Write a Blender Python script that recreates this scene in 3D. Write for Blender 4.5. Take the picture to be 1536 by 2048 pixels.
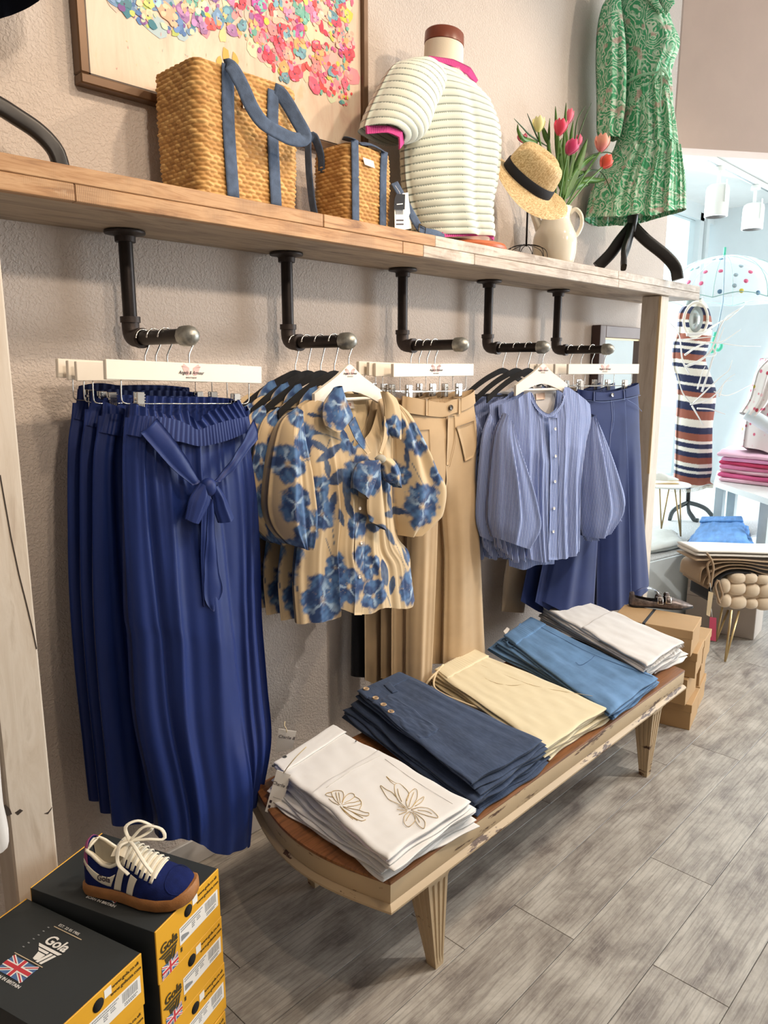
import bpy, bmesh, math, random
import numpy as np
from mathutils import Vector, Matrix
for _o in list(bpy.data.objects): bpy.data.objects.remove(_o)
scene = bpy.context.scene
col = scene.collection
random.seed(7); np.random.seed(7)
PI = math.pi

# ------------------------------------------------------------------ camera
F, CX, CY, YH, VPX = 1490., 768., 1024., 730., 2215.
_th = math.atan((CY - YH) / F)
_dx = np.array([VPX - CX, YH - CY, F]); _dx /= np.linalg.norm(_dx)
_dz = np.array([0, -math.cos(_th), -math.sin(_th)])
_dy = np.cross(_dz, _dx)
RC = np.stack([_dx, _dy, _dz], 1)
CAM = np.array([0., -1.767, 1.45])
cd = bpy.data.cameras.new('camera'); cam = bpy.data.objects.new('camera', cd); col.objects.link(cam)
cd.sensor_fit = 'VERTICAL'; cd.sensor_height = 24; cd.lens = F / 2048 * 24; cd.clip_start = .02; cd.clip_end = 200
_m = Matrix([[RC[0][i], -RC[1][i], -RC[2][i], CAM[i]] for i in range(3)] + [[0, 0, 0, 1]])
cam.matrix_world = _m
scene.camera = cam

# ------------------------------------------------------------------ world, lights, exposure
vs = scene.view_settings
vs.view_transform = 'Standard'; vs.look = 'None'; vs.gamma = 1.0; vs.use_curve_mapping = False
vs.exposure = -0.2
w = bpy.data.worlds.new('world'); scene.world = w; w.use_nodes = True
w.node_tree.nodes['Background'].inputs[0].default_value = (.80, .95, 1.0, 1)
w.node_tree.nodes['Background'].inputs[1].default_value = 1.75
def spot(loc, target, power, size=70, blend=.6, color=(1, .83, .64), rad=.05):
    l = bpy.data.lights.new('ceiling_spot_light', 'SPOT'); o = bpy.data.objects.new('ceiling_spot_light', l); col.objects.link(o)
    l.energy = power; l.spot_size = math.radians(size); l.spot_blend = blend; l.color = color; l.shadow_soft_size = rad
    o.location = loc
    o.rotation_euler = (Vector(target) - Vector(loc)).to_track_quat('-Z', 'Y').to_euler()
    return o
# shop track lights running along the wall, out of frame above the camera
WARM = (1, .79, .58)
spot((1.55, -1.75, 3.2), (.75, -.05, 1.75), 85, 80, color=WARM)
spot((2.75, -1.75, 3.2), (1.75, -.05, 1.7), 90, 80, color=WARM)
spot((4.1, -1.9, 3.2), (2.9, -.1, 1.6), 70, 80, color=(1, .86, .7))
spot((.75, -2.0, 3.2), (1.0, -.5, .9), 50, 75, color=WARM)
spot((1.9, -1.85, 3.2), (1.8, -.75, .4), 55, 75, color=(1, .86, .7))
spot((3.4, -2.4, 3.2), (2.6, -1.6, 0.0), 230, 80, color=(1, .95, .88))
for X_, T_ in ((.2, .7), (1.7, 1.6), (3.2, 2.6)): spot((X_, -3.8, 3.1), (T_, 0, 1.85), 235, 31, 1.0, color=(1, .84, .68), rad=.12)
# daylight: a fill at the bay window, and one added out of frame
def area(loc, target, power, sx, sy, color):
    l = bpy.data.lights.new('daylight_fill', 'AREA'); o = bpy.data.objects.new('daylight_fill', l); col.objects.link(o)
    l.shape = 'RECTANGLE'; l.size = sx; l.size_y = sy; l.energy = power; l.color = color
    o.location = loc; o.rotation_euler = (Vector(target) - Vector(loc)).to_track_quat('-Z', 'Y').to_euler()
    return o
area((5.6, .78, 1.6), (4.6, -2.5, .6), 85, 1.9, 2.0, (.86, .96, 1.0))
area((6.95, -3.2, 1.6), (2.6, -1.6, 0.), 260, 1.9, 2.4, (.88, .95, 1.0))  # added fill in an unseen opening, brightens the floor at the right
# ------------------------------------------------------------------ helpers
def ray(px, py): return RC.T @ np.array([(px - CX) / F, (py - CY) / F, 1.0])
def at(px, py, axis, val):
    d = ray(px, py); return CAM + d * ((val - CAM[axis]) / d[axis])
def at_y(px, py, y): return at(px, py, 1, y)
def at_z(px, py, z): return at(px, py, 2, z)
def at_x(px, py, x): return at(px, py, 0, x)
class Pl:
    """a vertical plane: hanging garments and standing figures are laid out in it, in metres"""
    def __init__(s, x, y, yaw=0):
        a = math.radians(yaw); s.o = np.array([x, y, 0.]); s.t = np.array([math.cos(a), math.sin(a), 0.]); s.n = np.array([math.sin(a), -math.cos(a), 0.])
    def uz(s, px, py):
        d = ray(px, py); p = CAM + d * (((s.o - CAM) @ s.n) / (d @ s.n)); return np.array([(p - s.o) @ s.t, p[2]])
    def w(s, u, z, v=0.):
        u = np.asarray(u, float); z = np.asarray(z, float); v = np.asarray(v, float) + 0 * u
        return s.o + u[..., None] * s.t + v[..., None] * s.n + z[..., None] * np.array([0, 0, 1.])
def zz(x0, y0, k):
    """a measuring frame: 'x,y x,y' pairs of an enlarged view -> picture points"""
    def f(st): return [(x0 + float(a.split(',')[0]) / k, y0 + float(a.split(',')[1]) / k) for a in st.split()]
    return f
PX = zz(0, 0, 1)

def srgb(h):
    if isinstance(h, str):
        h = h.lstrip('#'); c = [int(h[i:i + 2], 16) / 255 for i in (0, 2, 4)]
    else: c = h
    return tuple((x / 12.92 if x <= .04045 else ((x + .055) / 1.055) ** 2.4) for x in c)

ORG = {}
def _link(o, parent):
    col.objects.link(o)
    if parent is not None: o.parent = parent
def thing(name, label, cat, loc=(0, 0, 0), group=None, kind=None):
    o = bpy.data.objects.new(name, None); col.objects.link(o)
    o.empty_display_size = .05; o.location = Vector([float(x) for x in loc]); ORG[o.name] = np.array(loc, float)
    if kind: o['kind'] = kind
    if label: o['label'] = label
    if cat and not kind: o['category'] = cat
    if group: o['group'] = group
    return o
def tag(o, label, cat, group=None):
    o['label'] = label; o['category'] = cat
    if group: o['group'] = group
    return o
def mk(name, VF, mat, parent=None, smooth=True, uv=None, colr=None, label=None, kind=None, loc=None, auto=None):
    V, Fc = VF[0], VF[1]
    V = np.asarray(V, float)
    if parent is not None: off = ORG[parent.name]
    elif loc is not None: off = np.array(loc, float)
    else: off = np.array([V[:, 0].mean(), V[:, 1].mean(), V[:, 2].min()])
    me = bpy.data.meshes.new(name)
    me.from_pydata((V - off).tolist(), [], [list(map(int, f)) for f in Fc])
    me.materials.append(mat)
    if smooth:
        me.polygons.foreach_set('use_smooth', [True] * len(me.polygons))
        if auto is not None: me.set_sharp_from_angle(angle=math.radians(auto))
    if uv is not None:
        ul = me.uv_layers.new(name='UVMap'); idx = np.empty(len(me.loops), int); me.loops.foreach_get('vertex_index', idx)
        ul.data.foreach_set('uv', np.asarray(uv, float)[idx].ravel())
    if colr is not None:
        ca = me.color_attributes.new('Col', 'FLOAT_COLOR', 'POINT')
        c4 = np.ones((len(V), 4)); c4[:, :3] = colr; ca.data.foreach_set('color', c4.ravel())
    me.update()
    o = bpy.data.objects.new(name, me)
    _link(o, parent)
    if parent is None: o.location = Vector(off)
    ORG[o.name] = off
    if label: o['label'] = label
    if kind: o['kind'] = kind
    return o
def copy_tree(o, dloc=(0, 0, 0), parent=None, label=None, rot=0, skip=(), flat=None):
    c = o.copy(); col.objects.link(c)
    if parent is not None: c.parent = parent
    else:
        c.location = Vector(o.location) + Vector(dloc); c.rotation_euler[2] += rot
        if label: c['label'] = label
        if flat: c.scale = (1, flat, 1)
    ORG[c.name] = ORG[o.name] + np.array(dloc, float)
    for ch in list(o.children):
        if ch.name.split('.')[0] not in skip: copy_tree(ch, dloc, c)
    return c
# ---- shapes: each returns (verts, faces)
def join(*parts):
    V = []; Fc = []; n = 0
    for p in parts:
        v = np.asarray(p[0], float); V.append(v); Fc += [[i + n for i in f] for f in p[1]]; n += len(v)
    return np.concatenate(V), Fc
def move(p, t): return np.asarray(p[0], float) + np.asarray(t, float), p[1]
def rotz(p, deg, c=(0, 0, 0)):
    a = math.radians(deg); R = np.array([[math.cos(a), -math.sin(a), 0], [math.sin(a), math.cos(a), 0], [0, 0, 1]]); c = np.array(c, float)
    return (np.asarray(p[0]) - c) @ R.T + c, p[1]
def xf(p, M): return np.asarray(p[0]) @ np.array(M)[:3, :3].T + np.array(M)[:3, 3], p[1]
def frame(o, x, y, z): 
    M = np.eye(4); M[:3, 0] = x; M[:3, 1] = y; M[:3, 2] = z; M[:3, 3] = o; return M
_bc = {}
def box(c, s, bev=0.0, seg=1):
    k = (tuple(np.round(s, 5)), bev, seg)
    if k not in _bc:
        bm = bmesh.new(); bmesh.ops.create_cube(bm, size=1)
        for v in bm.verts: v.co = Vector((v.co.x * s[0], v.co.y * s[1], v.co.z * s[2]))
        if bev > 0: bmesh.ops.bevel(bm, geom=bm.edges[:], offset=bev, segments=seg, affect='EDGES', profile=.5)
        bm.verts.index_update()
        _bc[k] = (np.array([v.co[:] for v in bm.verts]), [[v.index for v in f.verts] for f in bm.faces]); bm.free()
    return _bc[k][0] + np.array(c, float), _bc[k][1]
def box2(x0, x1, y0, y1, z0, z1, bev=0): return box(((x0 + x1) / 2, (y0 + y1) / 2, (z0 + z1) / 2), (x1 - x0, y1 - y0, z1 - z0), bev)
def gridfaces(nu, nv, wrapu=False, flip=False, off=0):
    f = []
    for j in range(nv - 1):
        for i in range(nu if wrapu else nu - 1):
            a = j * nu + i; b = j * nu + (i + 1) % nu; q = [a + off, b + off, b + nu + off, a + nu + off]
            f.append(q[::-1] if flip else q)
    return f
def lathe(prof, n=32, c=(0, 0, 0), cap=True):
    prof = np.array(prof, float); a = np.linspace(0, 2 * PI, n, endpoint=False)
    V = np.stack([prof[:, 0:1] * np.cos(a), prof[:, 0:1] * np.sin(a), np.repeat(prof[:, 1:2], n, 1)], -1).reshape(-1, 3) + np.array(c, float)
    Fc = gridfaces(n, len(prof), True)
    if cap:
        Fc.append(list(range(n))[::-1]); Fc.append(list(range(n * (len(prof) - 1), n * len(prof))))
    return V, Fc
def cr(pts, n):
    """Catmull-Rom resampling by arc length"""
    P = np.array(pts, float)
    if len(P) == 2: return P[0] + (P[1] - P[0]) * np.linspace(0, 1, n)[:, None]
    Q = np.vstack([2 * P[0] - P[1], P, 2 * P[-1] - P[-2]]); out = []
    for i in range(1, len(Q) - 2):
        for t in np.linspace(0, 1, 12, endpoint=False):
            a, b, c, d = Q[i - 1:i + 3]
            out.append(.5 * (2 * b + (c - a) * t + (2 * a - 5 * b + 4 * c - d) * t * t + (3 * b - 3 * c + d - a) * t ** 3))
    out.append(P[-1]); O = np.array(out); d = np.r_[0, np.cumsum(np.linalg.norm(np.diff(O, axis=0), axis=1))]
    return np.stack([np.interp(np.linspace(0, d[-1], n), d, O[:, k]) for k in range(P.shape[1])], 1)
def tube(path, r, n=8, m=None, cap=True, flat=None, up=None):
    """sweep; r may be a list along the path; flat=(w,h) gives a strap section"""
    P = np.array(path, float)
    if m: P = cr(P, m)
    k = len(P); r = np.interp(np.linspace(0, 1, k), np.linspace(0, 1, len(r)), r) if hasattr(r, '__len__') else np.full(k, r)
    T = np.gradient(P, axis=0); T /= np.linalg.norm(T, axis=1)[:, None] + 1e-12
    N = np.array(up if up is not None else ([0, 0, 1.] if abs(T[0][2]) < .9 else [1., 0, 0]), float)
    V = []
    a = np.linspace(0, 2 * PI, n, endpoint=False)
    for i in range(k):
        if up is not None: N = np.array(up[i] if np.ndim(up) == 2 else up, float)
        N = N - T[i] * (N @ T[i]); N /= np.linalg.norm(N) + 1e-12; B = np.cross(T[i], N)
        if flat:
            ca, sa = np.cos(a + PI / n), np.sin(a + PI / n)
            ca = np.sign(ca) * np.abs(ca) ** .5; sa = np.sign(sa) * np.abs(sa) ** .5
            V.append(P[i] + np.outer(ca * flat[0] / 2, B) + np.outer(sa * flat[1] / 2, N))
        else: V.append(P[i] + r[i] * (np.outer(np.cos(a), B) + np.outer(np.sin(a), N)))
    Fc = gridfaces(n, k, True)
    if cap: Fc += [list(range(n))[::-1], list(range(n * (k - 1), n * k))]
    return np.concatenate(V), Fc
def ell(c, r, nu=16, nv=10):
    pr = [(math.sin(t), -math.cos(t)) for t in np.linspace(.02, PI - .02, nv)]
    V, Fc = lathe(pr, nu); return V * np.array(r) + np.array(c, float), Fc
def prism(pts, n, thick, o=None):
    """closed outline (k,3) extruded by thick along n"""
    P = np.array(pts, float); k = len(P); n = np.array(n, float)
    V = np.vstack([P, P + n * thick]); Fc = [list(range(k))[::-1], list(range(k, 2 * k))] + [[i, (i + 1) % k, (i + 1) % k + k, i + k] for i in range(k)]
    return V, Fc
def noise1(x, y, seed=0):
    """smooth pseudo noise, about -1..1"""
    r = np.random.RandomState(seed); o = 0
    for k in range(5):
        a, b, p = r.uniform(-1, 1, 3); o = o + np.sin((a * 1.7) * x * (1 + k * .6) + (b * 1.7) * y * (1 + k * .6) + p * 7) / (1 + k * .5)
    return o / 2.3
def folds(seed, n=6, amp=.012, w=(.03, .07), r0=0., drift=.08, gather=0, gn=22):
    """hanging drapery: soft ridges that fan out downwards; gather adds fine ones from the top"""
    r = np.random.RandomState(seed); C = []
    for i in range(n):
        c = (i + .5 + r.uniform(-.3, .3)) / n; C.append((c, c + r.uniform(-drift, drift), r.uniform(*w), amp * r.uniform(.5, 1.1) * (1 if i % 2 else -.7), r.uniform(0, .3)))
    G = [(r.uniform(0, 1), r.uniform(.008, .016), r.uniform(.4, 1), r.uniform(.1, .45)) for i in range(gn)] if gather else []
    def f(s, q):
        o = 0 * s
        for a, b, ww, A, d in C:
            o = o + A * np.exp(-((s - a - (b - a) * q) / ww) ** 2) * np.clip((q - r0) / (.25 + d), 0, 1)
        for a, ww, A, L in G: o = o + gather * A * np.exp(-((s - a) / (ww * (1 + 2 * q))) ** 2) * np.clip(1 - q / L, 0, 1)
        return o
    return f
def panel(pl, left, right, top=(), bottom=(), nu=48, nv=60, th=.03, vc=0., fold=None, foldb=None, pw=2.6, thf=None, back=True, shell=.0, px=True, sm=True):
    """a hanging piece of clothing from its outline: front and back cloth, closed at the side edges.
    left/right run downwards, top/bottom hold the points between them."""
    g = (lambda L: [pl.uz(*p) for p in L]) if px else (lambda L: [np.array(p, float) for p in L])
    L, R, T, B = g(left), g(right), g(top), g(bottom)
    f = cr if sm else (lambda p, n: np.stack([np.interp(np.linspace(0, 1, n), np.linspace(0, 1, len(p)), np.array(p)[:, k]) for k in (0, 1)], 1))
    L_, R_ = cr(L, nv), cr(R, nv); T_, B_ = cr([L[0]] + T + [R[0]], nu), cr([L[-1]] + B + [R[-1]], nu)
    s = np.linspace(0, 1, nu)[None, :]; q = np.linspace(0, 1, nv)[:, None]
    S = (1 - q)[..., None] * T_[None] + q[..., None] * B_[None] + (1 - s)[..., None] * L_[:, None] + s[..., None] * R_[:, None] \
        - ((1 - s) * (1 - q))[..., None] * T_[0] - (s * (1 - q))[..., None] * T_[-1] - ((1 - s) * q)[..., None] * B_[0] - (s * q)[..., None] * B_[-1]
    s = s + 0 * q; q = q + 0 * s
    pf = (1 - np.abs(2 * s - 1) ** pw) ** .5
    tt = th * (thf(q) if thf else 1)
    ed = np.clip(pf * 2.5, 0, 1)
    vf = vc + tt * pf + (fold(s, q) * ed if fold else 0)
    vb = vc - tt * pf + ((foldb or fold)(1 - s, q) * ed * .8 if (fold or foldb) else 0)
    vb = np.minimum(vb, vf - .0015)
    Vf = pl.w(S[..., 0], S[..., 1], vf).reshape(-1, 3); Vb = pl.w(S[..., 0], S[..., 1], vb).reshape(-1, 3)
    uv = S.reshape(-1, 2).copy(); uvb = uv.copy(); uv[:, 0] += .8 * (vf + 0 * s).reshape(-1); uvb[:, 0] += .8 * (vb + 0 * s).reshape(-1)
    n = nu * nv; Fc = gridfaces(nu, nv, flip=True)
    if not back: return (Vf, Fc), uv
    Fb = gridfaces(nu, nv, off=n)
    for j in range(nv - 1):
        a = j * nu; b = a + nu - 1
        Fb.append([a, a + nu, a + nu + n, a + n]); Fb.append([b, b + n, b + nu + n, b + nu])
    return (np.concatenate([Vf, Vb]), Fc + Fb), np.concatenate([uv, uvb])
def put(name, res, mat, parent, **k): return mk(name, res[0], mat, parent, uv=res[1], **k)
def text(s, size, mat, name, parent, o, x, y, shear=0., depth=.0004, align='CENTER', bold=0., sx=1., label=None):
    """flat print: lettering as thin mesh, x = reading direction, y = up, in metres"""
    cu = bpy.data.curves.new('txt', 'FONT'); cu.body = s; cu.size = size; cu.shear = shear; cu.align_x = align; cu.align_y = 'CENTER'; cu.offset = bold; cu.extrude = depth / 2; cu.resolution_u = 3
    ob = bpy.data.objects.new('txt', cu); col.objects.link(ob); bpy.context.view_layer.update()
    me = bpy.data.meshes.new_from_object(ob.evaluated_get(bpy.context.evaluated_depsgraph_get()))
    V = np.array([v.co[:] for v in me.vertices]).reshape(-1, 3); Fc = [list(p.vertices) for p in me.polygons]
    bpy.data.objects.remove(ob); bpy.data.curves.remove(cu); bpy.data.meshes.remove(me)
    if not len(V): return None
    x = np.array(x, float); x /= np.linalg.norm(x); y = np.array(y, float); y /= np.linalg.norm(y); z = np.cross(x, y)
    V[:, 0] *= sx
    return mk(name, xf((V, Fc), frame(np.array(o, float), x, y, z)), mat, parent, smooth=False, label=label)

# ------------------------------------------------------------------ materials
MATS = {}
class NT:
    def __init__(s, name):
        s.m = bpy.data.materials.new(name); s.m.use_nodes = True; s.t = s.m.node_tree; s.b = s.t.nodes['Principled BSDF']; s.tc = None
    def n(s, typ, **k):
        x = s.t.nodes.new('ShaderNode' + typ)
        for a, b in k.items():
            if hasattr(x, a): setattr(x, a, b)
            else: s.set(x, a, b)
        return x
    def set(s, x, name, val):
        i = x.inputs[int(name[1:])] if name[0] == '_' and name[1:].isdigit() else x.inputs[name.replace('_', ' ')]
        if hasattr(val, 'type') and hasattr(val, 'is_output'): s.t.links.new(val, i)
        elif isinstance(val, tuple) and len(val) == 3 and i.type == 'RGBA': i.default_value = (*val, 1)
        else: i.default_value = val
    def co(s, kind='Object', scale=(1, 1, 1), rot=(0, 0, 0)):
        tc = s.n('TexCoord'); mp = s.n('Mapping'); s.t.links.new(tc.outputs[kind], mp.inputs[0]); mp.inputs['Scale'].default_value = scale; mp.inputs['Rotation'].default_value = rot
        return mp.outputs[0]
    def noise(s, vec, scale, detail=3, rough=.55, dist=0.): return s.n('TexNoise', Vector=vec, Scale=scale, Detail=detail, Roughness=rough, Distortion=dist).outputs['Fac']
    def ramp(s, fac, stops, interp='LINEAR'):
        r = s.n('ValToRGB', _0=fac); r.color_ramp.interpolation = interp; e = r.color_ramp.elements
        while len(e) > len(stops): e.remove(e[-1])
        while len(e) < len(stops): e.new(.5)
        for i, (p, c) in enumerate(stops): e[i].position = p; e[i].color = (*c, 1) if len(c) == 3 else c
        return r.outputs[0]
    def mix(s, fac, a, b, mode='MIX'):
        x = s.n('Mix', data_type='RGBA', blend_type=mode)
        for i, v in ((0, fac), (6, a), (7, b)):
            if hasattr(v, 'is_output'): s.t.links.new(v, x.inputs[i])
            else: x.inputs[i].default_value = (*v, 1) if isinstance(v, tuple) and len(v) == 3 else v
        return x.outputs[2]
    def math(s, op, a, b=0.):
        x = s.n('Math', operation=op)
        for i, v in ((0, a), (1, b)):
            if hasattr(v, 'is_output'): s.t.links.new(v, x.inputs[i])
            else: x.inputs[i].default_value = v
        return x.outputs[0]
    def bump(s, h, strength=.3, dist=.002):
        b = s.n('Bump', Height=h, Strength=strength, Distance=dist); s.t.links.new(b.outputs[0], s.b.inputs['Normal'])
    def base(s, c): s.set(s.b, 'Base Color', c)
    def done(s, rough=.6, metal=0., **k):
        s.set(s.b, 'Roughness', rough); s.set(s.b, 'Metallic', metal)
        for a, v in k.items(): s.set(s.b, a, v)
        return s.m
def M(name, c, rough=.6, metal=0., var=.12, vs=6., bump=0., bs=150., coord='Object', sc=(1, 1, 1), **k):
    if name in MATS: return MATS[name]
    c = srgb(c); n = NT(name); v = n.co(coord, sc)
    f = n.noise(v, vs, 4)
    n.base(n.ramp(f, [(.3, tuple(max(0, x * (1 - var)) for x in c)), (.7, tuple(min(1, x * (1 + var)) for x in c))]))
    if bump: n.bump(n.noise(v, bs, 3), bump, .002)
    MATS[name] = n.done(rough, metal, **k); return MATS[name]
def m_plaster(name, c, strength=.55):
    n = NT(name); v = n.co('Object')
    f = n.noise(v, 2.2, 3); c = srgb(c)
    n.base(n.ramp(f, [(.35, tuple(x * .93 for x in c)), (.7, c)]))
    a = n.noise(v, 150, 2, .5, .4); b = n.noise(v, 60, 2)
    n.bump(n.math('ADD', n.ramp(a, [(.42, (0, 0, 0)), (.62, (1, 1, 1))]), n.math('MULTIPLY', b, .5)), strength, .0022)
    return n.done(.75)
WALL = m_plaster('plaster_greige', '#cfc2b8')
HEAD = M('painted_header', '#d6bcae', .7, var=.03, bump=.1, bs=60)
CEIL = M('white_ceiling', '#eef0ee', .8, var=.02)
WHITEW = M('white_wall', '#e4edf0', .7, var=.02)
BASEB = M('baseboard_paint', '#b9b2ab', .5, var=.04)
def m_floor():
    n = NT('grey_vinyl_plank'); v = n.co('Object', (1, 1, 1)); oi = n.n('ObjectInfo')
    add = n.n('VectorMath', operation='ADD', _0=v); cmb = n.n('CombineXYZ', X=n.math('MULTIPLY', oi.outputs['Random'], 37.), Y=n.math('MULTIPLY', oi.outputs['Random'], 91.)); n.t.links.new(cmb.outputs[0], add.inputs[1]); v = add.outputs[0]
    def sc(x, y):
        q = n.n('VectorMath', operation='MULTIPLY', _0=v); q.inputs[1].default_value = (x, y, 1); return q.outputs[0]
    bl = n.noise(sc(1, 2.0), 5, 8, .68, .3)
    gr = n.noise(sc(1.2, 16), 4, 7, .7, .8)
    fine = n.noise(sc(5, 130), 2.4, 3, .6)
    wv = n.n('TexWave', Vector=sc(.55, 6), Scale=3.2, Distortion=7., Detail=3., Detail_Scale=.8, bands_direction='Y').outputs['Fac']
    c = n.ramp(bl, [(.34, srgb('#7a716c')), (.46, srgb('#a0988f')), (.58, srgb('#b9b2a8')), (.72, srgb('#cdc7bd'))])
    c = n.mix(n.math('MULTIPLY', n.ramp(gr, [(.5, (0, 0, 0)), (.66, (1, 1, 1))]), .45), c, srgb('#665d59'))
    c = n.mix(n.math('MULTIPLY', n.ramp(wv, [(.0, (1, 1, 1)), (.13, (0, 0, 0))]), .30), c, srgb('#5d5450'))
    c = n.mix(n.math('MULTIPLY', n.ramp(fine, [(.5, (0, 0, 0)), (.62, (1, 1, 1))]), .22), c, srgb('#d0cac1'))
    rv = n.ramp(oi.outputs['Random'], [(0, (.86, .85, .84)), (1, (1.0, 1.0, 1.0))])
    n.base(n.mix(1., c, rv, 'MULTIPLY'))
    n.bump(n.math('ADD', gr, n.math('MULTIPLY', fine, .6)), .10, .002)
    return n.done(n.math('ADD', n.math('MULTIPLY', bl, .3), .26))
FLOOR = m_floor()
GAP = M('plank_joint_dark', '#4a4441', .8)
def m_wood(name, cols, sx=2., sy=26., axis='X', rough=.6, saw=0., patch=None, pf=(.5, .62), ps=3.):
    n = NT(name); v = n.co('Object'); oi = n.n('ObjectInfo')
    add = n.n('VectorMath', operation='ADD', _0=v); cmb = n.n('CombineXYZ', X=n.math('MULTIPLY', oi.outputs['Random'], 31.), Z=n.math('MULTIPLY', oi.outputs['Random'], 17.)); n.t.links.new(cmb.outputs[0], add.inputs[1]); v = add.outputs[0]
    s1 = n.n('VectorMath', operation='MULTIPLY', _0=v)
    s1.inputs[1].default_value = {'X': (sx, sy, sy), 'Y': (sy, sx, sy), 'Z': (sy, sy, sx)}[axis]
    g = n.noise(s1.outputs[0], 2.4, 6, .65, 1.)
    c = n.ramp(g, [(.28 + .44 * i / (len(cols) - 1), srgb(x)) for i, x in enumerate(cols)])
    if saw:
        wv = n.n('TexWave', Vector=v, Scale=85., Distortion=1.5, Detail=2., bands_direction='X').outputs['Fac']
        msk = n.ramp(n.noise(v, 7, 4), [(.47, (0, 0, 0)), (.6, (1, 1, 1))])
        c = n.mix(n.math('MULTIPLY', n.math('MULTIPLY', wv, msk), saw), c, srgb('#6d5544'))
    if patch:
        msk = n.ramp(n.noise(v, ps, 7, .72), [(pf[0], (0, 0, 0)), (pf[1], (1, 1, 1))]); c = n.mix(msk, c, srgb(patch))
    n.base(c); n.bump(g, .25, .002)
    return n.done(rough)
SHELFW = m_wood('reclaimed_board_warm', ['#7d583b', '#a97f57', '#bd9770', '#9f7550'], saw=.6, patch='#cdb99c', pf=(.62, .76))
SHELFG = m_wood('whitewashed_board', ['#857565', '#ab9c8c', '#c4b7aa', '#a08e80'], saw=.55, patch='#d8d0c6', pf=(.52, .68))
SHELFU = m_wood('shelf_underside_stain', ['#6e5f52', '#9a8874', '#b29f88', '#8b7663'], sx=1.5, sy=9)
POSTW = m_wood('whitewashed_post', ['#b9a896', '#cdbfae', '#d6cabb', '#c2b3a1'], axis='Z', sx=1.2, sy=10)
POSTE = m_wood('raw_pine_edge', ['#c9a77b', '#dcc196', '#cfae80'], axis='Z', sx=1, sy=14)
DARKCR = M('dark_crack', '#3d332c', .9)

def st(o, kind='structure'): o['kind'] = kind; return o
st(mk('wall_back', join(box2(-2.2, 4.0, 0, .14, 0, 3.45), box2(3.9, 4.0, .14, .86, 0, 3.45)), WALL, smooth=False))
st(mk('ceiling', box2(-2.2, 7.0, -4.3, .14, 3.45, 3.55), CEIL, smooth=False))
st(mk('wall_front', box2(-2.2, 7.0, -4.4, -4.3, 0, 3.45), WALL, smooth=False))
st(mk('wall_left', box2(-2.3, -2.2, -4.4, .14, 0, 3.45), WALL, smooth=False))
# angled header and display-bay shell
_d = np.array([.81, -.58]); _d /= np.linalg.norm(_d); _n2 = np.array([-_d[1], _d[0]])
_a = np.array([4.02, 0.0]); _b = _a + _d * 3.4
st(mk('wall_header', prism([[*_a, 2.55], [*_b, 2.55], [*_b, 3.5], [*_a, 3.5]], [_n2[0], _n2[1], 0], .12), HEAD, smooth=False))
st(mk('ceiling_bay', prism([[3.9, .14, 2.76], [3.9, 1.0, 2.76], [8.6, 1.0, 2.76], [8.6, -2.3, 2.76], [_b[0] + .1, _b[1] + .1, 2.76], [4.1, .1, 2.76]][::-1], (0, 0, 1), .06), CEIL, smooth=False))
st(mk('wall_right', box2(6.9, 7.0, -2.2, 1.0, 0, 2.8), WHITEW, smooth=False))
st(mk('baseboard_back', box2(-2.2, 4.0, -.014, 0, 0, .085, .003), BASEB, smooth=False))
# storefront window in the display bay
FRAMEM = M('white_window_frame', '#dfe8ea', .4, var=.02)
gl = NT('window_glass'); gl.set(gl.b, 'Transmission Weight', 1.0); gl.set(gl.b, 'IOR', 1.02); gl.base((.98, 1, 1)); GLASS = gl.done(.0)
win = thing('window_1', None, None, (5.4, .92, .42), kind='structure')
mk('pane', box2(4.02, 6.62, .90, .906, .5, 2.64), GLASS, win, smooth=False)
mk('window_frame', join(box2(4.0, 6.9, .86, .95, 2.64, 2.76), box2(4.0, 6.9, .86, .95, .42, .5), box2(6.6, 6.68, .86, .95, .42, 2.7), box2(4.0, 4.06, .86, .95, .42, 2.7)), FRAMEM, win, smooth=False)
mk('mullion', box2(6.70, 6.76, .84, .93, .42, 2.76), FRAMEM, win, smooth=False)
win_added = thing('added_window', None, None, (6.95, -3.25, 0), kind='structure')  # unseen window, added to dress the opening of the fill light
mk('window_frame', join(box2(6.97, 7.03, -4.3, -2.2, 2.75, 3.45), box2(6.97, 7.03, -4.3, -2.2, 0, .3), box2(6.97, 7.03, -4.3, -4.22, .3, 2.75), box2(6.97, 7.03, -2.28, -2.2, .3, 2.75), box2(6.98, 7.02, -3.28, -3.22, .3, 2.75)), FRAMEM, win_added, smooth=False)
# raised display platform
CARPET = M('speckled_display_carpet', '#b9bcbc', .95, var=.3, vs=160, bump=.3, bs=300)
_pf = [(3.74, -.13), (6.95, -.74)]
plat = thing('floor_platform', None, None, (5, 0, 0), kind='structure')
mk('platform_body', prism([[3.74, -.02, 0], [3.74, -.13, 0], [6.9, -.74, 0], [6.9, .95, 0], [4.0, .95, 0], [4.0, -.02, 0]], (0, 0, 1), .412), M('platform_white', '#dfeaf0', .5, var=.02), plat, smooth=False)
mk('platform_carpet', prism([[3.75, -.03, .412], [3.75, -.12, .412], [6.89, -.72, .412], [6.89, .94, .412], [4.02, .94, .412], [4.02, -.03, .412]], (0, 0, 1), .008), CARPET, plat, smooth=False)
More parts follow.
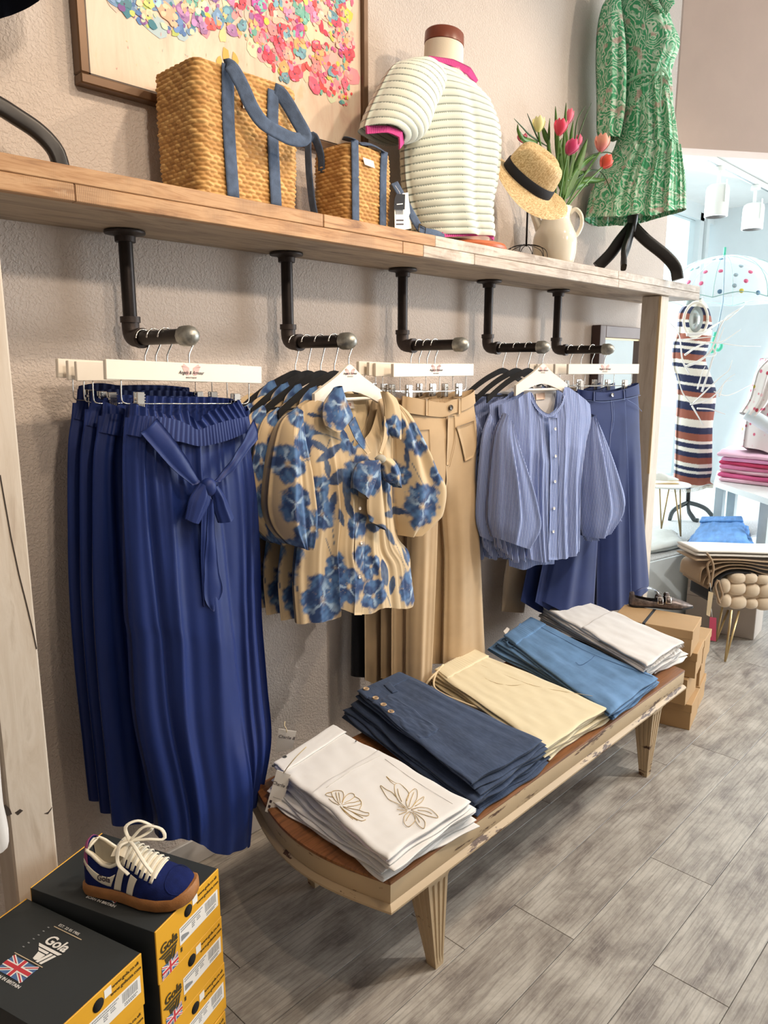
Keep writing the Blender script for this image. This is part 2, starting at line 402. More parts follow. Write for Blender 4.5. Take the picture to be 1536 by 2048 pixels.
# floor: planks laid along the wall
flo = st(mk('floor', box2(-2.2, 6.9, -4.2, 0, -.03, -.004), GAP, smooth=False))
PWD, PLN = .182, 1.22
pm = None
for r in range(-23, 1):
    y0 = r * PWD - .06
    off = random.uniform(0, PLN)
    for k in range(-2, 7):
        x0 = -1.0 + off + k * PLN - .6
        if x0 > 6.0 or x0 + PLN < -1.2: continue
        if pm is None:
            b = box((0, 0, -.002), (PLN - .0016, PWD - .0016, .004), .0006)
            po = mk('plank', b, FLOOR, flo, smooth=False); pm = po
        else:
            po = pm.copy(); col.objects.link(po); po.parent = flo
        po.location = Vector((x0 + PLN / 2, y0 + PWD / 2, 0.0)) - (Vector(ORG['floor']) if pm is po else Vector(ORG['floor']))
        if pm is po: 
            # first plank: rebuild data about its own centre
            for v, c in zip(po.data.vertices, b[0]): v.co = Vector(c)
# outside: pale pavement and building seen through the glass
OUT = M('pale_pavement', '#e8eeee', .9, var=.04)
st(mk('floor_outside', box2(-4, 30, .96, 40, -.25, -.2), OUT, smooth=False))

# ------------------------------------------------------------------ shelf, posts
SZ0, SZ1, SY = 1.756, 1.820, -.30
shelf = thing('wall_shelf', 'long reclaimed wood shelf board running along the wall above the rails', 'shelf', (1.6, -.15, SZ0))
mk('shelf_board', box2(-.7, 3.742, SY + .022, -.002, SZ0 + .002, SZ1 - .004), SHELFU, shelf, smooth=False)
def sx(px, py, y=SY): return at_y(px, py, y)[0]
zm = (SZ0 + SZ1) / 2 + .001
up = [-.7, sx(648, 450), sx(871, 490), sx(1237, 560), 3.745]
lo = [-.7, sx(150, 380), sx(806, 505), sx(847, 512), sx(949, 530), sx(1237, 575), 3.745]
for i in range(len(up) - 1):
    mk('edge_board', box2(up[i] + .0008, up[i + 1] - .0008, SY + (.001 if i != 1 else 0), SY + .0218, zm, SZ1, .0015), SHELFW if i < 2 else SHELFG, shelf, smooth=False)
for i in range(len(lo) - 1):
    mk('edge_board', box2(lo[i] + .0006, lo[i + 1] - .0006, SY, SY + .0218, SZ0, zm - .0012, .0015), SHELFW if i < 3 else SHELFG, shelf, smooth=False)
lp = thing('shelf_post', 'thick whitewashed post with a long crack at the left edge', 'post', (.503, -.235, 0))
mk('post_body', box2(.46, .548, -.28, -.192, 0, SZ0, .004), POSTW, lp, smooth=False)
ck = [at_y(x, y, -.28) for x, y in PX('0,950 6,985 22,1075 38,1150 52,1205 64,1255 73,1298')]
ckp = [(p[0] + d, p[2]) for d, pp in ((-.0012, ck), (.0012, ck[::-1])) for p in pp]
mk('crack', prism([[x, -.2808, z] for x, z in ckp], (0, 1, 0), .004), DARKCR, lp, smooth=False)
for st_ in ('4,1612 12,1610 20,1618 24,1628 14,1632 6,1624', '30,1625 40,1618 46,1621 36,1630', '88,1627 96,1624 104,1614 103,1618 96,1628'):
    q = [at_y(x, y, -.28) for x, y in PX(st_)]
    mk('knot', prism([[p[0], -.2806, p[2]] for p in q], (0, 1, 0), .003), DARKCR, lp, smooth=False)
rp = thing('shelf_post', 'square whitewashed post holding up the far end of the shelf', 'post', (3.40, -.235, 0))
mk('post_body', box2(3.36, 3.444, -.28, -.19, 0, SZ0, .003), POSTW, rp, smooth=False)
mk('raw_edge', box2(3.3585, 3.367, -.2815, -.27, .95, SZ0 - .004, .001), POSTE, rp, smooth=False)

# ------------------------------------------------------------------ pipe rails
IRON = M('black_iron_pipe', '#2b2523', .38, .75, var=.25, vs=25)
IRON2 = M('cast_iron_fitting', '#3a322f', .5, .6, var=.25, vs=60, bump=.15, bs=300)
GALV = M('galvanised_cap', '#9c9c96', .42, .8, var=.25, vs=70, bump=.25, bs=160)
AX = [.909, 1.391, 1.875, 2.352, 2.843]; PYY, ARZ = -.065, 1.512
AE = [-.33, -.325, -.325, -.322, -.318]
NTH = ['nearest to the left post', 'carrying the floral blouses', 'carrying the khaki trousers', 'carrying the striped shirts', 'nearest to the right post']
rails = []
for i, X in enumerate(AX):
    t = thing('pipe_rail', 'L-shaped black iron pipe rail under the shelf, ' + NTH[i], 'clothes rail', (X, PYY, SZ0), 'pipe rails under the shelf')
    mk('flange', lathe([(.002, 0), (.046, 0), (.047, -.002), (.046, -.006), (.028, -.009), (.024, -.012), (.0235, -.024), (.002, -.024)], 36, (X, PYY, SZ0)), IRON2, t, auto=40)
    mk('drop_pipe', tube([(X, PYY, SZ0 - .01), (X, PYY, ARZ + .03)], .0165, 20), IRON, t, auto=40)
    pth = [(X, PYY, ARZ + .048), (X, PYY, ARZ + .022), (X, PYY - .006, ARZ + .006), (X, PYY - .022, ARZ), (X, PYY - .05, ARZ)]
    e = join(tube(pth, .0205, 20, 14), lathe([(.0165, -.007), (.0235, -.007), (.0235, .007), (.0165, .007)], 24, (X, PYY, ARZ + .044)),
             xf(lathe([(.0165, -.007), (.0235, -.007), (.0235, .007), (.0165, .007)], 24), frame((X, PYY - .046, ARZ), (1, 0, 0), (0, 0, 1), (0, -1, 0))))
    mk('elbow', e, IRON2, t, auto=45)
    mk('arm_pipe', tube([(X, PYY - .03, ARZ), (X, AE[i] + .02, ARZ)], .0165, 20), IRON, t, auto=40)
    mk('end_cap', xf(lathe([(.0168, -.034), (.0225, -.034), (.0225, -.012), (.0215, -.006), (.0165, .004), (.009, .010), (.001, .012)], 12), frame((X, AE[i], ARZ), (1, 0, 0), (0, 0, 1), (0, -1, 0))), GALV, t, auto=30)
    rails.append(t)
# ------------------------------------------------------------------ hangers
HWOOD = M('white_painted_hanger', '#efe6d8', .45, var=.03)
CHROME = M('chrome_wire', '#d8d6d2', .18, 1., var=.05)
VELVET = M('black_velvet', '#0d0c0f', .9, var=.2)
INK = M('dark_print', '#3a2d35', .7, var=0)
PINKINK = M('pale_pink_print', '#dcb9b4', .7, var=0)
CREAMT = M('cream_label', '#efe3d6', .7, var=.03)
def pframe(pl, u, z, v=0, roll=0):
    o = pl.w(u, z, v); x = pl.t * math.cos(roll) + np.array([0, 0, 1.]) * math.sin(roll); zz_ = -pl.t * math.sin(roll) + np.array([0, 0, 1.]) * math.cos(roll)
    return frame(o, x, -pl.n, zz_)
def hook(pl, z0, side=1):
    r = .0196
    p = [(0, z0), (0, z0 + .018), (.004 * side, z0 + .028)] + [(side * r * math.cos(a), ARZ + r * math.sin(a)) for a in np.linspace(-.5, PI * .98, 12)]
    P = [pl.w(a, b) for a, b in p]
    return join(tube(P, .0018, 7, 34), ell(P[-1], (.0026,) * 3, 8, 6))
def logo(t, pl, z, v, k=1., roll=0):
    fr = pframe(pl, 0, z, v, roll); x = fr[:3, 0]; y = fr[:3, 2]; o = fr[:3, 3]
    for s in (-1, 1):
        w_ = []
        for a in np.linspace(0, 1, 14): w_.append(o + x * s * k * (.004 + .016 * math.sin(a * PI * .75)) + y * k * (-.004 + .021 * a - .004 * math.sin(a * 9)))
        w_.append(o + x * s * k * .004 + y * k * .008)
        mk('wing_print', prism(w_, pl.n, .0003), PINKINK, t, smooth=False)
    text('Angels & Armour', .0085 * k, INK, 'lettering', t, o + pl.n * .0006, x, y, shear=.35, bold=.00006, sx=.85)
    text('BOUTIQUE', .0034 * k, INK, 'lettering', t, o + pl.n * .0006 - y * .0085 * k, x, y, sx=1.3)
def trouser_hanger(X, y, yaw, label, group, tilt=0., lg=False, hw=.2, hside=1, shift=0.):
    pl = Pl(X, y, yaw); t = thing('trouser_hanger', label, 'hanger', (X, y, ARZ), group)
    r = math.radians(tilt)
    B = lambda u, z, v=0: pframe(pl, 0, 1.434, 0, r) @ np.array([u, -v, z - 1.434, 1])
    mk('hanger_bar', xf(box((shift, 0, 0), (2 * hw, .012, .040), .0012), pframe(pl, 0, 1.434, 0, r)), HWOOD, t, smooth=False)
    mk('hook', hook(pl, 1.45, hside), CHROME, t)
    wr = [B(u + shift, z)[:3] for u, z in ((-hw + .035, 1.416), (-hw + .035, 1.376), (-hw + .04, 1.368), (-hw + .048, 1.366), (hw - .048, 1.366), (hw - .04, 1.368), (hw - .035, 1.376), (hw - .035, 1.416))]
    P = np.vstack([cr(wr[:4], 12), cr(wr[4:], 12)])
    mk('wire', tube(P, .0014, 6), CHROME, t)
    for s in (-1, 1):
        u = s * (hw - .075) + shift
        c = [box((u, -.006, -.066), (.017, .004, .044), .001), box((u, .006, -.066), (.017, .004, .044), .001), box((u, 0, -.058), (.019, .009, .006), .001)]
        c += [box((u, -.0085, -.049 - .006 * k), (.018, .002, .0022)) for k in range(4)]
        c += [box((u - .006 + .004 * k, -.009, -.078), (.0016, .002, .02)) for k in range(4)]
        mk('clip', xf(join(*c), pframe(pl, 0, 1.434, 0, r)), CHROME, t, smooth=False)
    if lg: logo(t, pl, 1.434 + math.sin(r) * .02, .0063, 1.25, r)
    return t
def shirt_hanger(X, y, yaw, label, group, white, ztop=1.458, half=.2, drop=.095):
    if white: half, drop = .125, .062
    pl = Pl(X, y, yaw); t = thing('shirt_hanger', label, 'hanger', (X, y, ARZ), group)
    us = np.linspace(-half, half, 29); hh = .024 if white else .013
    zc = ztop - drop * (np.abs(us) / half) ** (1.15 if white else 1.5) - ((.012 if white else .004) * (1 - np.exp(-(us / .03) ** 2)))
    wd = np.where(np.abs(us) < .04, hh * 1.5 - np.abs(us) * .25, hh * 1.1 - (np.abs(us) - .04) * .05) if white else hh + 0 * us
    top = [(u, z) for u, z in zip(us, zc)]; bot = [(u, z - 2 * w_ if False else z - w_ * (1.7 if white else 1.6)) for u, z, w_ in zip(us, zc, wd)]
    if white: bot = [(u, b - .010 * math.exp(-(u / .05) ** 2)) for u, b in bot]
    th = .011 if white else .005
    out = [pl.w(a, b, th / 2) for a, b in top] + [pl.w(a, b, th / 2) for a, b in bot[::-1]]
    k = len(us); V = np.array([*[pl.w(a, b, th / 2) for a, b in top], *[pl.w(a, b, th / 2) for a, b in bot], *[pl.w(a, b, -th / 2) for a, b in top], *[pl.w(a, b, -th / 2) for a, b in bot]])
    Fc = []
    for i in range(k - 1):
        Fc += [[i, i + k, i + k + 1, i + 1], [i + 2 * k, i + 1 + 2 * k, i + 1 + 3 * k, i + 3 * k], [i, i + 1, i + 1 + 2 * k, i + 2 * k], [i + k, i + 3 * k, i + 1 + 3 * k, i + 1 + k]]
    Fc += [[0, 2 * k, 3 * k, k], [k - 1, 2 * k - 1, 4 * k - 1, 3 * k - 1]]
    mk('hanger_body', (V, Fc), HWOOD if white else VELVET, t, auto=35)
    mk('hook', hook(pl, ztop - .004), CHROME, t)
    if white:
        zb = bot[4][1] + .004
        mk('lower_bar', tube([pl.w(-half + .03, zb), pl.w(half - .03, zb)], .0045, 10), HWOOD, t, auto=40)
        logo(t, pl, ztop - .024, th / 2 + .0003, .95)
    else:
        mk('lower_bar', tube([pl.w(-half + .02, bot[2][1] + .004), pl.w(half - .02, bot[2][1] + .004)], .003, 8), VELVET, t, auto=40)
    return t

# ------------------------------------------------------------------ cloth pieces
ZA, ZB, ZC, ZD = zz(480, 760, 3.657), zz(720, 760, 2.56), zz(140, 740, 3.657), zz(140, 1100, 3.302)
def ribbon(pl, A, B, v, th=.003, n=24, m=6, wave=0., seed=1):
    """a strip of cloth between two edge lines; v = list of offsets along it"""
    a = cr([pl.uz(*p) for p in A], n); b = cr([pl.uz(*p) for p in B], n); s = np.linspace(0, 1, m)[None, :, None]
    S = a[:, None] * (1 - s) + b[:, None] * s; vv = np.interp(np.linspace(0, 1, n), np.linspace(0, 1, len(v)), v)[:, None] + 0 * s[..., 0]
    vv = vv + wave * np.sin(np.linspace(0, PI, m))[None, :] + wave * .5 * noise1(S[..., 0] * 60, S[..., 1] * 40, seed)
    Vf = pl.w(S[..., 0], S[..., 1], vv).reshape(-1, 3); Vb = pl.w(S[..., 0], S[..., 1], vv - th).reshape(-1, 3); k = n * m
    Fc = gridfaces(m, n, flip=True) + gridfaces(m, n, off=k)
    for j in range(n - 1):
        p = j * m; q = p + m - 1; Fc += [[p, p + m, p + m + k, p + k], [q, q + k, q + m + k, q + m]]
    for i in range(m - 1): Fc += [[i, i + k, i + 1 + k, i + 1], [k - m + i, k - m + i + 1, 2 * k - m + i + 1, 2 * k - m + i]]
    uv = S.reshape(-1, 2)
    return (np.concatenate([Vf, Vb]), Fc), np.concatenate([uv, uv])
def half_leg(pl, outer, inner, side, qc, top=(), bottom=(), th=.03, fold=None, nu=34, nv=70, vc=0.):
    """one half of a pair of trousers: open along the middle above the crotch (qc), a closed leg below"""
    L, R = (outer, inner) if side == 'L' else (inner, outer)
    L = [pl.uz(*p) for p in L]; R = [pl.uz(*p) for p in R]; T = [pl.uz(*p) for p in top]; Bm = [pl.uz(*p) for p in bottom]
    L_, R_ = cr(L, nv), cr(R, nv); T_, B_ = cr([L[0]] + T + [R[0]], nu), cr([L[-1]] + Bm + [R[-1]], nu)
    s = np.linspace(0, 1, nu)[None, :]; q = np.linspace(0, 1, nv)[:, None]
    S = (1 - q)[..., None] * T_[None] + q[..., None] * B_[None] + (1 - s)[..., None] * L_[:, None] + s[..., None] * R_[:, None] \
        - ((1 - s) * (1 - q))[..., None] * T_[0] - (s * (1 - q))[..., None] * T_[-1] - ((1 - s) * q)[..., None] * B_[0] - (s * q)[..., None] * B_[-1]
    s = s + 0 * q; q = q + 0 * s
    so = s if side == 'L' else 1 - s
    one = np.sqrt(np.clip(1 - (1 - so) ** 3, 0, 1)); two = np.sqrt(np.clip(1 - np.abs(2 * s - 1) ** 2.6, 0, 1))
    m = np.clip((q - qc) / .12 + .5, 0, 1); m = m * m * (3 - 2 * m)
    pf = one * (1 - m) + two * m; ed = np.clip(pf * 2, 0, 1)
    tq = th * np.clip(.35 + q * 6, 0, 1)
    vf = vc + tq * pf + (fold(s, q) * ed if fold else 0); vb = np.minimum(vc - tq * pf + (fold(1 - s, q) * ed * .7 if fold else 0), vf - .002)
    n = nu * nv; V = np.concatenate([pl.w(S[..., 0], S[..., 1], vf).reshape(-1, 3), pl.w(S[..., 0], S[..., 1], vb).reshape(-1, 3)])
    Fc = gridfaces(nu, nv, flip=True) + gridfaces(nu, nv, off=n)
    for j in range(nv - 1):
        a = j * nu; b = a + nu - 1
        Fc += [[a, a + nu, a + nu + n, a + n], [b, b + n, b + nu + n, b + nu]]
    uv = S.reshape(-1, 2); return (V, Fc), np.concatenate([uv, uv])
def seam(name, pl, pts, v, mat, parent, r=.0009, n=24):
    p = cr([pl.uz(*q) for q in pts], n); vv = np.interp(np.linspace(0, 1, n), np.linspace(0, 1, len(v)), v) if hasattr(v, '__len__') else v
    return mk(name, tube(pl.w(p[:, 0], p[:, 1], vv), r, 5), mat, parent)
def button(name, pl, pxy, v, r, mat, parent, th=.003):
    u, z = pl.uz(*pxy); return mk(name, xf(lathe([(.0005, 0), (r, 0), (r, th * .7), (r * .85, th), (r * .6, th * .7), (.0005, th * .6)], 16), frame(pl.w(u, z, v), pl.t, (0, 0, 1), pl.n)), mat, parent, auto=40)

def m_cloth(name, c, var=.1, rough=.75, weave=900., bump=.08, sheen=.2, streak=None):
    n = NT(name); v = n.co('UV'); c = srgb(c)
    f = n.noise(v, 9, 4)
    base = n.ramp(f, [(.3, tuple(x * (1 - var) for x in c)), (.7, tuple(min(1, x * (1 + var)) for x in c))])
    if streak:
        s2 = n.n('VectorMath', operation='MULTIPLY', _0=v); s2.inputs[1].default_value = streak
        base = n.mix(n.ramp(n.noise(s2.outputs[0], 1, 4), [(.4, (0, 0, 0)), (.65, (.5, .5, .5))]), base, tuple(min(1, x * 1.5 + .02) for x in c))
    n.base(base)
    n.bump(n.noise(v, weave, 2), bump, .001)
    return n.done(rough, 0., Sheen_Weight=sheen, Specular_IOR_Level=.3)
BLUE = m_cloth('royal_blue_viscose', '#162a66', .06, .5, 700, .05, .02)
KHAKI = m_cloth('khaki_cotton_twill', '#b69a76', .06, .8)
NAVY = m_cloth('navy_stretch_denim', '#192b5f', .12, .7)
NAVYST = M('pale_topstitch', '#7f93c4', .7)
KHST = M('khaki_topstitch', '#a17f52', .8)
BLK = m_cloth('black_cloth', '#16151a', .1)
BEIGE = m_cloth('stone_cotton', '#b9a184', .06)

# ------------------------------------------------------------------ royal blue tie-waist trousers, first rail
G1 = 'royal blue tie-waist trousers on the first rail'
Y1 = [-.312, -.222, -.172, -.122]
pl = Pl(AX[0], Y1[0], 3)
def blue_pants(pl, front=True):
    t = thing('tie_waist_trousers', 'royal blue wide-leg trousers with tied bow, foremost on the first rail', 'trousers', (pl.o[0], pl.o[1], .42), G1)
    left = PX('250,835 247,871 245,931 249,1068 257,1232 264,1282 273,1433 297,1554 314,1630 319,1677') if front else PX('250,835 247,871 240,931 238,1068 240,1232 250,1400 264,1554 272,1640 276,1682')
    right = PX('494,812 498,877 513,986 520,1095 523,1205 525,1251 535,1373 543,1479 526,1587')
    bot = PX('345,1668 378,1672 406,1690 440,1686 465,1675 473,1680 480,1650 486,1630 508,1612')
    fo = folds(3, 7, .015, (.022, .055), .02, .06, .005, 40)
    def step(s, q):
        sc = .60 + .08 * q; return fo(s, q) + (.006 - .026 * (1 / (1 + np.exp(-(s - sc) / .012)))) * np.clip((q - .12) / .3, 0, 1) \
            + .014 * np.exp(-((s - .62 - .06 * q) / .03) ** 2) * np.clip((q - .3) / .4, 0, 1) - .012 * np.exp(-((s - .12 - .05 * q) / .02) ** 2) * np.clip((q - .05) / .2, 0, 1) \
            - .014 * np.exp(-((s - .87) / .02) ** 2) * np.clip((q - .05) / .3, 0, 1) + .010 * np.exp(-((s - .45 - .12 * q) / .05) ** 2) * np.clip((q - .25) / .5, 0, 1)
    put('legs', panel(pl, left, right, PX('300,838 385,868 440,855'), bot, 110, 120, .042, .0, step, thf=lambda q: np.clip(.55 + q * 1.2, 0, 1.1)), BLUE, t)
    # waistband, drooping between the clips, and the ruffled back waist behind it
    wl, wr_ = ZC('432,330 398,470'), ZC('1288,330 1300,420')
    def ga(s, q): return .0035 * np.abs(np.sin(s * 105 + 3 * np.sin(s * 9))) * (.6 + .4 * q)
    wb = put('waistband', panel(pl, wl, wr_, ZC('560,335 700,355 800,395 870,430 960,400 1100,360'), ZC('540,500 720,515 880,548 1060,510 1200,460'), 170, 12, .044, .001, ga, pw=5, thf=lambda q: .75 + .1 * q), BLUE, t)
    def ga2(s, q): return .005 * np.sin(s * 95 + 2 * np.sin(s * 7)) * (1 - .5 * q)
    put('back_ruffle', panel(pl, ZC('470,215 440,420'), ZC('1270,215 1285,400'), ZC('620,190 760,205 900,200 1080,200'), ZC('700,430 880,450 1100,420'), 130, 10, .012, -.026, ga2, pw=5), BLUE, t)
    put('front_ruffle', panel(pl, ZC('440,240 432,340'), ZC('1225,215 1290,340'), ZC('560,290 700,330 790,290 870,372 960,300 1150,240'), ZC('560,345 700,365 800,400 870,436 960,405 1100,365'), 150, 8, .04, .0, ga2, pw=5, thf=lambda q: .7 + .1 * q), BLUE, t)
    if not front: return t
    put('tie_belt', ribbon(pl, ZC('560,345 650,480 760,650 845,800'), ZC('440,450 545,590 660,720 790,825'), [.04, .05, .055, .056], .003, wave=.006), BLUE, t)
    put('tie_belt', ribbon(pl, ZC('1268,355 1150,540 1040,690 945,800'), ZC('1300,500 1210,580 1090,720 985,800'), [.04, .05, .055, .056], .003, wave=.006), BLUE, t)
    put('bow_loop', panel(pl, ZC('830,805 760,900 735,1000 722,1062'), ZC('870,850 900,930 860,1020 815,1097'), (), ZC('760,1085'), 18, 22, .012, .062, folds(5, 3, .004, (.08, .15))), BLUE, t)
    put('bow_loop', panel(pl, ZC('895,850 925,930 935,1000 965,1092'), ZC('945,815 1000,890 1040,970 1075,1052'), (), ZC('1020,1080'), 18, 22, .012, .062, folds(6, 3, .004, (.08, .15))), BLUE, t)
    put('bow_tail', ribbon(pl, ZC('872,900 850,1100 862,1400 878,1690'), ZC('900,900 895,1200 890,1450 880,1700'), [.06, .055, .05, .05], .002, wave=.003), BLUE, t)
    put('bow_tail', ribbon(pl, ZC('890,920 885,1150 880,1450 884,1640 930,1728'), ZC('925,920 945,1150 985,1440 1008,1590 945,1724'), [.062, .058, .054, .053], .002, wave=.005), BLUE, t)
    u, z = pl.uz(*ZC('885,835')[0]); mk('bow_knot', ell(pl.w(u, z, .064), (.019, .016, .021)), BLUE, t)
    return t
bp = blue_pants(pl)
bp2 = None
POS = ['second from the front on the first rail', 'third from the front on the first rail', 'nearest to the wall on the first rail']
for i, y in enumerate(Y1[1:]):
    if bp2 is None:
        bp2 = blue_pants(pl, False); bp2['label'] = 'royal blue wide-leg trousers, ' + POS[i]; bp2.location += Vector((-.012, y - Y1[0], 0)); bp2.scale = (1, .5, 1); b0 = i
    else: copy_tree(bp2, (-.004 * i, y - Y1[1], 0.012 * i), label='royal blue wide-leg trousers, ' + POS[i], flat=.45)
HG1 = 'white trouser hangers on the first rail'
trouser_hanger(AX[0], Y1[0], 3, 'white trouser hanger with printed logo holding the foremost royal blue trousers', HG1, tilt=-2.2, lg=True)
for i, y in enumerate(Y1[1:]):
    trouser_hanger(AX[0], y, (-2, 2, 6)[i], 'white trouser hanger with royal blue trousers, ' + POS[i], HG1, tilt=(-1, -1.5, -2.5)[i], shift=(-.01, -.012, -.02)[i])

# ------------------------------------------------------------------ floral blouses, second rail
pl = Pl(AX[1], -.305, 0)
FLW = [(1190, 905, 125), (1190, 1490, 120), (510, 1610, 135), (640, 175, 120), (340, 440, 85), (1170, 420, 95), (500, 970, 85), (475, 800, 70), (780, 690, 105), (370, 1060, 95), (700, 1490, 95), (860, 1345, 70), (1200, 1240, 85),
       (1310, 650, 75), (720, 440, 80), (1230, 300, 70), (600, 1350, 70), (790, 1260, 60), (880, 1560, 85), (240, 880, 90), (180, 600, 90), (1020, 330, 60), (990, 690, 80), (230, 1300, 110), (1420, 900, 60), (1060, 700, 55), (760, 1040, 65), (250, 250, 60)]
LEAF = [(560, 530, 105, 28, -22), (1020, 970, 90, 26, 6), (585, 870, 50, 28, -70), (1020, 1490, 60, 28, -80), (620, 700, 80, 40, -20), (1000, 1130, 75, 22, 55), (480, 480, 80, 20, 28), (680, 800, 90, 30, 80), (960, 1390, 90, 35, 75), (450, 385, 50, 12, 10),
        (1090, 560, 80, 20, 85), (540, 640, 60, 22, 80), (700, 930, 70, 25, 60), (880, 1060, 70, 30, 15), (440, 260, 50, 12, 10), (310, 300, 70, 14, 25), (1000, 880, 60, 22, 75), (270, 1450, 120, 16, 62), (1120, 1290, 70, 14, 65), (640, 990, 60, 20, 70)]
STEM = ['410,400 520,400 640,440', '530,1150 560,1240 590,1330', '950,1060 1050,1200 1130,1400', '1120,600 1180,720 1230,820', '930,1480 980,1560 1010,1640', '560,880 570,1000 590,1200', '270,600 330,570 420,560', '440,470 520,510 560,430']
def floral(pl, uv, seed=0):
    u, z = uv[:, 0], uv[:, 1]; n = len(u)
    base = np.array(srgb('#c8b08c')); c = np.tile(base, (n, 1))
    dk, md, lt, gy = [np.array(srgb(x)) for x in ('#273f6b', '#4c6f9b', '#9ab2c9', '#66717f')]
    wob = noise1(u * 60, z * 60, 3) * .55 + noise1(u * 170, z * 160, 4) * .25
    wash = np.clip(.5 + .5 * noise1(u * 45, z * 50, 9) + .25 * noise1(u * 190, z * 170, 11), 0, 1)[:, None]
    def over(mask, colr):
        nonlocal c
        m = np.clip(mask, 0, 1)[:, None]; c = c * (1 - m) + colr * m
    k = 1 / 3.657 * abs(pl.uz(700, 900)[0] - pl.uz(701, 900)[0])
    for s_ in STEM:
        p = cr([pl.uz(*q) for q in ZA(s_)], 40); d = np.min(np.hypot(u[:, None] - p[None, :, 0], z[:, None] - p[None, :, 1]), 1); over((.0022 - d) / .0012, gy * .8)
    for x, y, a, b, ang in LEAF:
        q = pl.uz(*ZA('%f,%f' % (x, y))[0]); t = -math.radians(ang); du, dz = u - q[0], z - q[1]
        e1 = (du * math.cos(t) + dz * math.sin(t)) / (a * k); e2 = (-du * math.sin(t) + dz * math.cos(t)) / (b * k)
        d = 1 - np.abs(e1) ** 1.6 - e2 ** 2 * (1 + .6 * e1 * np.sign(e1)) + wob * .12
        over(d * 5, (gy * .7 + dk * .3) * (1 - wash) + (dk * .8) * wash)
    for i, (x, y, r) in enumerate(FLW):
        r = r * 1.28
        q = pl.uz(*ZA('%f,%f' % (x, y))[0]); du, dz = (u - q[0]) / (r * k), (z - q[1]) / (r * k * .95); a = np.arctan2(dz, du); d = np.hypot(du, dz); ph = i * 1.7
        pet = .80 + .16 * np.abs(np.sin(2.5 * a + ph)) ** .7 + .30 * wob
        inside = (pet - d) * 7
        shade = np.clip(.35 + .9 * noise1(u * 70 + i, z * 80, 20 + i % 5) + .35 * np.sin(a * 5 + ph + wob * 2), 0, 1)[:, None]
        over(inside, dk * (1 - shade) + md * shade)
        over((pet - .1 - d) * 5 * np.clip(np.sin(a * 3 + ph + wob * 1.5) - .75, 0, 1) * 2, lt)
        vein = np.clip(1 - np.abs(np.sin(a * 9 + ph + wob * 3)) * 5, 0, 1) * np.clip(.75 - d, 0, 1) * np.clip(wob + .2, 0, 1)
        over(vein * 2.2, base * .95)
        over((.2 - d) * 8 * np.clip(wob + .5, 0, 1), base)
    return c
VC = {}
def m_vcol(name, rough=.75, bs=800., bump=.08, sheen=.15):
    n = NT(name); at_ = n.n('VertexColor'); at_.layer_name = 'Col'; n.base(at_.outputs[0]); n.bump(n.noise(n.co('Object'), bs, 2), bump, .001); return n.done(rough, 0., Sheen_Weight=sheen, Specular_IOR_Level=.3)
FLORAL = m_vcol('blue_floral_cotton')
BEIGEIN = m_cloth('blouse_lining', '#cdb792', .05)
def putf(name, res, parent, pl):
    V = res[0][0]; v = (V - pl.o) @ pl.n; q = np.c_[(V - pl.o) @ pl.t + (v - v.max()) * .8, V[:, 2]]
    return mk(name, res[0], FLORAL, parent, uv=res[1], colr=floral(pl, q))
G2 = 'floral blouses on the second rail'
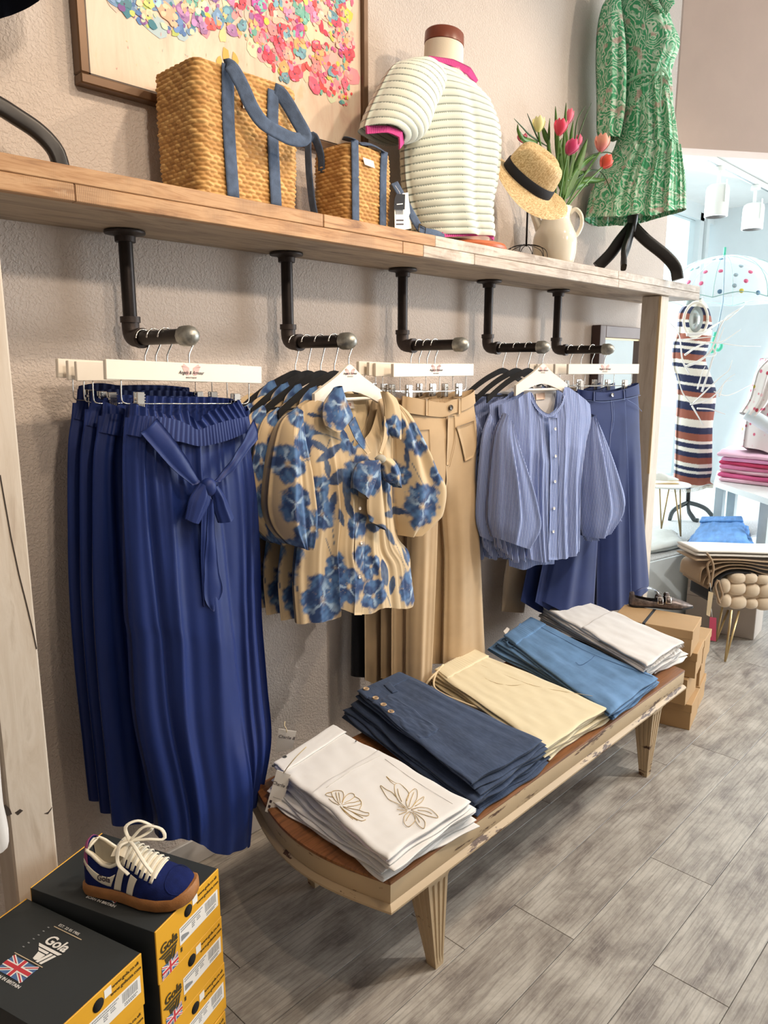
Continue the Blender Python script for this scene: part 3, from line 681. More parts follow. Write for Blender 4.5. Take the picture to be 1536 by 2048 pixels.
def blouse(pl):
    t = thing('floral_blouse', 'beige blouse with blue watercolour flowers and a neck bow, foremost on the second rail', 'blouse', (pl.o[0], pl.o[1], .95), G2)
    L = ZA('400,215 415,480 432,740 452,1000 408,1300 396,1500 416,1782'); R = ZA('1108,165 1112,480 1100,800 1135,1120 1226,1250 1246,1400 1266,1562')
    _f1, _f2 = folds(12, 9, .011, (.018, .045), .06, .05, .003, 16), folds(14, 16, .003, (.008, .018), .1, .03)
    fb = lambda s, q: _f1(s, q) + _f2(s, q)
    putf('body', panel(pl, L, R, ZA('500,150 600,170 680,280 745,385 800,480 850,450 920,380 965,260 990,150 1050,130'), ZA('560,1745 640,1712 655,1650 770,1686 890,1682 960,1640 1100,1652 1190,1640'), 150, 190, .045, 0, fb, pw=3, thf=lambda q: np.clip(.35 + 2.2 * q, 0, 1)), t, pl)
    put('back_lining', panel(pl, ZA('650,95 690,480'), ZA('985,100 960,480'), ZA('740,110 820,100 900,105'), ZA('820,520'), 30, 20, .004, -.022, folds(2, 6, .004, (.03, .05)), pw=6), BEIGEIN, t)
    fs = folds(21, 5, .012, (.05, .10), .05, .12, .003, 12)
    putf('sleeve', panel(pl, ZA('392,205 290,290 235,460 195,720 185,930 230,1080 330,1195'), ZA('412,250 415,500 440,780 462,950 452,1080 432,1205'), (), ZA('380,1215'), 70, 110, .06, .012, fs, thf=lambda q: .3 + .9 * np.sin(q * 2.4)), t, pl)
    fs2 = folds(22, 5, .012, (.05, .10), .05, .12, .003, 12)
    putf('sleeve', panel(pl, ZA('1095,160 1115,480 1105,760 1108,950 1125,1060 1135,1130'), ZA('1110,150 1210,240 1295,420 1385,640 1456,770 1435,950 1380,1010 1255,1095'), (), ZA('1200,1125'), 70, 110, .06, .0, fs2, thf=lambda q: .3 + .9 * np.sin(q * 2.4)), t, pl)
    putf('collar', panel(pl, ZA('600,60 530,150 515,260 535,330'), ZA('645,40 690,150 735,262 690,315'), (), ZA('610,372'), 40, 36, .012, .048, folds(8, 3, .004, (.1, .2))), t, pl)
    putf('collar', panel(pl, ZA('955,85 975,190 985,330 1040,418'), ZA('985,80 1060,140 1092,260 1090,400'), (), ZA('1070,425'), 34, 36, .012, .044, folds(9, 3, .004, (.1, .2))), t, pl)
    putf('neck_tie', ribbon(pl, ZA('735,262 780,370 845,520'), ZA('690,315 745,430 820,530'), [.056, .056, .06], .003, 20, 14), t, pl)
    putf('neck_tie', ribbon(pl, ZA('960,260 945,400 905,520'), ZA('985,340 975,420 925,530'), [.052, .056, .06], .003, 20, 14), t, pl)
    putf('bow_loop', panel(pl, ZA('830,570 740,590 700,680 700,770'), ZA('880,600 862,700 835,780 800,848'), ZA('850,565'), ZA('740,810'), 40, 44, .02, .068, folds(31, 3, .006, (.1, .2))), t, pl)
    putf('bow_loop', panel(pl, ZA('880,570 915,660 940,720 985,735'), ZA('905,545 975,560 1030,640 1042,770'), (), ZA('1020,765'), 40, 40, .018, .068, folds(32, 3, .006, (.1, .2))), t, pl)
    putf('bow_tail', panel(pl, ZA('868,600 820,740 805,900 825,1010'), ZA('890,600 905,740 930,950 944,1075'), (), ZA('880,1040'), 40, 60, .010, .066, folds(33, 2, .006, (.12, .2))), t, pl)
    u, z = pl.uz(*ZA('880,560')[0]); kn = ell(pl.w(u, z, .078), (.017, .013, .012)); mk('bow_knot', kn, FLORAL, t, colr=np.tile(np.array(srgb('#a9a497')), (len(kn[0]), 1)))
    pk = put('placket', ribbon(pl, ZA('745,1010 742,1250 745,1480 735,1686'), ZA('822,1010 815,1250 810,1480 790,1686'), [.054, .054, .054, .056], .002, 30, 16), FLORAL, t)
    res = pk.data; c = floral(pl, np.array([(0, 0)] * 0).reshape(0, 2)) if False else None
    ca = res.color_attributes.new('Col', 'FLOAT_COLOR', 'POINT'); uvs = np.array([[(Vector(v.co) + Vector(ORG[t.name])).dot(Vector(pl.t)) - float(pl.o @ pl.t), v.co.z + ORG[t.name][2]] for v in res.vertices])
    c4 = np.ones((len(uvs), 4)); c4[:, :3] = floral(pl, uvs); ca.data.foreach_set('color', c4.ravel())
    for b in ('783,1168', '772,1413', '772,920'): button('button', pl, ZA(b)[0], .055, .0045, CREAMT, t)
    put('size_label', ribbon(pl, ZA('760,155 770,212'), ZA('850,152 858,208'), [-.012, -.010], .001, 4, 4), CREAMT, t)
    put('label_print', ribbon(pl, ZA('795,172 797,192'), ZA('832,170 834,190'), [-.0108, -.0102], .0006, 3, 3), M('pink_thread', '#d8a898', .8), t)
    return t
bl = blouse(pl)
YB = [-.255, -.2, -.145, -.092]
PB = ['second from the front on the second rail', 'third from the front on the second rail', 'fourth from the front on the second rail', 'nearest to the wall on the second rail']
HG2 = 'hangers on the second rail'
shirt_hanger(AX[1], -.312, 0, 'white wooden shirt hanger with printed logo inside the foremost floral blouse', HG2, True, 1.452)
for i, y in enumerate(YB):
    copy_tree(bl, ((-.014, -.02, -.02, -.024)[i], y + .305, .004 * i), label='beige and blue floral blouse, ' + PB[i], skip=('bow_loop', 'bow_tail', 'bow_knot', 'button', 'size_label', 'label_print'), flat=.38)
    shirt_hanger(AX[1] - .01, y - .012, (2, -2, 1, 0)[i], 'black velvet hanger with a floral blouse, ' + PB[i], HG2, False, 1.436)
# ------------------------------------------------------------------ khaki trousers, third rail
G3 = 'khaki wide-leg trousers on the third rail'
pl = Pl(AX[2], -.205, 0)
def khaki(pl):
    t = thing('khaki_trousers', 'khaki wide-leg trousers with dark waist button, foremost on the third rail', 'trousers', (pl.o[0], pl.o[1], .2), G3)
    cen = ZB('420,112 408,260 400,445')
    put('left_leg', half_leg(pl, ZB('222,100 240,300 245,600 238,1000 234,1540'), cen + ZB('385,720 362,1200 345,1545'), 'L', .33, ZB('300,112'), ZB('290,1560'), .034, folds(41, 4, .007, (.05, .12), .2, .1)), KHAKI, t)
    put('right_leg', half_leg(pl, ZB('577,70 592,280 586,500 602,820 620,1180 632,1400'), cen + ZB('425,760 433,960 425,1450'), 'R', .33, ZB('500,95'), ZB('520,1440'), .034, folds(42, 4, .007, (.05, .12), .2, .1)), KHAKI, t)
    put('waistband', panel(pl, ZB('216,82 212,165'), ZB('577,48 583,112'), ZB('300,100 400,116 440,100 500,88'), ZB('300,180 395,188 440,172 510,150'), 60, 8, .025, .002, None, pw=5), KHAKI, t)
    put('fly', ribbon(pl, ZB('408,180 400,300 400,430'), ZB('440,180 436,300 412,430'), [.036, .040, .036], .002, 14, 5), KHAKI, t)
    put('pocket', ribbon(pl, ZB('450,238 470,310 494,412'), ZB('540,205 550,330 535,390'), [.036, .038, .037], .0015, 12, 6), KHAKI, t)
    put('pocket', ribbon(pl, ZB('250,255 252,330 256,420'), ZB('312,250 315,340 316,430'), [.035, .037, .036], .0015, 12, 6), KHAKI, t)
    for a in ('302,95 300,180', '470,92 468,172'): put('belt_loop', ribbon(pl, ZB(a), [(x + 5, y) for x, y in ZB(a)], [.030, .031], .003, 5, 3), KHAKI, t)
    seam('stitching', pl, ZB('450,240 500,228 540,206'), .0405, KHST, t, .0006); seam('stitching', pl, ZB('436,190 434,320 412,440'), [.040, .0435, .039], KHST, t, .0006)
    seam('stitching', pl, ZB('450,240 472,330 494,412'), [.0385, .0405, .0395], KHST, t, .0006)
    b = button('waist_button', pl, ZB('427,140')[0], .030, .0095, M('dark_horn_button', '#4b4238', .3), t, .005)
    return t
kh = khaki(pl)
YK = [-.172, -.138, -.102]
PK = ['second from the front on the third rail', 'third from the front on the third rail', 'nearest to the wall on the third rail']
HG3 = 'white trouser hangers on the third rail'
trouser_hanger(AX[2], -.205, 0, 'white trouser hanger with printed logo above the foremost khaki trousers', HG3, lg=True)
for i, y in enumerate(YK):
    copy_tree(kh, ((-.035, -.05, -.09)[i], y + .205, (-.0, .005, .0)[i]), label='khaki wide-leg trousers, ' + PK[i], flat=.4, skip=('waist_button',))
    trouser_hanger(AX[2], y, (-2, 3, 6)[i], 'white trouser hanger with khaki trousers, ' + PK[i], HG3, shift=(-.035, -.05, -.075)[i], tilt=(-.5, -1, -1.5)[i])
pb = Pl(AX[2], -.062, 0)
t = thing('black_trousers', 'narrow black trousers hanging against the wall behind the khaki trousers', 'trousers', (AX[2] - .3, -.06, .25))
put('leg', panel(pb, PX('712,830 708,1000 703,1352'), PX('745,830 742,1000 735,1352'), (), (), 16, 30, .018, 0, folds(3, 2, .003, (.1, .2))), BLK, t)
put('waistband', panel(pb, PX('711,805 711,835'), PX('746,805 746,835'), (), (), 16, 5, .02, 0), BLK, t)

# ------------------------------------------------------------------ striped shirts, fourth rail
def m_stripe():
    n = NT('blue_white_seersucker'); v = n.co('UV')
    w_ = n.n('TexWave', Vector=v, Scale=54., Distortion=.35, Detail=1., Detail_Scale=30., bands_direction='X', wave_type='BANDS').outputs['Fac']
    n.base(n.ramp(w_, [(.36, srgb('#40568f')), (.62, srgb('#a4afd2'))]))
    n.bump(n.math('ADD', w_, n.math('MULTIPLY', n.noise(v, 160, 2), 1.2)), .3, .002)
    return n.done(.8, 0., Sheen_Weight=.2, Specular_IOR_Level=.25)
STR = m_stripe(); PEARL = M('pearl_button', '#e8e6e0', .2, var=.05)
SHIN = m_cloth('shirt_inside', '#d9d3cf', .05)
G4 = 'blue striped shirts on the fourth rail'
pl = Pl(AX[3], -.30, -14)
def shirt(pl):
    t = thing('striped_shirt', 'blue and white striped shirt with balloon sleeves, foremost on the fourth rail', 'shirt', (pl.o[0], pl.o[1], .95), G4)
    put('body', panel(pl, ZB('706,128 722,300 742,600 760,800 776,886'), ZB('1178,128 1180,220 1152,330 1126,520 1121,700 1118,858'), ZB('790,92 858,62 885,140 940,172 1000,118 1030,36 1100,70'), ZB('830,905 885,918 960,906 1042,893'), 120, 120, .05, 0, (lambda s, q: folds(51, 9, .011, (.02, .045), .05, .05, .004, 30)(s, q) + folds(55, 14, .006, (.01, .02), .1, .04)(s, q)), thf=lambda q: np.clip(.4 + 1.8 * q, 0, 1)), STR, t)
    put('back_tail', panel(pl, ZB('780,780 792,962'), ZB('1032,780 1024,950'), (), ZB('862,978 930,955'), 50, 30, .008, -.03, folds(52, 5, .006, (.04, .08)), pw=5), STR, t)
    put('back_lining', panel(pl, ZB('850,45 870,170'), ZB('1034,25 1010,165'), ZB('940,55'), ZB('940,190'), 24, 14, .004, -.02, None, pw=6), SHIN, t)
    fs = folds(53, 5, .014, (.05, .1), .05, .12, .004, 18)
    put('sleeve', panel(pl, ZB('692,165 648,280 624,480 612,690 636,790'), ZB('728,235 800,470 850,640 866,740 805,845'), (), ZB('700,815 760,835'), 60, 90, .055, .045, fs, thf=lambda q: .35 + .9 * np.sin(q * 2.3)), STR, t)
    put('sleeve', panel(pl, ZB('1186,190 1152,330 1132,500 1132,720 1150,800'), ZB('1196,175 1250,300 1312,490 1342,635 1262,745'), (), ZB('1205,795'), 60, 90, .055, -.01, folds(54, 5, .014, (.05, .1), .05, .12, .004, 18), thf=lambda q: .35 + .9 * np.sin(q * 2.3)), STR, t)
    ruf = lambda s, q: .010 * np.sin(s * 40 + 2 * np.sin(s * 5)) * (.3 + q)
    put('cuff_ruffle', panel(pl, ZB('640,770 655,842'), ZB('812,805 800,852'), (), ZB('690,885 720,912 745,890 772,908 780,862'), 90, 14, .025, .05, ruf, pw=4), STR, t)
    put('cuff_ruffle', panel(pl, ZB('1148,775 1170,826'), ZB('1318,655 1338,698'), ZB('1240,730'), ZB('1215,812 1245,790 1252,752 1300,730'), 90, 14, .025, -.01, ruf, pw=4), STR, t)
    put('neck_band', ribbon(pl, ZB('855,58 885,140 940,170 1000,116 1032,34'), ZB('845,75 878,155 940,186 1006,130 1040,44'), [.018, .034, .040, .034, .018], .003, 40, 4), STR, t)
    put('placket', ribbon(pl, ZB('922,190 922,400 918,650 912,905'), ZB('964,190 964,400 962,650 960,905'), [.045, .054, .055, .056], .002, 40, 6), STR, t)
    for b in ('941,245', '943,382', '940,510', '936,645', '933,762'): button('button', pl, ZB(b)[0], .057, .0055, PEARL, t)
    put('size_label', ribbon(pl, ZB('912,70 914,102'), ZB('958,66 960,98'), [-.012, -.012], .001, 4, 4), M('peach_label', '#e9c9b4', .7), t)
    return t
sh = shirt(pl)
YS = [-.25, -.2, -.14]
PS = ['second from the front on the fourth rail', 'third from the front on the fourth rail', 'nearest to the wall on the fourth rail']
HG4 = 'hangers on the fourth rail'
shirt_hanger(AX[3], -.306, -14, 'white wooden shirt hanger with printed logo inside the foremost striped shirt', HG4, True, 1.455)
for i, y in enumerate(YS):
    copy_tree(sh, ((-.02, -.035, -.045)[i], y + .30, -.006 * i), label='blue striped balloon-sleeve shirt, ' + PS[i], flat=.4, skip=('button', 'size_label', 'back_tail'))
    shirt_hanger(AX[3] - .02, y - .01, -10, 'black velvet hanger with a striped shirt, ' + PS[i], HG4, False, 1.44)

# ------------------------------------------------------------------ navy jeans, fifth rail
G5 = 'navy wide-leg jeans on the fifth rail'
pl = Pl(AX[4], -.29, -16)
def jeans(pl):
    t = thing('navy_jeans', 'navy wide-leg jeans with pale topstitching, foremost on the fifth rail', 'jeans', (pl.o[0], pl.o[1], .2), G5)
    cen = ZB('1268,62 1258,180 1246,290')
    put('left_leg', half_leg(pl, ZB('1112,60 1085,300 1055,520 990,850 925,1130'), cen + ZB('1222,560 1206,850 1188,1195'), 'L', .3, ZB('1190,72'), ZB('1060,1195'), .036, folds(61, 4, .010, (.05, .1), .2, .1)), NAVY, t)
    put('right_leg', half_leg(pl, ZB('1420,26 1427,250 1440,550 1464,850 1478,1035'), cen + ZB('1228,560 1214,850 1212,1182'), 'R', .3, ZB('1340,55'), ZB('1300,1160 1400,1100'), .036, folds(62, 5, .011, (.04, .09), .2, .1)), NAVY, t)
    put('waistband', panel(pl, ZB('1112,48 1114,95'), ZB('1422,14 1426,72'), ZB('1200,62 1270,58 1350,40'), ZB('1200,104 1268,100 1350,86'), 50, 8, .024, .002, None, pw=5), NAVY, t)
    for a in ('1322,50 1324,100', '1170,58 1168,108'): put('belt_loop', ribbon(pl, ZB(a), [(x + 4, y) for x, y in ZB(a)], [.029, .030], .003, 5, 3), NAVY, t)
    for a, v in (('1330,98 1370,122 1424,160', [.038, .04, .02]), ('1262,110 1262,200 1250,270', [.038, .041, .04]), ('1320,110 1330,400 1340,700 1350,1100', [.039, .042, .042, .044]), ('1118,100 1200,110 1268,106 1350,92 1424,78', [.012, .03, .03, .03, .012])):
        seam('stitching', pl, ZB(a), v, NAVYST, t, .0008)
    button('waist_button', pl, ZB('1262,75')[0], .029, .008, CHROME, t, .005)
    return t
je = jeans(pl)
YJ = [-.235, -.185, -.135]
PJ = ['second from the front on the fifth rail', 'third from the front on the fifth rail', 'nearest to the wall on the fifth rail']
HG5 = 'white trouser hangers on the fifth rail'
trouser_hanger(AX[4], -.29, -16, 'white trouser hanger with printed logo above the foremost navy jeans', HG5, lg=True)
for i, y in enumerate(YJ):
    if i < 2: copy_tree(je, ((-.03, -.06)[i], y + .29, 0), label='navy wide-leg jeans, ' + PJ[i], flat=.4, skip=('waist_button',))
    trouser_hanger(AX[4], y, (-12, -16, -8)[i], ('white trouser hanger with navy jeans, ' + PJ[i]) if i < 2 else 'white trouser hanger with stone trousers, nearest to the wall on the fifth rail', HG5, shift=(-.02, -.04, -.06)[i])
ps = Pl(AX[4] - .02, -.125, -8)
t = thing('stone_trousers', 'stone beige trousers with one leg showing below the striped shirts', 'trousers', (AX[4] - .25, -.1, .45))
for a, b in (('1088,800 1050,950 1012,1130 1003,1222', '1112,800 1090,950 1060,1130 1047,1224'), ('1112,800 1110,950 1095,1130 1085,1222', '1150,800 1150,950 1140,1130 1130,1224')):
    put('leg', panel(ps, PX(a), PX(b), (), (), 20, 30, .018, 0, folds(3, 2, .004, (.1, .2))), BEIGE, t)
put('waistband', panel(ps, PX('1090,775 1088,806'), PX('1152,775 1152,806'), (), (), 16, 5, .018, 0), BEIGE, t)
# ------------------------------------------------------------------ bench
BZ = .362
def m_distress(name, c, under, amt=(.60, .64), sc=7., edge=True):
    n = NT(name); v = n.co('Object'); s1 = n.n('VectorMath', operation='MULTIPLY', _0=v); s1.inputs[1].default_value = (.6, 1., 4.)
    f = n.noise(s1.outputs[0], sc, 8, .7); g = n.noise(v, 3, 3); c = srgb(c)
    b = n.ramp(g, [(.3, tuple(x * .88 for x in c)), (.7, c)])
    n.base(n.mix(n.ramp(f, [(amt[0], (0, 0, 0)), (amt[1], (1, 1, 1))]), b, srgb(under))); n.bump(f, .15, .002); return n.done(.55)
BPAINT = m_distress('distressed_cream_paint', '#b9a17f', '#4d3018', (.572, .592))
BTOP = m_wood('worn_brown_top', ['#4d2e18', '#734824', '#875630', '#613a1c'], sx=2.5, sy=30, rough=.42, patch='#3f2413', pf=(.6, .75))
def bench_outline(off, n=26):
    fl, bl_, x1, y0, y1 = (1.035, -.80), (1.062, -.285), 2.60, -.80, -.285
    pts = []
    t = np.linspace(0, 1, n)
    for k in t: pts.append((fl[0] + (bl_[0] - fl[0]) * k - .058 * math.sin(PI * k), fl[1] + (bl_[1] - fl[1]) * k))
    for k in t: pts.append((x1 - .0 * k + .05 * math.sin(PI * k), y1 + (y0 - y1) * k))
    P = np.array(pts); c = P.mean(0)
    nx = []
    for i in range(len(P)):
        a, b = P[i - 1], P[(i + 1) % len(P)]; d1 = P[i] - a; d2 = b - P[i]; d1 /= np.linalg.norm(d1) + 1e-9; d2 /= np.linalg.norm(d2) + 1e-9
        n1 = np.array([-d1[1], d1[0]]); n2 = np.array([-d2[1], d2[0]]); nn = n1 + n2; nn /= max(np.linalg.norm(nn), 1e-6); nn /= max(nn @ n1, .5)
        if nn @ (P[i] - c) < 0 and abs(nn @ n1) > 0: pass
        nx.append(nn)
    return P + np.array(nx) * off
def loft(rings, cap0=True, cap1=True):
    k = len(rings[0]); V = np.concatenate(rings); Fc = gridfaces(k, len(rings), True)
    if cap0: Fc.append(list(range(k))[::-1])
    if cap1: Fc.append(list(range(k * (len(rings) - 1), k * len(rings))))
    return V, Fc
def ring(off, z): 
    p = bench_outline(off); return np.c_[p, np.full(len(p), z)]
sgn = 1 if np.linalg.norm(bench_outline(.05)[13] - np.array([1.8, -.54])) > np.linalg.norm(bench_outline(0)[13] - np.array([1.8, -.54])) else -1
bench = thing('display_bench', 'long low bench with distressed cream apron, bowed ends and brown wooden top', 'bench', (1.8, -.54, 0))
mk('apron', loft([ring(sgn * o, z) for o, z in ((-.02, .284), (.004, .284), (.009, .288), (.010, .294), (.004, .301), (-.002, .305), (0, .309), (.001, .352), (-.001, .356), (-.02, .356))], False, False), BPAINT, bench, auto=35)
mk('bench_top', loft([ring(sgn * o, z) for o, z in ((-.03, .34), (-.004, .342), (.002, .3555), (.001, .360), (-.003, BZ))]), BTOP, bench, auto=35)
def fluted_leg(cx, cy, fx, fy, flip=1):
    side = [(-.5, 0), (-.36, 0), (-.33, -.045), (-.24, -.045), (-.21, 0), (-.07, 0), (-.045, -.045), (.045, -.045), (.07, 0), (.21, 0), (.24, -.045), (.33, -.045), (.36, 0)]
    sec = []
    for k in range(4):
        a = k * PI / 2
        for u, d in side: x, y = u, -.5 - d; sec.append((x * math.cos(a) - y * math.sin(a), x * math.sin(a) + y * math.cos(a)))
    sec = np.array(sec); sq = np.array([(x / max(abs(x), abs(y)) * .5, y / max(abs(x), abs(y)) * .5) if True else 0 for x, y in sec])
    R = []
    for z, wd, s_ in ((.300, .080, sq), (.262, .080, sq), (.250, .072, sq), (.246, .071, sec), (.03, .033, sec), (.012, .031, sq), (0, .028, sq)):
        k = z / .3; R.append(np.c_[s_ * wd + np.array([fx + (cx - fx) * k, fy + (cy - fy) * k]), np.full(len(sec), z)])
    return loft(R[::-1])
for cx, cy, fx, fy in ((1.215, -.745, 1.238, -.762), (2.43, -.745, 2.425, -.755), (1.215, -.335, 1.225, -.33), (2.43, -.335, 2.425, -.33)):
    mk('leg', fluted_leg(cx, cy, fx, fy), BPAINT, bench, auto=25)

# ------------------------------------------------------------------ folded trousers on the bench
def bil(c, s, t):
    s = np.asarray(s, float)[..., None]; t = np.asarray(t, float)[..., None]
    return c[0] * (1 - s) * (1 - t) + c[1] * s * (1 - t) + c[2] * s * t + c[3] * (1 - s) * t
def slab(c, z0, h, seed=0, nu=30, nv=40, wob=.004, rnd=.9, sag=0., ridge=0.):
    """one folded layer of cloth: c = corners back-left, back-right, front-right, front-left"""
    c = [np.array(x, float)[:2] for x in c]
    g = lambda n: .5 - .5 * np.cos(np.linspace(0, PI, n)) * (1 - .35 * np.sin(np.linspace(0, PI, n)) ** 2 * 0)
    s = g(nu)[None, :] + 0 * g(nv)[:, None]; t = 0 * s + g(nv)[:, None]
    wd = np.linalg.norm(c[1] - c[0]); ln = np.linalg.norm(c[3] - c[0]); r = h * rnd
    ds = np.minimum(s, 1 - s) * wd; dt = np.minimum(t, 1 - t) * ln
    fs = np.sqrt(np.clip(1 - (1 - np.clip(ds / r, 0, 1)) ** 2, 0, 1)); ft = np.sqrt(np.clip(1 - (1 - np.clip(dt / r, 0, 1)) ** 2, 0, 1)); hf = fs * ft
    P = bil(c, s, t); rr = np.random.RandomState(seed); ph = rr.uniform(0, 6, 4)
    ex = wob * (np.sin(t * 7 + ph[0]) + .6 * np.sin(t * 17 + ph[1])); ey = wob * (np.sin(s * 6 + ph[2]) + .5 * np.sin(s * 15 + ph[3]))
    dx = (c[1] - c[0]) / wd; dy = (c[3] - c[0]) / ln
    P = P + (ex * (2 * np.abs(s - .5)) ** 2)[..., None] * dx + (ey * (2 * np.abs(t - .5)) ** 2)[..., None] * dy
    nz = wob * .5 * noise1(s * 7, t * 8, seed + 5) + ridge * noise1(s * 26 + 4 * t, t * 6, seed + 8)
    zt = z0 + h * .5 + h * .5 * hf + nz * hf - sag * (t ** 2); zb = z0 + h * .5 - h * .5 * hf - sag * (t ** 2) * .6
    zb = np.minimum(np.maximum(zb, z0), zt)
    n = nu * nv; V = np.concatenate([np.dstack([P, zt]).reshape(-1, 3), np.dstack([P, zb]).reshape(-1, 3)])
    Fc = gridfaces(nu, nv) + gridfaces(nu, nv, flip=True, off=n)
    for j in range(nv - 1): a = j * nu; b = a + nu - 1; Fc += [[a, a + nu, a + nu + n, a + n], [b, b + n, b + nu + n, b + nu]]
    for i in range(nu - 1): Fc += [[i, i + n, i + 1 + n, i + 1], [n - nu + i, n - nu + i + 1, 2 * n - nu + i + 1, 2 * n - nu + i]]
    wd_, ln_ = wd, ln; uv = np.concatenate([np.stack([s * wd_, t * ln_], -1).reshape(-1, 2)] * 2)
    return (V, Fc), uv
def uvjoin(*rs):
    VF = join(*[r[0] for r in rs]); return VF, np.concatenate([r[1] for r in rs])
def corners(px4, z): return [at_z(x, y, z)[:2] for x, y in PX(px4)]
def inset(c, a, b, t0=0., t1=1.):
    return [bil(c, *p) for p in ((a, t0), (b, t0), (b, t1), (a, t1))]
def jig(c, seed, amt=.008):
    r = np.random.RandomState(seed); m = sum(c) / 4; d = r.uniform(-amt, amt, 2); k = 1 + r.uniform(-.02, .02)
    return [m + (x - m) * k + d + r.uniform(-amt * .4, amt * .4, 2) for x in c]
def stack(c, ztop, n, name, lab, cat, group, mat, seed, plies=2, ridge=0., jit=.008, c0=None):
    """n folded pairs from the bench top up; returns (thing of the topmost pair, its z)"""
    h = (ztop - BZ) / n; ORD = ['lowest', 'second from the bottom', 'third from the bottom', 'fourth from the bottom', 'fifth from the bottom', 'sixth from the bottom']
    for i in range(n):
        z0 = BZ + .0006 + i * h; top = i == n - 1
        t = thing(name, (lab + ', topmost of its stack') if top else (lab + ', ' + ORD[i] + ' of its stack'), cat, (*(sum(c) / 4), z0), group)
        ci = c if c0 is None else [a + (b - a) * (i / max(1, n - 1)) for a, b in zip(c0, c)]
        cc = c if top else jig(ci, seed + i, jit)
        rk = np.random.RandomState(seed + i); sp = np.r_[0, np.sort(rk.uniform(.25, .75, plies - 1)), 1] if plies > 1 else np.array([0, 1.])
        for k in range(plies):
            hp = h * (sp[k + 1] - sp[k])
            r_ = slab(cc if k == plies - 1 else jig(cc, seed * 3 + i * 5 + k, .007), z0 + h * sp[k], hp * (1.04 if k < plies - 1 else .98), seed + i * 7 + k, wob=.0055 if not top else .004, ridge=ridge * (1 if top else .4), rnd=1.3)
            put('folded_leg', r_, mat, t)
    return t, z0 + h
def onp(c, s, t, z): 
    p = bil(c, s, t); return np.array([p[0], p[1], z])
def surfline(name, px, z, mat, parent, r=.0008, n=None, closed=False):
    P = [at_z(x, y, z) for x, y in px]; 
    if closed: P.append(P[0])
    return mk(name, tube(P, r, 5, n or max(8, len(P) * 5)), mat, parent)
def disc_on(name, px, z, r, th, mat, parent, holes=0):
    p = at_z(*px, z); o = mk(name, lathe([(.0005, 0), (r, 0), (r, th * .6), (r * .9, th), (r * .72, th * .72), (.0005, th * .6)], 20, p), mat, parent, auto=40)
    for k in range(holes):
        a = PI / 4 + k * PI / 2; mk('button_hole', lathe([(.0003, 0), (.0012, 0), (.0012, .0004), (.0003, .0004)], 8, p + np.array([math.cos(a) * r * .25, math.sin(a) * r * .25, th * .62])), INK, o)
    return o
WHT = m_cloth('white_cotton_denim', '#dedbd8', .03, .8); GOLD = M('gold_thread', '#b89a5c', .45, .1)
DENIM = m_cloth('dark_indigo_linen_denim', '#2e3c56', .25, .85, 500, .2, .1, streak=(240, 30, 1))
CREAM = m_cloth('cream_cotton', '#dccdaa', .03, .8); CREAMD = M('cream_cord', '#dcc7a2', .8)
JEAN = m_cloth('mid_blue_soft_denim', '#56799f', .25, .8, 500, .12, .1, streak=(26, 5, 1)); JEAND = M('blue_stitch', '#3c5a80', .8)
GREYW = m_cloth('off_white_denim', '#d8d3ce', .04, .85); LIL = m_cloth('pale_lilac_denim', '#ddd0d6', .04, .85)
Z5, Z2 = zz(480, 1550, 3.491), zz(500, 1300, 3.072)
ZM = zz(660, 1180, 2.0757)
# white embroidered jeans
zt = .445; c = corners('548,1524 668,1448 940,1600 774,1716', zt)
cb = [x + np.array([.012, .0]) for x in c]
t, zt2 = stack(cb, zt - .018, 5, 'white_jeans', 'folded white jeans, near bench end', 'jeans', 'white jeans stacked on the bench', WHT, 100, jit=.008, c0=corners('530,1592 672,1470 950,1640 764,1757', .372))
t['label'] = 'folded white jeans just under the embroidered pair, nearest the bench end'
t = thing('embroidered_jeans', 'folded white jeans with gold flower embroidery, on top of the nearest stack', 'jeans', (*(sum(c) / 4), zt - .018), 'white jeans stacked on the bench')
put('folded_seat', slab(inset(c, 0, 1, 0, .62), zt - .0175, .012, 3, wob=.003, ridge=.0008), WHT, t)
hem = put('folded_leg', slab(inset(c, 0, 1.0, .36, 1.0), zt - .012, .012, 9, wob=.003, ridge=.0004, nu=44, nv=50), WHT, t)
put('under_fold', slab(inset(c, .0, 1, .5, .98), zt - .0178, .007, 12, wob=.003), LIL, t)
wbc = inset(c, .0, 1., -.005, .11); put('waistband', slab(wbc, zt - .0065, .006, 4, nv=14, wob=.001), WHT, t)
ez = zt + .0012
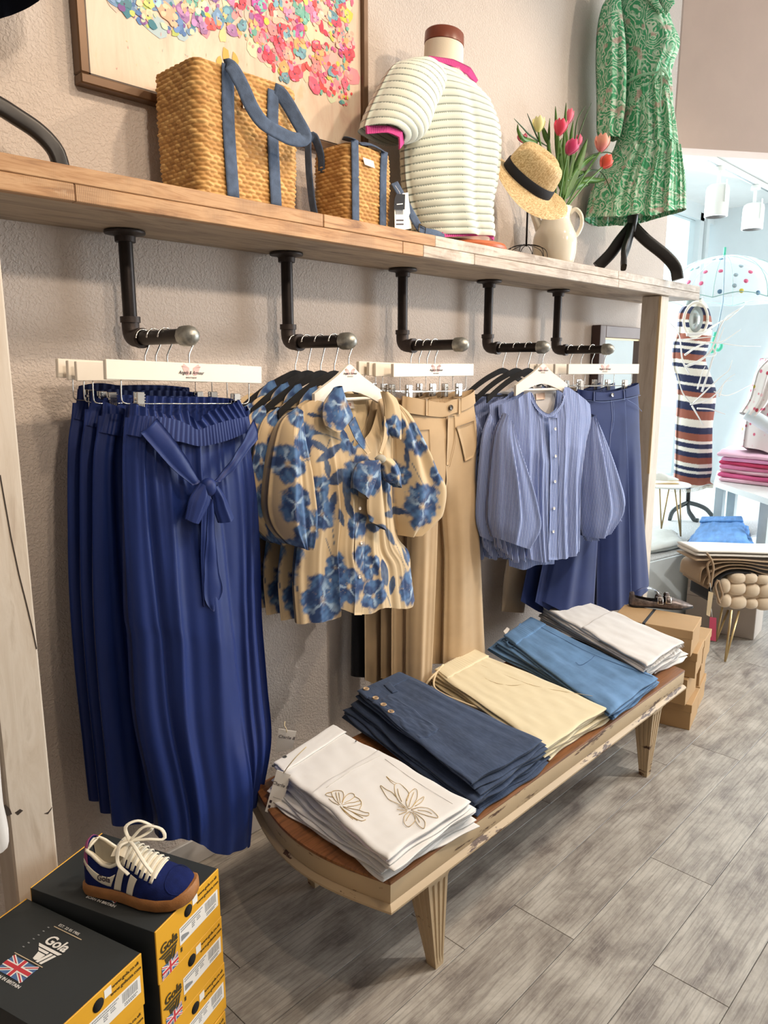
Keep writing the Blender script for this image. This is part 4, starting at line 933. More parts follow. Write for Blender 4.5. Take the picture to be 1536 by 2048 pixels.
for s_ in ('1175,235 1160,190 1175,140 1215,97 1238,110 1235,165 1200,225 1175,235', '1160,230 1110,180 1085,130 1080,70 1110,60 1150,90 1180,130 1165,180', '1150,225 1090,195 1040,170 1010,130 980,72 1020,100 1060,120 1090,150',
           '1080,70 1050,45 1020,8 1045,30 1085,55 1120,62', '1205,220 1240,180 1285,150 1270,185 1225,215', '1195,240 1260,225 1330,240 1385,295 1330,290 1250,265 1195,245', '1180,255 1210,270 1225,310 1200,345 1170,360 1145,330 1150,285 1180,255',
           '1205,260 1250,285 1290,325 1285,373 1250,355 1225,320', '1170,245 1130,225 1105,215', '1165,250 1125,245 1095,240', '1165,255 1130,268 1110,275', '1180,220 1195,170 1215,120', '1160,320 1175,290 1190,270', '1240,245 1300,252 1340,270', '1130,185 1110,140 1100,95', '1255,330 1240,300 1225,280',
           '700,210 660,170 640,120 680,108 715,115 725,150 710,190', '710,205 730,160 760,130 790,130 800,150 770,175 730,195', '715,210 760,195 800,190 840,180 845,200 800,215 750,220', '720,220 780,235 830,245 870,260 900,265 890,285 830,275 770,250',
           '700,220 750,265 800,300 850,320 880,310', '655,155 610,145 600,130 640,118', '690,200 675,150 670,120', '700,195 695,150 690,120', '800,150 830,165 845,185 848,210 835,240', '690,210 650,190 620,165', '705,225 760,280 820,318', '700,218 740,270 790,310', '720,222 790,262 860,300'):
    surfline('embroidery', Z5(s_), ez, GOLD, hem, .0007)
surfline('seam', Z2('830,670 1010,800 1245,945'), zt + .0005, M('white_stitch', '#cfcac4', .8), hem, .0005)
surfline('seam', Z2('470,845 640,730 820,640'), zt + .0006, M('white_stitch', '#cfcac4', .8), hem, .0006)
STEEL = M('steel_button', '#8c8c8a', .3, .9)
for b, z_ in (('214,660', zt - .002), ('148,712', zt - .02)): disc_on('jeans_button', Z2(b)[0], z_, .006, .003, STEEL, t)
disc_on('rivet', Z2('650,562')[0], zt - .002, .0025, .002, STEEL, t)
# swing tags on the white jeans
GREYW_ = M('fine_grey_print', '#8a8680', .7, var=0); TAGM = M('white_swing_tag', '#ece7df', .6, var=.02); TWINE = M('raffia_tie', '#d8c49c', .8)
def swing_tag(label, px4, pl, txt, cord, group):
    t = thing('swing_tag', label, 'tag', pl.w(*[np.array(x) for x in pl.uz(*Z2(px4)[2])]), group)
    q = [pl.w(*pl.uz(*p)) for p in Z2(px4)]
    mk('card', prism(q, pl.n, .0012), TAGM, t, smooth=False)
    x = q[1] - q[0]; y = q[0] - q[3]; L = np.linalg.norm(y); o = (q[0] + q[1]) / 2
    text('Charlie B', .0125, INK, 'lettering', t, o - y * .30 + pl.n * .0016, x, y, shear=.3, sx=.95)
    if txt:
        for k, d in ((.74, .0), (.86, .0)):
            mk('fine_print', join(*[prism([o - y * (k + .004) + x * (u_ + a) + y * b + pl.n * .0013 for a, b in ((0, -.008), (.04, -.008), (.04, .008), (0, .008))], pl.n, .0004) for u_ in np.arange(-.16, .34 if k < .8 else .2, .055)]), GREYW_, t, smooth=False)
            mk('mark', prism([o - y * k + x * a + y * b + pl.n * .0013 for a, b in ((-.4, -.03), (-.24, -.03), (-.24, .035), (-.4, .035))], pl.n, .0004), INK, t, smooth=False)
        mk('fine_print', join(*[prism([o - y * .62 + x * (u_ + a) + y * b + pl.n * .0013 for a, b in ((0, -.006), (.05, -.006), (.05, .006), (0, .006))], pl.n, .0004) for u_ in np.arange(-.25, .25, .07)]), GREYW_, t, smooth=False)
    mk('cord', tube([pl.w(*pl.uz(*p), v) for p, v in zip(Z2(cord), (.004, .012, .012, .004))], .0013, 6, 20), TWINE, t)
p0 = at_z(*Z2('170,880')[0], zt - .05); p0[0] -= .012
swing_tag('white paper swing tag hanging down the side of the nearest jeans stack', '165,735 250,765 180,1022 92,990', Pl(p0[0], p0[1], -30), True, '205,750 230,700 280,640 345,590', 'swing tags on the white jeans')
p0 = at_z(*Z2('220,540')[0], zt + .02)
swing_tag('white paper swing tag standing up at the back of the nearest jeans stack', '175,482 285,500 262,600 155,630', Pl(p0[0] + .01, p0[1] + .012, -40), False, '225,500 222,470 212,450 215,435', 'swing tags on the white jeans')
# indigo trousers with wooden buttons
zt = .458; c = corners('716,1382 802,1344 1085,1482 942,1568', zt)
t, z_ = stack(c, zt, 5, 'indigo_trousers', 'folded dark indigo trousers', 'trousers', 'indigo trousers stacked on the bench', DENIM, 200, jit=.012, ridge=.0022, c0=corners('684,1435 800,1372 1088,1524 948,1632', .37))
put('waistband', slab(inset(c, .0, 1., -.01, .10), zt - .006, .0075, 4, nv=14, wob=.001), DENIM, t)
WBTN = M('wooden_button', '#b79a78', .5, var=.1)
for b in ('150,412', '189,450', '222,478', '253,507'):
    disc_on('wooden_button', ZM(b)[0], zt + .0015, .0098, .004, WBTN, t, 4)
put('belt_loop', slab([at_z(*p, zt)[:2] for p in ZM('222,398 248,385 282,425 258,432')], zt, .005, 5, 10, 10, .0005), DENIM, t)
put('front_panel_fold', slab(inset(c, .02, .36, .16, .6), zt - .004, .007, 8, wob=.004, ridge=.001), DENIM, t)
# brand strip showing between the stacks
p = [at_z(x, y, .41) for x, y in ZM('505,480 520,470 640,540 620,548')]
tg = thing('woven_brand_strip', 'black woven strip with white lettering between the indigo and cream trousers', 'label', p[0])
mk('strip', prism(p, (0, 0, 1), .0015), BLK, tg, smooth=False)
text('dream', .022, CREAMT, 'lettering', tg, sum(p) / 4 + np.array([0, 0, .0022]), p[3] - p[0], np.cross((0, 0, 1.), p[3] - p[0]), shear=.3)
# cream drawstring trousers
zt = .428; c = corners('872,1342 950,1299 1217,1414 1086,1497', zt)
t, z_ = stack(c, zt, 3, 'cream_trousers', 'folded cream drawstring trousers', 'trousers', 'cream trousers stacked on the bench', CREAM, 300, jit=.008, ridge=.0014, c0=corners('850,1362 950,1318 1216,1432 1094,1516', .37))
def elastic(c, z, n, mat, parent, h=.009, t1=.13):
    cc = inset(c, .01, .99, -.02, t1); VF, uv = slab(cc, z - h * .6, h, 6, 90, 12, .001); V = VF[0].copy(); 
    V[:len(V) // 2, 2] += .0016 * np.abs(np.sin(uv[:len(V) // 2, 0] / .0065 * PI)); return mk('elastic_waist', (V, VF[1]), mat, parent, uv=uv)
elastic(c, zt, 30, CREAM, t)
mk('drawstring', tube([at_z(x, y, z) for (x, y), z in zip(ZM('470,310 440,350 432,400 470,432 560,470 640,500 680,525'), (zt + .006, zt - .004, zt - .02, zt - .022, zt - .02, zt - .02, zt - .018))], .0035, 8, 50), CREAMD, t)
mk('drawstring', tube([at_z(x, y, z) for (x, y), z in zip(ZM('455,330 415,370 400,400 440,440 520,470 600,500'), (zt + .004, zt - .01, zt - .03, zt - .034, zt - .034, zt - .03))], .0035, 8, 50), CREAMD, t)
surfline('seam', ZM('600,330 660,375 740,395 830,390'), zt + .0005, CREAMD, t, .0009); surfline('seam', ZM('600,300 720,350 860,400 1090,440'), zt + .0008, CREAMD, t, .0007)
# soft blue jeans
zt = .428; c = corners('1010,1274 1066,1236 1316,1354 1218,1424', zt)
t, z_ = stack(c, zt, 3, 'soft_blue_jeans', 'folded mid-blue soft jeans', 'jeans', 'mid-blue jeans stacked on the bench', JEAN, 400, jit=.010, ridge=.0028, c0=corners('975,1300 1062,1250 1314,1368 1224,1438', .37))
elastic(c, zt, 26, JEAN, t)
surfline('seam', ZM('850,140 960,200 1100,270 1340,360'), zt + .0012, JEAND, t, .0008); surfline('seam', ZM('1020,300 1040,312 1080,290 1100,270'), zt + .0012, JEAND, t, .0008)
mk('inside_label', prism([at_z(x, y, zt - .004) for x, y in ZM('720,175 735,158 745,165 730,190')], (0, 0, 1), .004), CREAMT, t, smooth=False)
mk('drawstring', tube([at_z(x, y, z) for (x, y), z in zip(ZM('790,140 750,200 735,220 760,235 780,200'), (zt + .004, zt - .004, zt - .012, zt - .014, zt - .01))], .003, 8, 30), JEAN, t)
# frayed off-white jeans
zt = .455; c = corners('1086,1212 1140,1186 1366,1286 1292,1334', zt)
t, z_ = stack(c, zt - .012, 5, 'off_white_jeans', 'folded off-white jeans, far bench end', 'jeans', 'off-white jeans stacked on the bench', GREYW, 500, jit=.012, ridge=.001, c0=corners('1080,1245 1160,1215 1366,1310 1304,1345', .37))
t['label'] = 'folded off-white jeans just under the frayed pair at the far bench end'
t = thing('frayed_jeans', 'folded off-white jeans with frayed hem, on top of the farthest stack', 'jeans', (*(sum(c) / 4), zt - .012), 'off-white jeans stacked on the bench')
put('folded_seat', slab(inset(c, 0, 1, 0, .6), zt - .0118, .012, 3, wob=.003, ridge=.001), GREYW, t)
put('folded_leg', slab(inset(c, 0, 1, .42, 1.), zt - .004, .012, 5, wob=.004, ridge=.001), GREYW, t)
fr = []; rr = np.random.RandomState(5)
for k in range(90):
    s_ = rr.uniform(0, 1); p = onp(c, s_, .985 + rr.uniform(-.02, .01), zt + .002); q = p + np.array([rr.uniform(-.006, .006), -rr.uniform(.008, .02), -rr.uniform(.004, .018)]); fr.append(tube([p, (p + q) / 2 + np.array([0, 0, .003]), q], .0007, 4))
mk('frayed_hem', join(*fr), GREYW, t, kind='stuff')
for k, (s_, t_) in enumerate(((.2, .04), (.5, .04))): mk('jeans_button', lathe([(.0005, 0), (.007, 0), (.007, .003), (.0005, .003)], 14, onp(c, s_, t_, zt - .0005)), STEEL, t)
# ------------------------------------------------------------------ black and yellow shoe boxes
CHAR = M('charcoal_card', '#2c3032', .55, var=.06); YEL = M('yellow_card', '#e0a51f', .5, var=.04); BLACKH = M('hole_black', '#050505', .9)
WPR = M('white_print', '#eceae6', .6, var=.02); RED = M('flag_red', '#c63a44', .6, var=.03); FBL = M('flag_blue', '#4f6f9f', .6, var=.05); GREYP = M('grey_print', '#8d9093', .7, var=.02); YINK = M('dark_print_on_yellow', '#3c3417', .7, var=0)
def quad(o, x, y, n, u0, u1, v0, v1, th=.0004): return prism([o + x * a + y * b for a, b in ((u0, v0), (u1, v0), (u1, v1), (u0, v1))], n, th)
def polyq(o, x, y, n, pts, th=.0004): return prism([o + x * a + y * b for a, b in pts], n, th)
def flag(o, x, y, n, w_, h_, parent):
    f = mk('flag_print', quad(o, x, y, n, -w_ / 2, w_ / 2, -h_ / 2, h_ / 2, .0003), FBL, parent, smooth=False)
    d = math.atan2(h_, w_); L = math.hypot(w_, h_) / 2
    def diag(s, wd, mat, k):
        a = np.array([w_ / 2, s * h_ / 2]); nn = np.array([-a[1], a[0]]) / L * wd
        mk('flag_cross', polyq(o + n * k, x, y, n, [(-a + nn * .9) * np.array([.985, .985]), (-a - nn * .9) * .985, (a - nn * .9) * .985, (a + nn * .9) * .985], .0002), mat, f, smooth=False)
    for s in (1, -1): diag(s, h_ * .10, WPR, .0003 + .00005 * s)
    for s in (1, -1): diag(s, h_ * .035, RED, .0006 + .00005 * s)
    for a, b, m_, k in ((.17, .17, WPR, .0009), (.10, .10, RED, .0012)):
        mk('flag_cross', join(quad(o + n * k, x, y, n, -h_ * a, h_ * a, -h_ / 2, h_ / 2, .0002), quad(o + n * k, x, y, n, -w_ / 2, -h_ * a, -h_ * b, h_ * b, .0002), quad(o + n * k, x, y, n, h_ * a, w_ / 2, -h_ * b, h_ * b, .0002)), m_, f, smooth=False)
def gola_logo(o, x, y, n, k, parent, mat):
    """the maker's mark: name over a winged chevron"""
    text('Gola', .040 * k, mat, 'logo_lettering', parent, o + n * .0006, x, y, bold=.0009 * k, shear=.12)
    for pts in ([(-.045, -.018), (.040, -.018), (.034, -.026), (-.036, -.026)], [(-.033, -.029), (.006, -.029), (.006, -.036), (-.024, -.036)], [(-.021, -.039), (.004, -.039), (.002, -.058), (-.006, -.062), (-.015, -.060)],
                [(.012, -.029), (.021, -.029), (.008, -.064), (-.001, -.064)], [(.025, -.029), (.033, -.029), (.020, -.064), (.012, -.064)]):
        mk('logo_wing', polyq(o, x, y, n, [(a * k, b * k) for a, b in pts], .0005), mat, parent, smooth=False)
def shoe_box(BL, FL, FR, ztop, H, label, group, top=False, L=None, topoff=(0, 0)):
    BL, FL, FR = [np.array(p, float) for p in (BL, FL, FR)]
    d1 = FL - BL; L = np.linalg.norm(d1); d1 /= L; d2 = FR - FL; W = np.linalg.norm(d2); d2 /= W
    d1 = np.array([*d1, 0]); d2 = np.array([*d2, 0]); up = np.array([0, 0, 1.]); z0 = ztop - H
    cen = np.array([*(BL + (FR - BL) / 2), z0]); M_ = frame(cen, d2, -d1, up)   # local: x across, -y to the front end
    t = thing('shoe_box', label, 'box', cen, group)
    mk('box_body', xf(box((0, 0, H / 2 - .001), (W - .003, L - .006, H - .004), .001), M_), CHAR, t, smooth=False)
    mk('lid', xf(join(box((0, 0, H - .0012), (W, L - .005, .002), .0006), box((-W / 2 + .0008, 0, H * .5), (.0016, L - .005, H - .002)), box((W / 2 - .0008, 0, H * .5), (.0016, L - .005, H - .002))), M_), CHAR, t, smooth=False)
    for s in (-1, 1): e = mk('end_panel', xf(box((0, s * (L / 2 - .0015), H / 2 + .0005), (W, .003, H), .0008), M_), YEL, t, smooth=False)
    n = d1; o = np.array([*(FL + FR) / 2, z0]) + d1 * .0002; x, y = d2, up
    mk('finger_hole', xf(lathe([(.0005, 0), (.0115, 0), (.0115, .0006), (.0005, .0006)], 20), frame(o + y * H * .80 - x * W * .02, x, y, n)), BLACKH, t)
    mk('size_sticker', quad(o, x, y, n, W * .05, W * .13, H * .80, H * .95), WPR, t, smooth=False)
    lb = mk('barcode_label', quad(o, x, y, n, -W * .17, W * .46, H * .30, H * .63), WPR, t, smooth=False)
    rr = np.random.RandomState(3); b = []
    u = W * .24
    while u < W * .43:
        w_ = rr.uniform(.0005, .0016); b.append(quad(o + n * .0004, x, y, n, u, u + w_, H * .42, H * .60, .0002)); u += w_ + rr.uniform(.0006, .0016)
    mk('barcode', join(*b), GREYP, lb, smooth=False)
    fine = []
    for k, (u0, u1, v_) in enumerate(((-.15, .20, .59), (-.15, .17, .545), (.02, .07, .50), (.10, .15, .50), (.02, .07, .46), (.10, .16, .46), (.02, .06, .42), (.26, .42, .38), (.26, .40, .345))):
        u = u0 * W
        while u < u1 * W:
            w_ = rr.uniform(.001, .004); fine.append(quad(o + n * .0004, x, y, n, u, min(u + w_, u1 * W), H * (v_ - .012), H * (v_ + .012), .0002)); u += w_ + .0009
    mk('fine_print', join(*fine), GREYP, lb, smooth=False)
    mk('shoe_print', polyq(o + n * .0004, x, y, n, [(-W * .15, H * .36), (-W * .03, H * .36), (-W * .03, H * .40), (-W * .08, H * .44), (-W * .13, H * .47), (-W * .15, H * .46)], .0002), GREYP, lb, smooth=False)
    text('www.gola.co.uk', .0095, YINK, 'lettering', t, o + n * .0004 + x * W * .30 + y * H * .89, x, y)
    text('www.golausa.com', .0095, YINK, 'lettering', t, o + n * .0004 + x * W * .30 + y * H * .77, x, y)
    gola_logo(o + n * .0002 - x * W * .33 + y * H * .58, x, y, n, .62, t, YINK)
    flag(o + n * .0002 - x * W * .33 + y * H * .14, x, y, n, .045, .026, t)
    mk('recycle_print', quad(o, x, y, n, -W * .165, -W * .14, H * .17, H * .25), YINK, t, smooth=False)
    if top:
        n2 = up; x2, y2 = d1, d2; K = .70; c = at_z(*topoff, ztop); c[2] = z0 + H + .0004
        gola_logo(c + y2 * .034 * K + x2 * .014 * K, x2, y2, n2, 1.0 * K, t, WPR)
        text('EST. 22 05 1905', .0115 * K, WPR, 'lettering', t, c + y2 * .083 * K + n2 * .0003, x2, y2)
        mk('rule_print', quad(c + y2 * .072 * K, x2, y2, n2, -.045 * K, .058 * K, 0, .0024 * K), M('buff_print', '#c9b79a', .6), t, smooth=False)
        mk('rule_print', quad(c - y2 * .036 * K, x2, y2, n2, -.058 * K, .046 * K, 0, .0024 * K), M('buff_print', '#c9b79a', .6), t, smooth=False)
        mk('rule_dash', join(*[quad(c + y2 * (.062 - .015 * k) * K, x2, y2, n2, -.058 * K, -.052 * K, 0, .003 * K) for k in range(6)]), GREYP, t, smooth=False)
        flag(c - y2 * .066 * K - x2 * .006 * K, x2, y2, n2, .092 * K, .050 * K, t)
        text('BORN IN BRITAIN', .0125 * K, WPR, 'lettering', t, c - y2 * .102 * K + n2 * .0003, x2, y2)
    return t
GB = 'yellow-ended shoe boxes in the left corner'
Rb = [(.453, -.381), (.561, -.665), (.739, -.600)]; RH = .1125
OR = ['lowest', 'second from the floor', 'second from the top', 'topmost']
for i in range(4):
    shoe_box(*[np.array(p) + np.array([.003, .002]) * ((3 - i) % 3) for p in Rb], .45 - (3 - i) * RH - .0005, RH - .001, 'yellow-ended shoe box, %s in the stack under the sneaker' % OR[i], GB, top=(i == 3), topoff=(255, 1757))
_fr = np.array([.533, -.664]); _e2 = np.array([.171, .05]); _e2 /= np.linalg.norm(_e2); _e1 = np.array([_e2[1], -_e2[0]])
LH = .106
for i in range(4):
    fr = _fr + np.array([-.002, .002]) * ((3 - i) % 2); fl = fr - _e2 * .19; blk = fl - _e1 * .304
    shoe_box(blk, fl, fr, .425 - (3 - i) * LH - .0005, LH - .001, 'yellow-ended shoe box, %s in the stack at the left edge' % OR[i], GB, top=(i == 3), topoff=(84, 1903))

# ------------------------------------------------------------------ sneaker
SUEDE = M('navy_suede', '#141f52', .95, var=.25, vs=45, bump=.3, bs=500, Specular_IOR_Level=.2); GUM = M('gum_rubber', '#9a6636', .6, var=.15, vs=50, bump=.3, bs=350); CRL = M('cream_leather', '#e6dcc6', .55, var=.04); PNK = M('magenta_leather', '#8c3a68', .6, var=.05); LACE = M('cream_lace', '#e3dccb', .85, var=.06, bump=.3, bs=700)
class Last:
    """a shoe as a surface over (x along the foot 0..1, a around 0..pi)"""
    def __init__(s, o, d, L, wid, top, sole, flip=1):
        s.o = np.array(o, float); d = np.array([d[0], d[1], 0.]); s.d = d / np.linalg.norm(d); s.r = np.array([s.d[1], -s.d[0], 0.]); s.L = L; s.wid = wid; s.top = top; s.sole = sole
    def at(s, x, a, off=0.):
        x = np.asarray(x, float); a = np.asarray(a, float)
        w_ = np.interp(x, *zip(*s.wid)); h = np.interp(x, *zip(*s.top)); z0 = np.interp(x, *zip(*s.sole)); c = np.interp(x, [0, .3, .6, 1], [0, .0, .006, .0])
        ca, sa = np.cos(a), np.sin(a); yy = np.sign(ca) * np.abs(ca) ** .75 * (w_ + off) ; zz_ = z0 + (h - z0 + off) * np.abs(sa) ** .8
        return s.o + (x * s.L)[..., None] * s.d + (yy + c)[..., None] * s.r + zz_[..., None] * np.array([0, 0, 1.])
    def grid(s, x0, x1, a0, a1, nu, nv, off=0.):
        X = np.linspace(x0, x1, nv)[:, None] + 0 * np.zeros((1, nu)); A = np.linspace(a0, a1, nu)[None, :] + 0 * X
        return s.at(X, A, off).reshape(-1, 3), gridfaces(nu, nv)
    def patch(s, A, B, off=.0012, n=16, m=6, th=.001):
        a = cr(A, n); b = cr(B, n); k = np.linspace(0, 1, m)[None, :, None]; S = a[:, None] * (1 - k) + b[:, None] * k
        V = np.concatenate([s.at(S[..., 0], S[..., 1], off).reshape(-1, 3), s.at(S[..., 0], S[..., 1], off - th).reshape(-1, 3)]); q = n * m
        Fc = gridfaces(m, n) + gridfaces(m, n, flip=True, off=q)
        for j in range(n - 1): p = j * m; e = p + m - 1; Fc += [[p, p + m, p + m + q, p + q], [e, e + q, e + m + q, e + m]]
        for i in range(m - 1): Fc += [[i, i + q, i + 1 + q, i + 1], [q - m + i, q - m + i + 1, 2 * q - m + i + 1, 2 * q - m + i]]
        return V, Fc
zb = .4508
h0 = at_z(172, 1772, zb + .01); t0 = at_z(384, 1800, zb + .01); dd = (t0 - h0)[:2]; LL = np.linalg.norm(dd)
wid = [(0, .018), (.02, .026), (.06, .031), (.2, .034), (.4, .036), (.6, .043), (.75, .046), (.88, .041), (.95, .03), (.985, .018), (1, .008)]
topp = [(0, .098), (.03, .104), (.1, .098), (.2, .080), (.28, .076), (.4, .092), (.5, .086), (.6, .072), (.7, .06), (.8, .05), (.9, .044), (.97, .036), (1, .026)]
sole = [(0, .024), (.3, .022), (.7, .018), (1, .020)]
oo = np.array([*h0[:2], zb]); perp = np.array([dd[1], -dd[0]]) / LL
LS = Last(oo + np.array([*(-perp * .018), 0]), dd, LL * .985, wid, topp, sole)
sn = thing('sneaker', 'navy suede sneaker with white side stripes and gum sole on the shoe boxes', 'sneaker', oo)
V, Fc = LS.grid(0, 1, 0, PI, 41, 61); nu = 41
keep = []
for f in Fc:
    j = f[0] // nu; i = f[0] % nu; x = j / 60; a = i / 40 * PI
    if .035 < x < .40 and abs(a - PI / 2) < .62 + .1 * math.sin((x - .03) / .37 * PI): continue
    keep.append(f)
mk('upper', (V, keep), SUEDE, sn)
V, Fc = LS.grid(.01, .6, 0, PI, 41, 40, -.0035)
keep = [f for f in Fc if not (.045 < (.01 + .59 * (f[0] // 41) / 39) < .39 and abs((f[0] % 41) / 40 * PI - PI / 2) < .6)]
mk('lining', (V, keep), CRL, sn)
mk('insole', (np.array([LS.at(x, a, -.004) * np.array([1, 1, 0]) + np.array([0, 0, zb + .03]) for x in np.linspace(.02, .6, 10) for a in (.02, PI / 2, PI - .02)]), gridfaces(3, 10)), CRL, sn)
rim = [LS.at(x, PI / 2 - .64 - .1 * math.sin((x - .03) / .37 * PI), .0005) for x in np.linspace(.04, .40, 24)] + [LS.at(x, PI / 2 + .64 + .1 * math.sin((x - .03) / .37 * PI), .0005) for x in np.linspace(.40, .04, 24)]
rim.append(rim[0]); mk('collar_rim', tube(rim, .0034, 8), CRL, sn)
X = np.linspace(0, 1, 60)
def rim_ring(sc, z, side): return None
ring_ = lambda off, z: np.array([LS.o + LS.d * (x * LS.L + (off if x > .9 else (-off if x < .05 else 0))) + LS.r * (sg * (np.interp(x, *zip(*wid)) + off) + np.interp(x, [0, .3, .6, 1], [0, 0, .006, 0])) + np.array([0, 0, z + (.004 * max(0, (x - .85) / .15) if z < .01 else 0) + (.010 * max(0, (x - .88) / .12) if z > .02 else 0)]) for sg, xs in ((1, X), (-1, X[::-1])) for x in xs])
mk('outsole', loft([ring_(-.003, 0), ring_(.002, .002), ring_(.004, .012), ring_(.0035, .022), ring_(.001, .025), ring_(-.004, .024)]), GUM, sn, auto=50)
mk('heel_tab', LS.patch([(.0, .4), (.0, PI / 2), (.0, PI - .4)], [(.075, .42), (.035, PI / 2), (.075, PI - .42)], .0015), PNK, sn)
sd = 0  # camera side of the shoe
for A, B in (([(.02, .62), (.12, .42), (.26, .40), (.345, .50)], [(.02, .50), (.12, .22), (.24, .12), (.30, .10)]), ([(.375, .70), (.33, .05)], [(.445, .70), (.40, .05)]), ([(.505, .66), (.46, .05)], [(.57, .66), (.525, .05)])):
    mk('side_stripe', LS.patch(A, B, .0016), CRL, sn)
p = LS.at(.235, .33, .0022); text('Gola', .014, INK, 'lettering', sn, p + LS.r * .0012, LS.d * 1.0 + np.array([0, 0, -.12]), np.array([0, 0, 1.]) - LS.r * .35, bold=.0003)
tg = np.array([LS.at(x, a, .003 if x > .42 else .008 + .012 * (.42 - x) / .1) for x in np.linspace(.31, .72, 16) for a in np.linspace(PI / 2 - .5, PI / 2 + .5, 9)])
mk('tongue', (tg, gridfaces(9, 16)), CRL, sn)
text('Gola', .013, GREYP, 'lettering', sn, LS.at(.335, PI / 2, .017), LS.r * -1, -LS.d + np.array([0, 0, .6]))
mk('toe_seam', tube([LS.at(x, a, .0008) for x, a in ((.95, .25), (.86, .55), (.80, 1.0), (.785, PI / 2), (.80, PI - 1.0), (.86, PI - .55), (.95, PI - .25))], .0009, 5, 30), SUEDE, sn)
mk('eyestay', LS.patch([(.40, .82), (.55, .86), (.70, .98), (.74, 1.3)], [(.42, 1.02), (.56, 1.08), (.68, 1.2), (.70, 1.45)], .0012), SUEDE, sn)
for k in range(7):
    x = .43 + .045 * k
    mk('lace', tube([LS.at(x - .012, .80, .002), LS.at(x, 1.15, .006), LS.at(x + .006, PI / 2, .0085), LS.at(x, PI - 1.15, .006), LS.at(x - .012, PI - .8, .002)], .003, 8, 20, flat=(.0075, .0028), up=(0, 0, 1)), LACE, sn)
kt = LS.at(.415, PI / 2, .016)
for P in ([(0, 0, 0), (.02, .022, .018), (.05, .03, .012), (.062, .018, .0), (.035, .006, .004), (0, 0, 0)], [(0, 0, 0), (-.012, .01, .022), (.004, .03, .024), (.03, .034, .010), (.02, .014, .004), (0, 0, 0)], [(0, 0, 0), (-.01, -.02, .0), (-.005, -.036, -.022), (.02, -.045, -.036)], [(0, 0, 0), (.02, -.018, .004), (.045, -.034, -.012), (.065, -.04, -.03)]):
    mk('lace_bow', tube([kt + LS.d * a + LS.r * -b + np.array([0, 0, c_]) for a, b, c_ in P], .003, 8, 26, flat=(.007, .0028), up=(0, 0, 1)), LACE, sn)

# ------------------------------------------------------------------ brown shoe boxes at the far end of the bench
KRAFT = M('kraft_card', '#b08d62', .75, var=.06, vs=4); RIB = M('black_ribbon', '#17151a', .6)
def kraft_box(c, W, L, H, z0, yaw, label, ribbon_=True, rb=.12):
    t = thing('kraft_shoe_box', label, 'box', (*c, z0), 'brown shoe boxes by the bench')
    R = lambda p: move(rotz(p, yaw), (*c, z0))
    mk('box_body', R(box((0, 0, H / 2 - .002), (W - .006, L - .006, H - .004), .001)), KRAFT, t, smooth=False)
    mk('lid', R(box((0, 0, H - .018), (W, L, .035), .0015)), KRAFT, t, smooth=False)
    if ribbon_: mk('ribbon', R(join(box((0, rb, H / 2), (W + .002, .012, H + .0008), .0004))), RIB, t, smooth=False)
    return t
ybx = [(2.928, -.582, 12, True, .06), (2.908, -.570, 9, False, 0), (2.925, -.585, 13, False, 0), (2.872, -.572, 12, True, .03)]
z0 = 0
KL = ['bottom of the stack beside the far bench leg', 'second from the floor beside the far bench leg', 'third from the floor beside the far bench leg', 'on top of the stack under the flat shoe']
for i, (x, y, yw, rb, rp) in enumerate(ybx):
    H = (.112, .112, .108, .108)[i]
    kraft_box((x, y), .19 if i < 3 else .2, .29 if i < 3 else .31, H - .0008, z0, yw, 'brown cardboard shoe box, ' + KL[i], rb, rp); z0 += H
kraft_box((3.13, -.535), .17, .29, .105, 0, 12, 'brown cardboard shoe box on the floor behind the stack', False)
kraft_box((3.13, -.53), .17, .29, .105, .1055, 13, 'brown cardboard shoe box, upper one behind the stack', False)
kraft_box((3.13, -.54), .17, .29, .105, .211, 11, 'pale-lit brown shoe box at the top of the pair behind the stack', False)
# flat shoe with buckled straps
MESH = M('metallic_mesh', '#6f625c', .38, .55, var=.45, vs=70, bump=.5, bs=120); BSOLE = M('black_sole', '#1c1a1c', .6); BUCK = M('buckle_metal', '#d9d2c8', .2, 1.)
zb = z0 + .0006; h0 = at_z(1258, 1210, zb); t0 = at_z(1385, 1216, zb); dd = (t0 - h0)[:2]; LL = np.linalg.norm(dd)
wid2 = [(0, .014), (.03, .024), (.1, .029), (.4, .029), (.65, .038), (.8, .036), (.92, .02), (1, .003)]
top2 = [(0, .058), (.05, .062), (.12, .052), (.3, .038), (.5, .034), (.58, .044), (.7, .040), (.85, .028), (1, .012)]
LF = Last(np.array([*h0[:2], zb]), dd, LL, wid2, top2, [(0, .008), (1, .008)])
fs = thing('flat_shoe', 'metallic mesh pointed flat with buckled straps on the brown boxes', 'shoe', (*h0[:2], zb))
V, Fc = LF.grid(0, 1, 0, PI, 33, 49)
mk('upper', (V, [f for f in Fc if not (.05 < (f[0] // 33) / 48 < .56 and abs((f[0] % 33) / 32 * PI - PI / 2) < .95)]), MESH, fs)
wid_, L_ = wid2, LF
rg = lambda off, z: np.array([LF.o + LF.d * (x * LF.L + (off if x > .95 else 0)) + LF.r * (sg * (np.interp(x, *zip(*wid2)) + off) + np.interp(x, [0, .3, .6, 1], [0, 0, .006, 0])) + np.array([0, 0, z]) for sg, xs in ((1, X), (-1, X[::-1])) for x in xs])
mk('sole', loft([rg(-.002, 0), rg(.0015, .001), rg(.0015, .008), rg(-.002, .009)]), BSOLE, fs, auto=50)
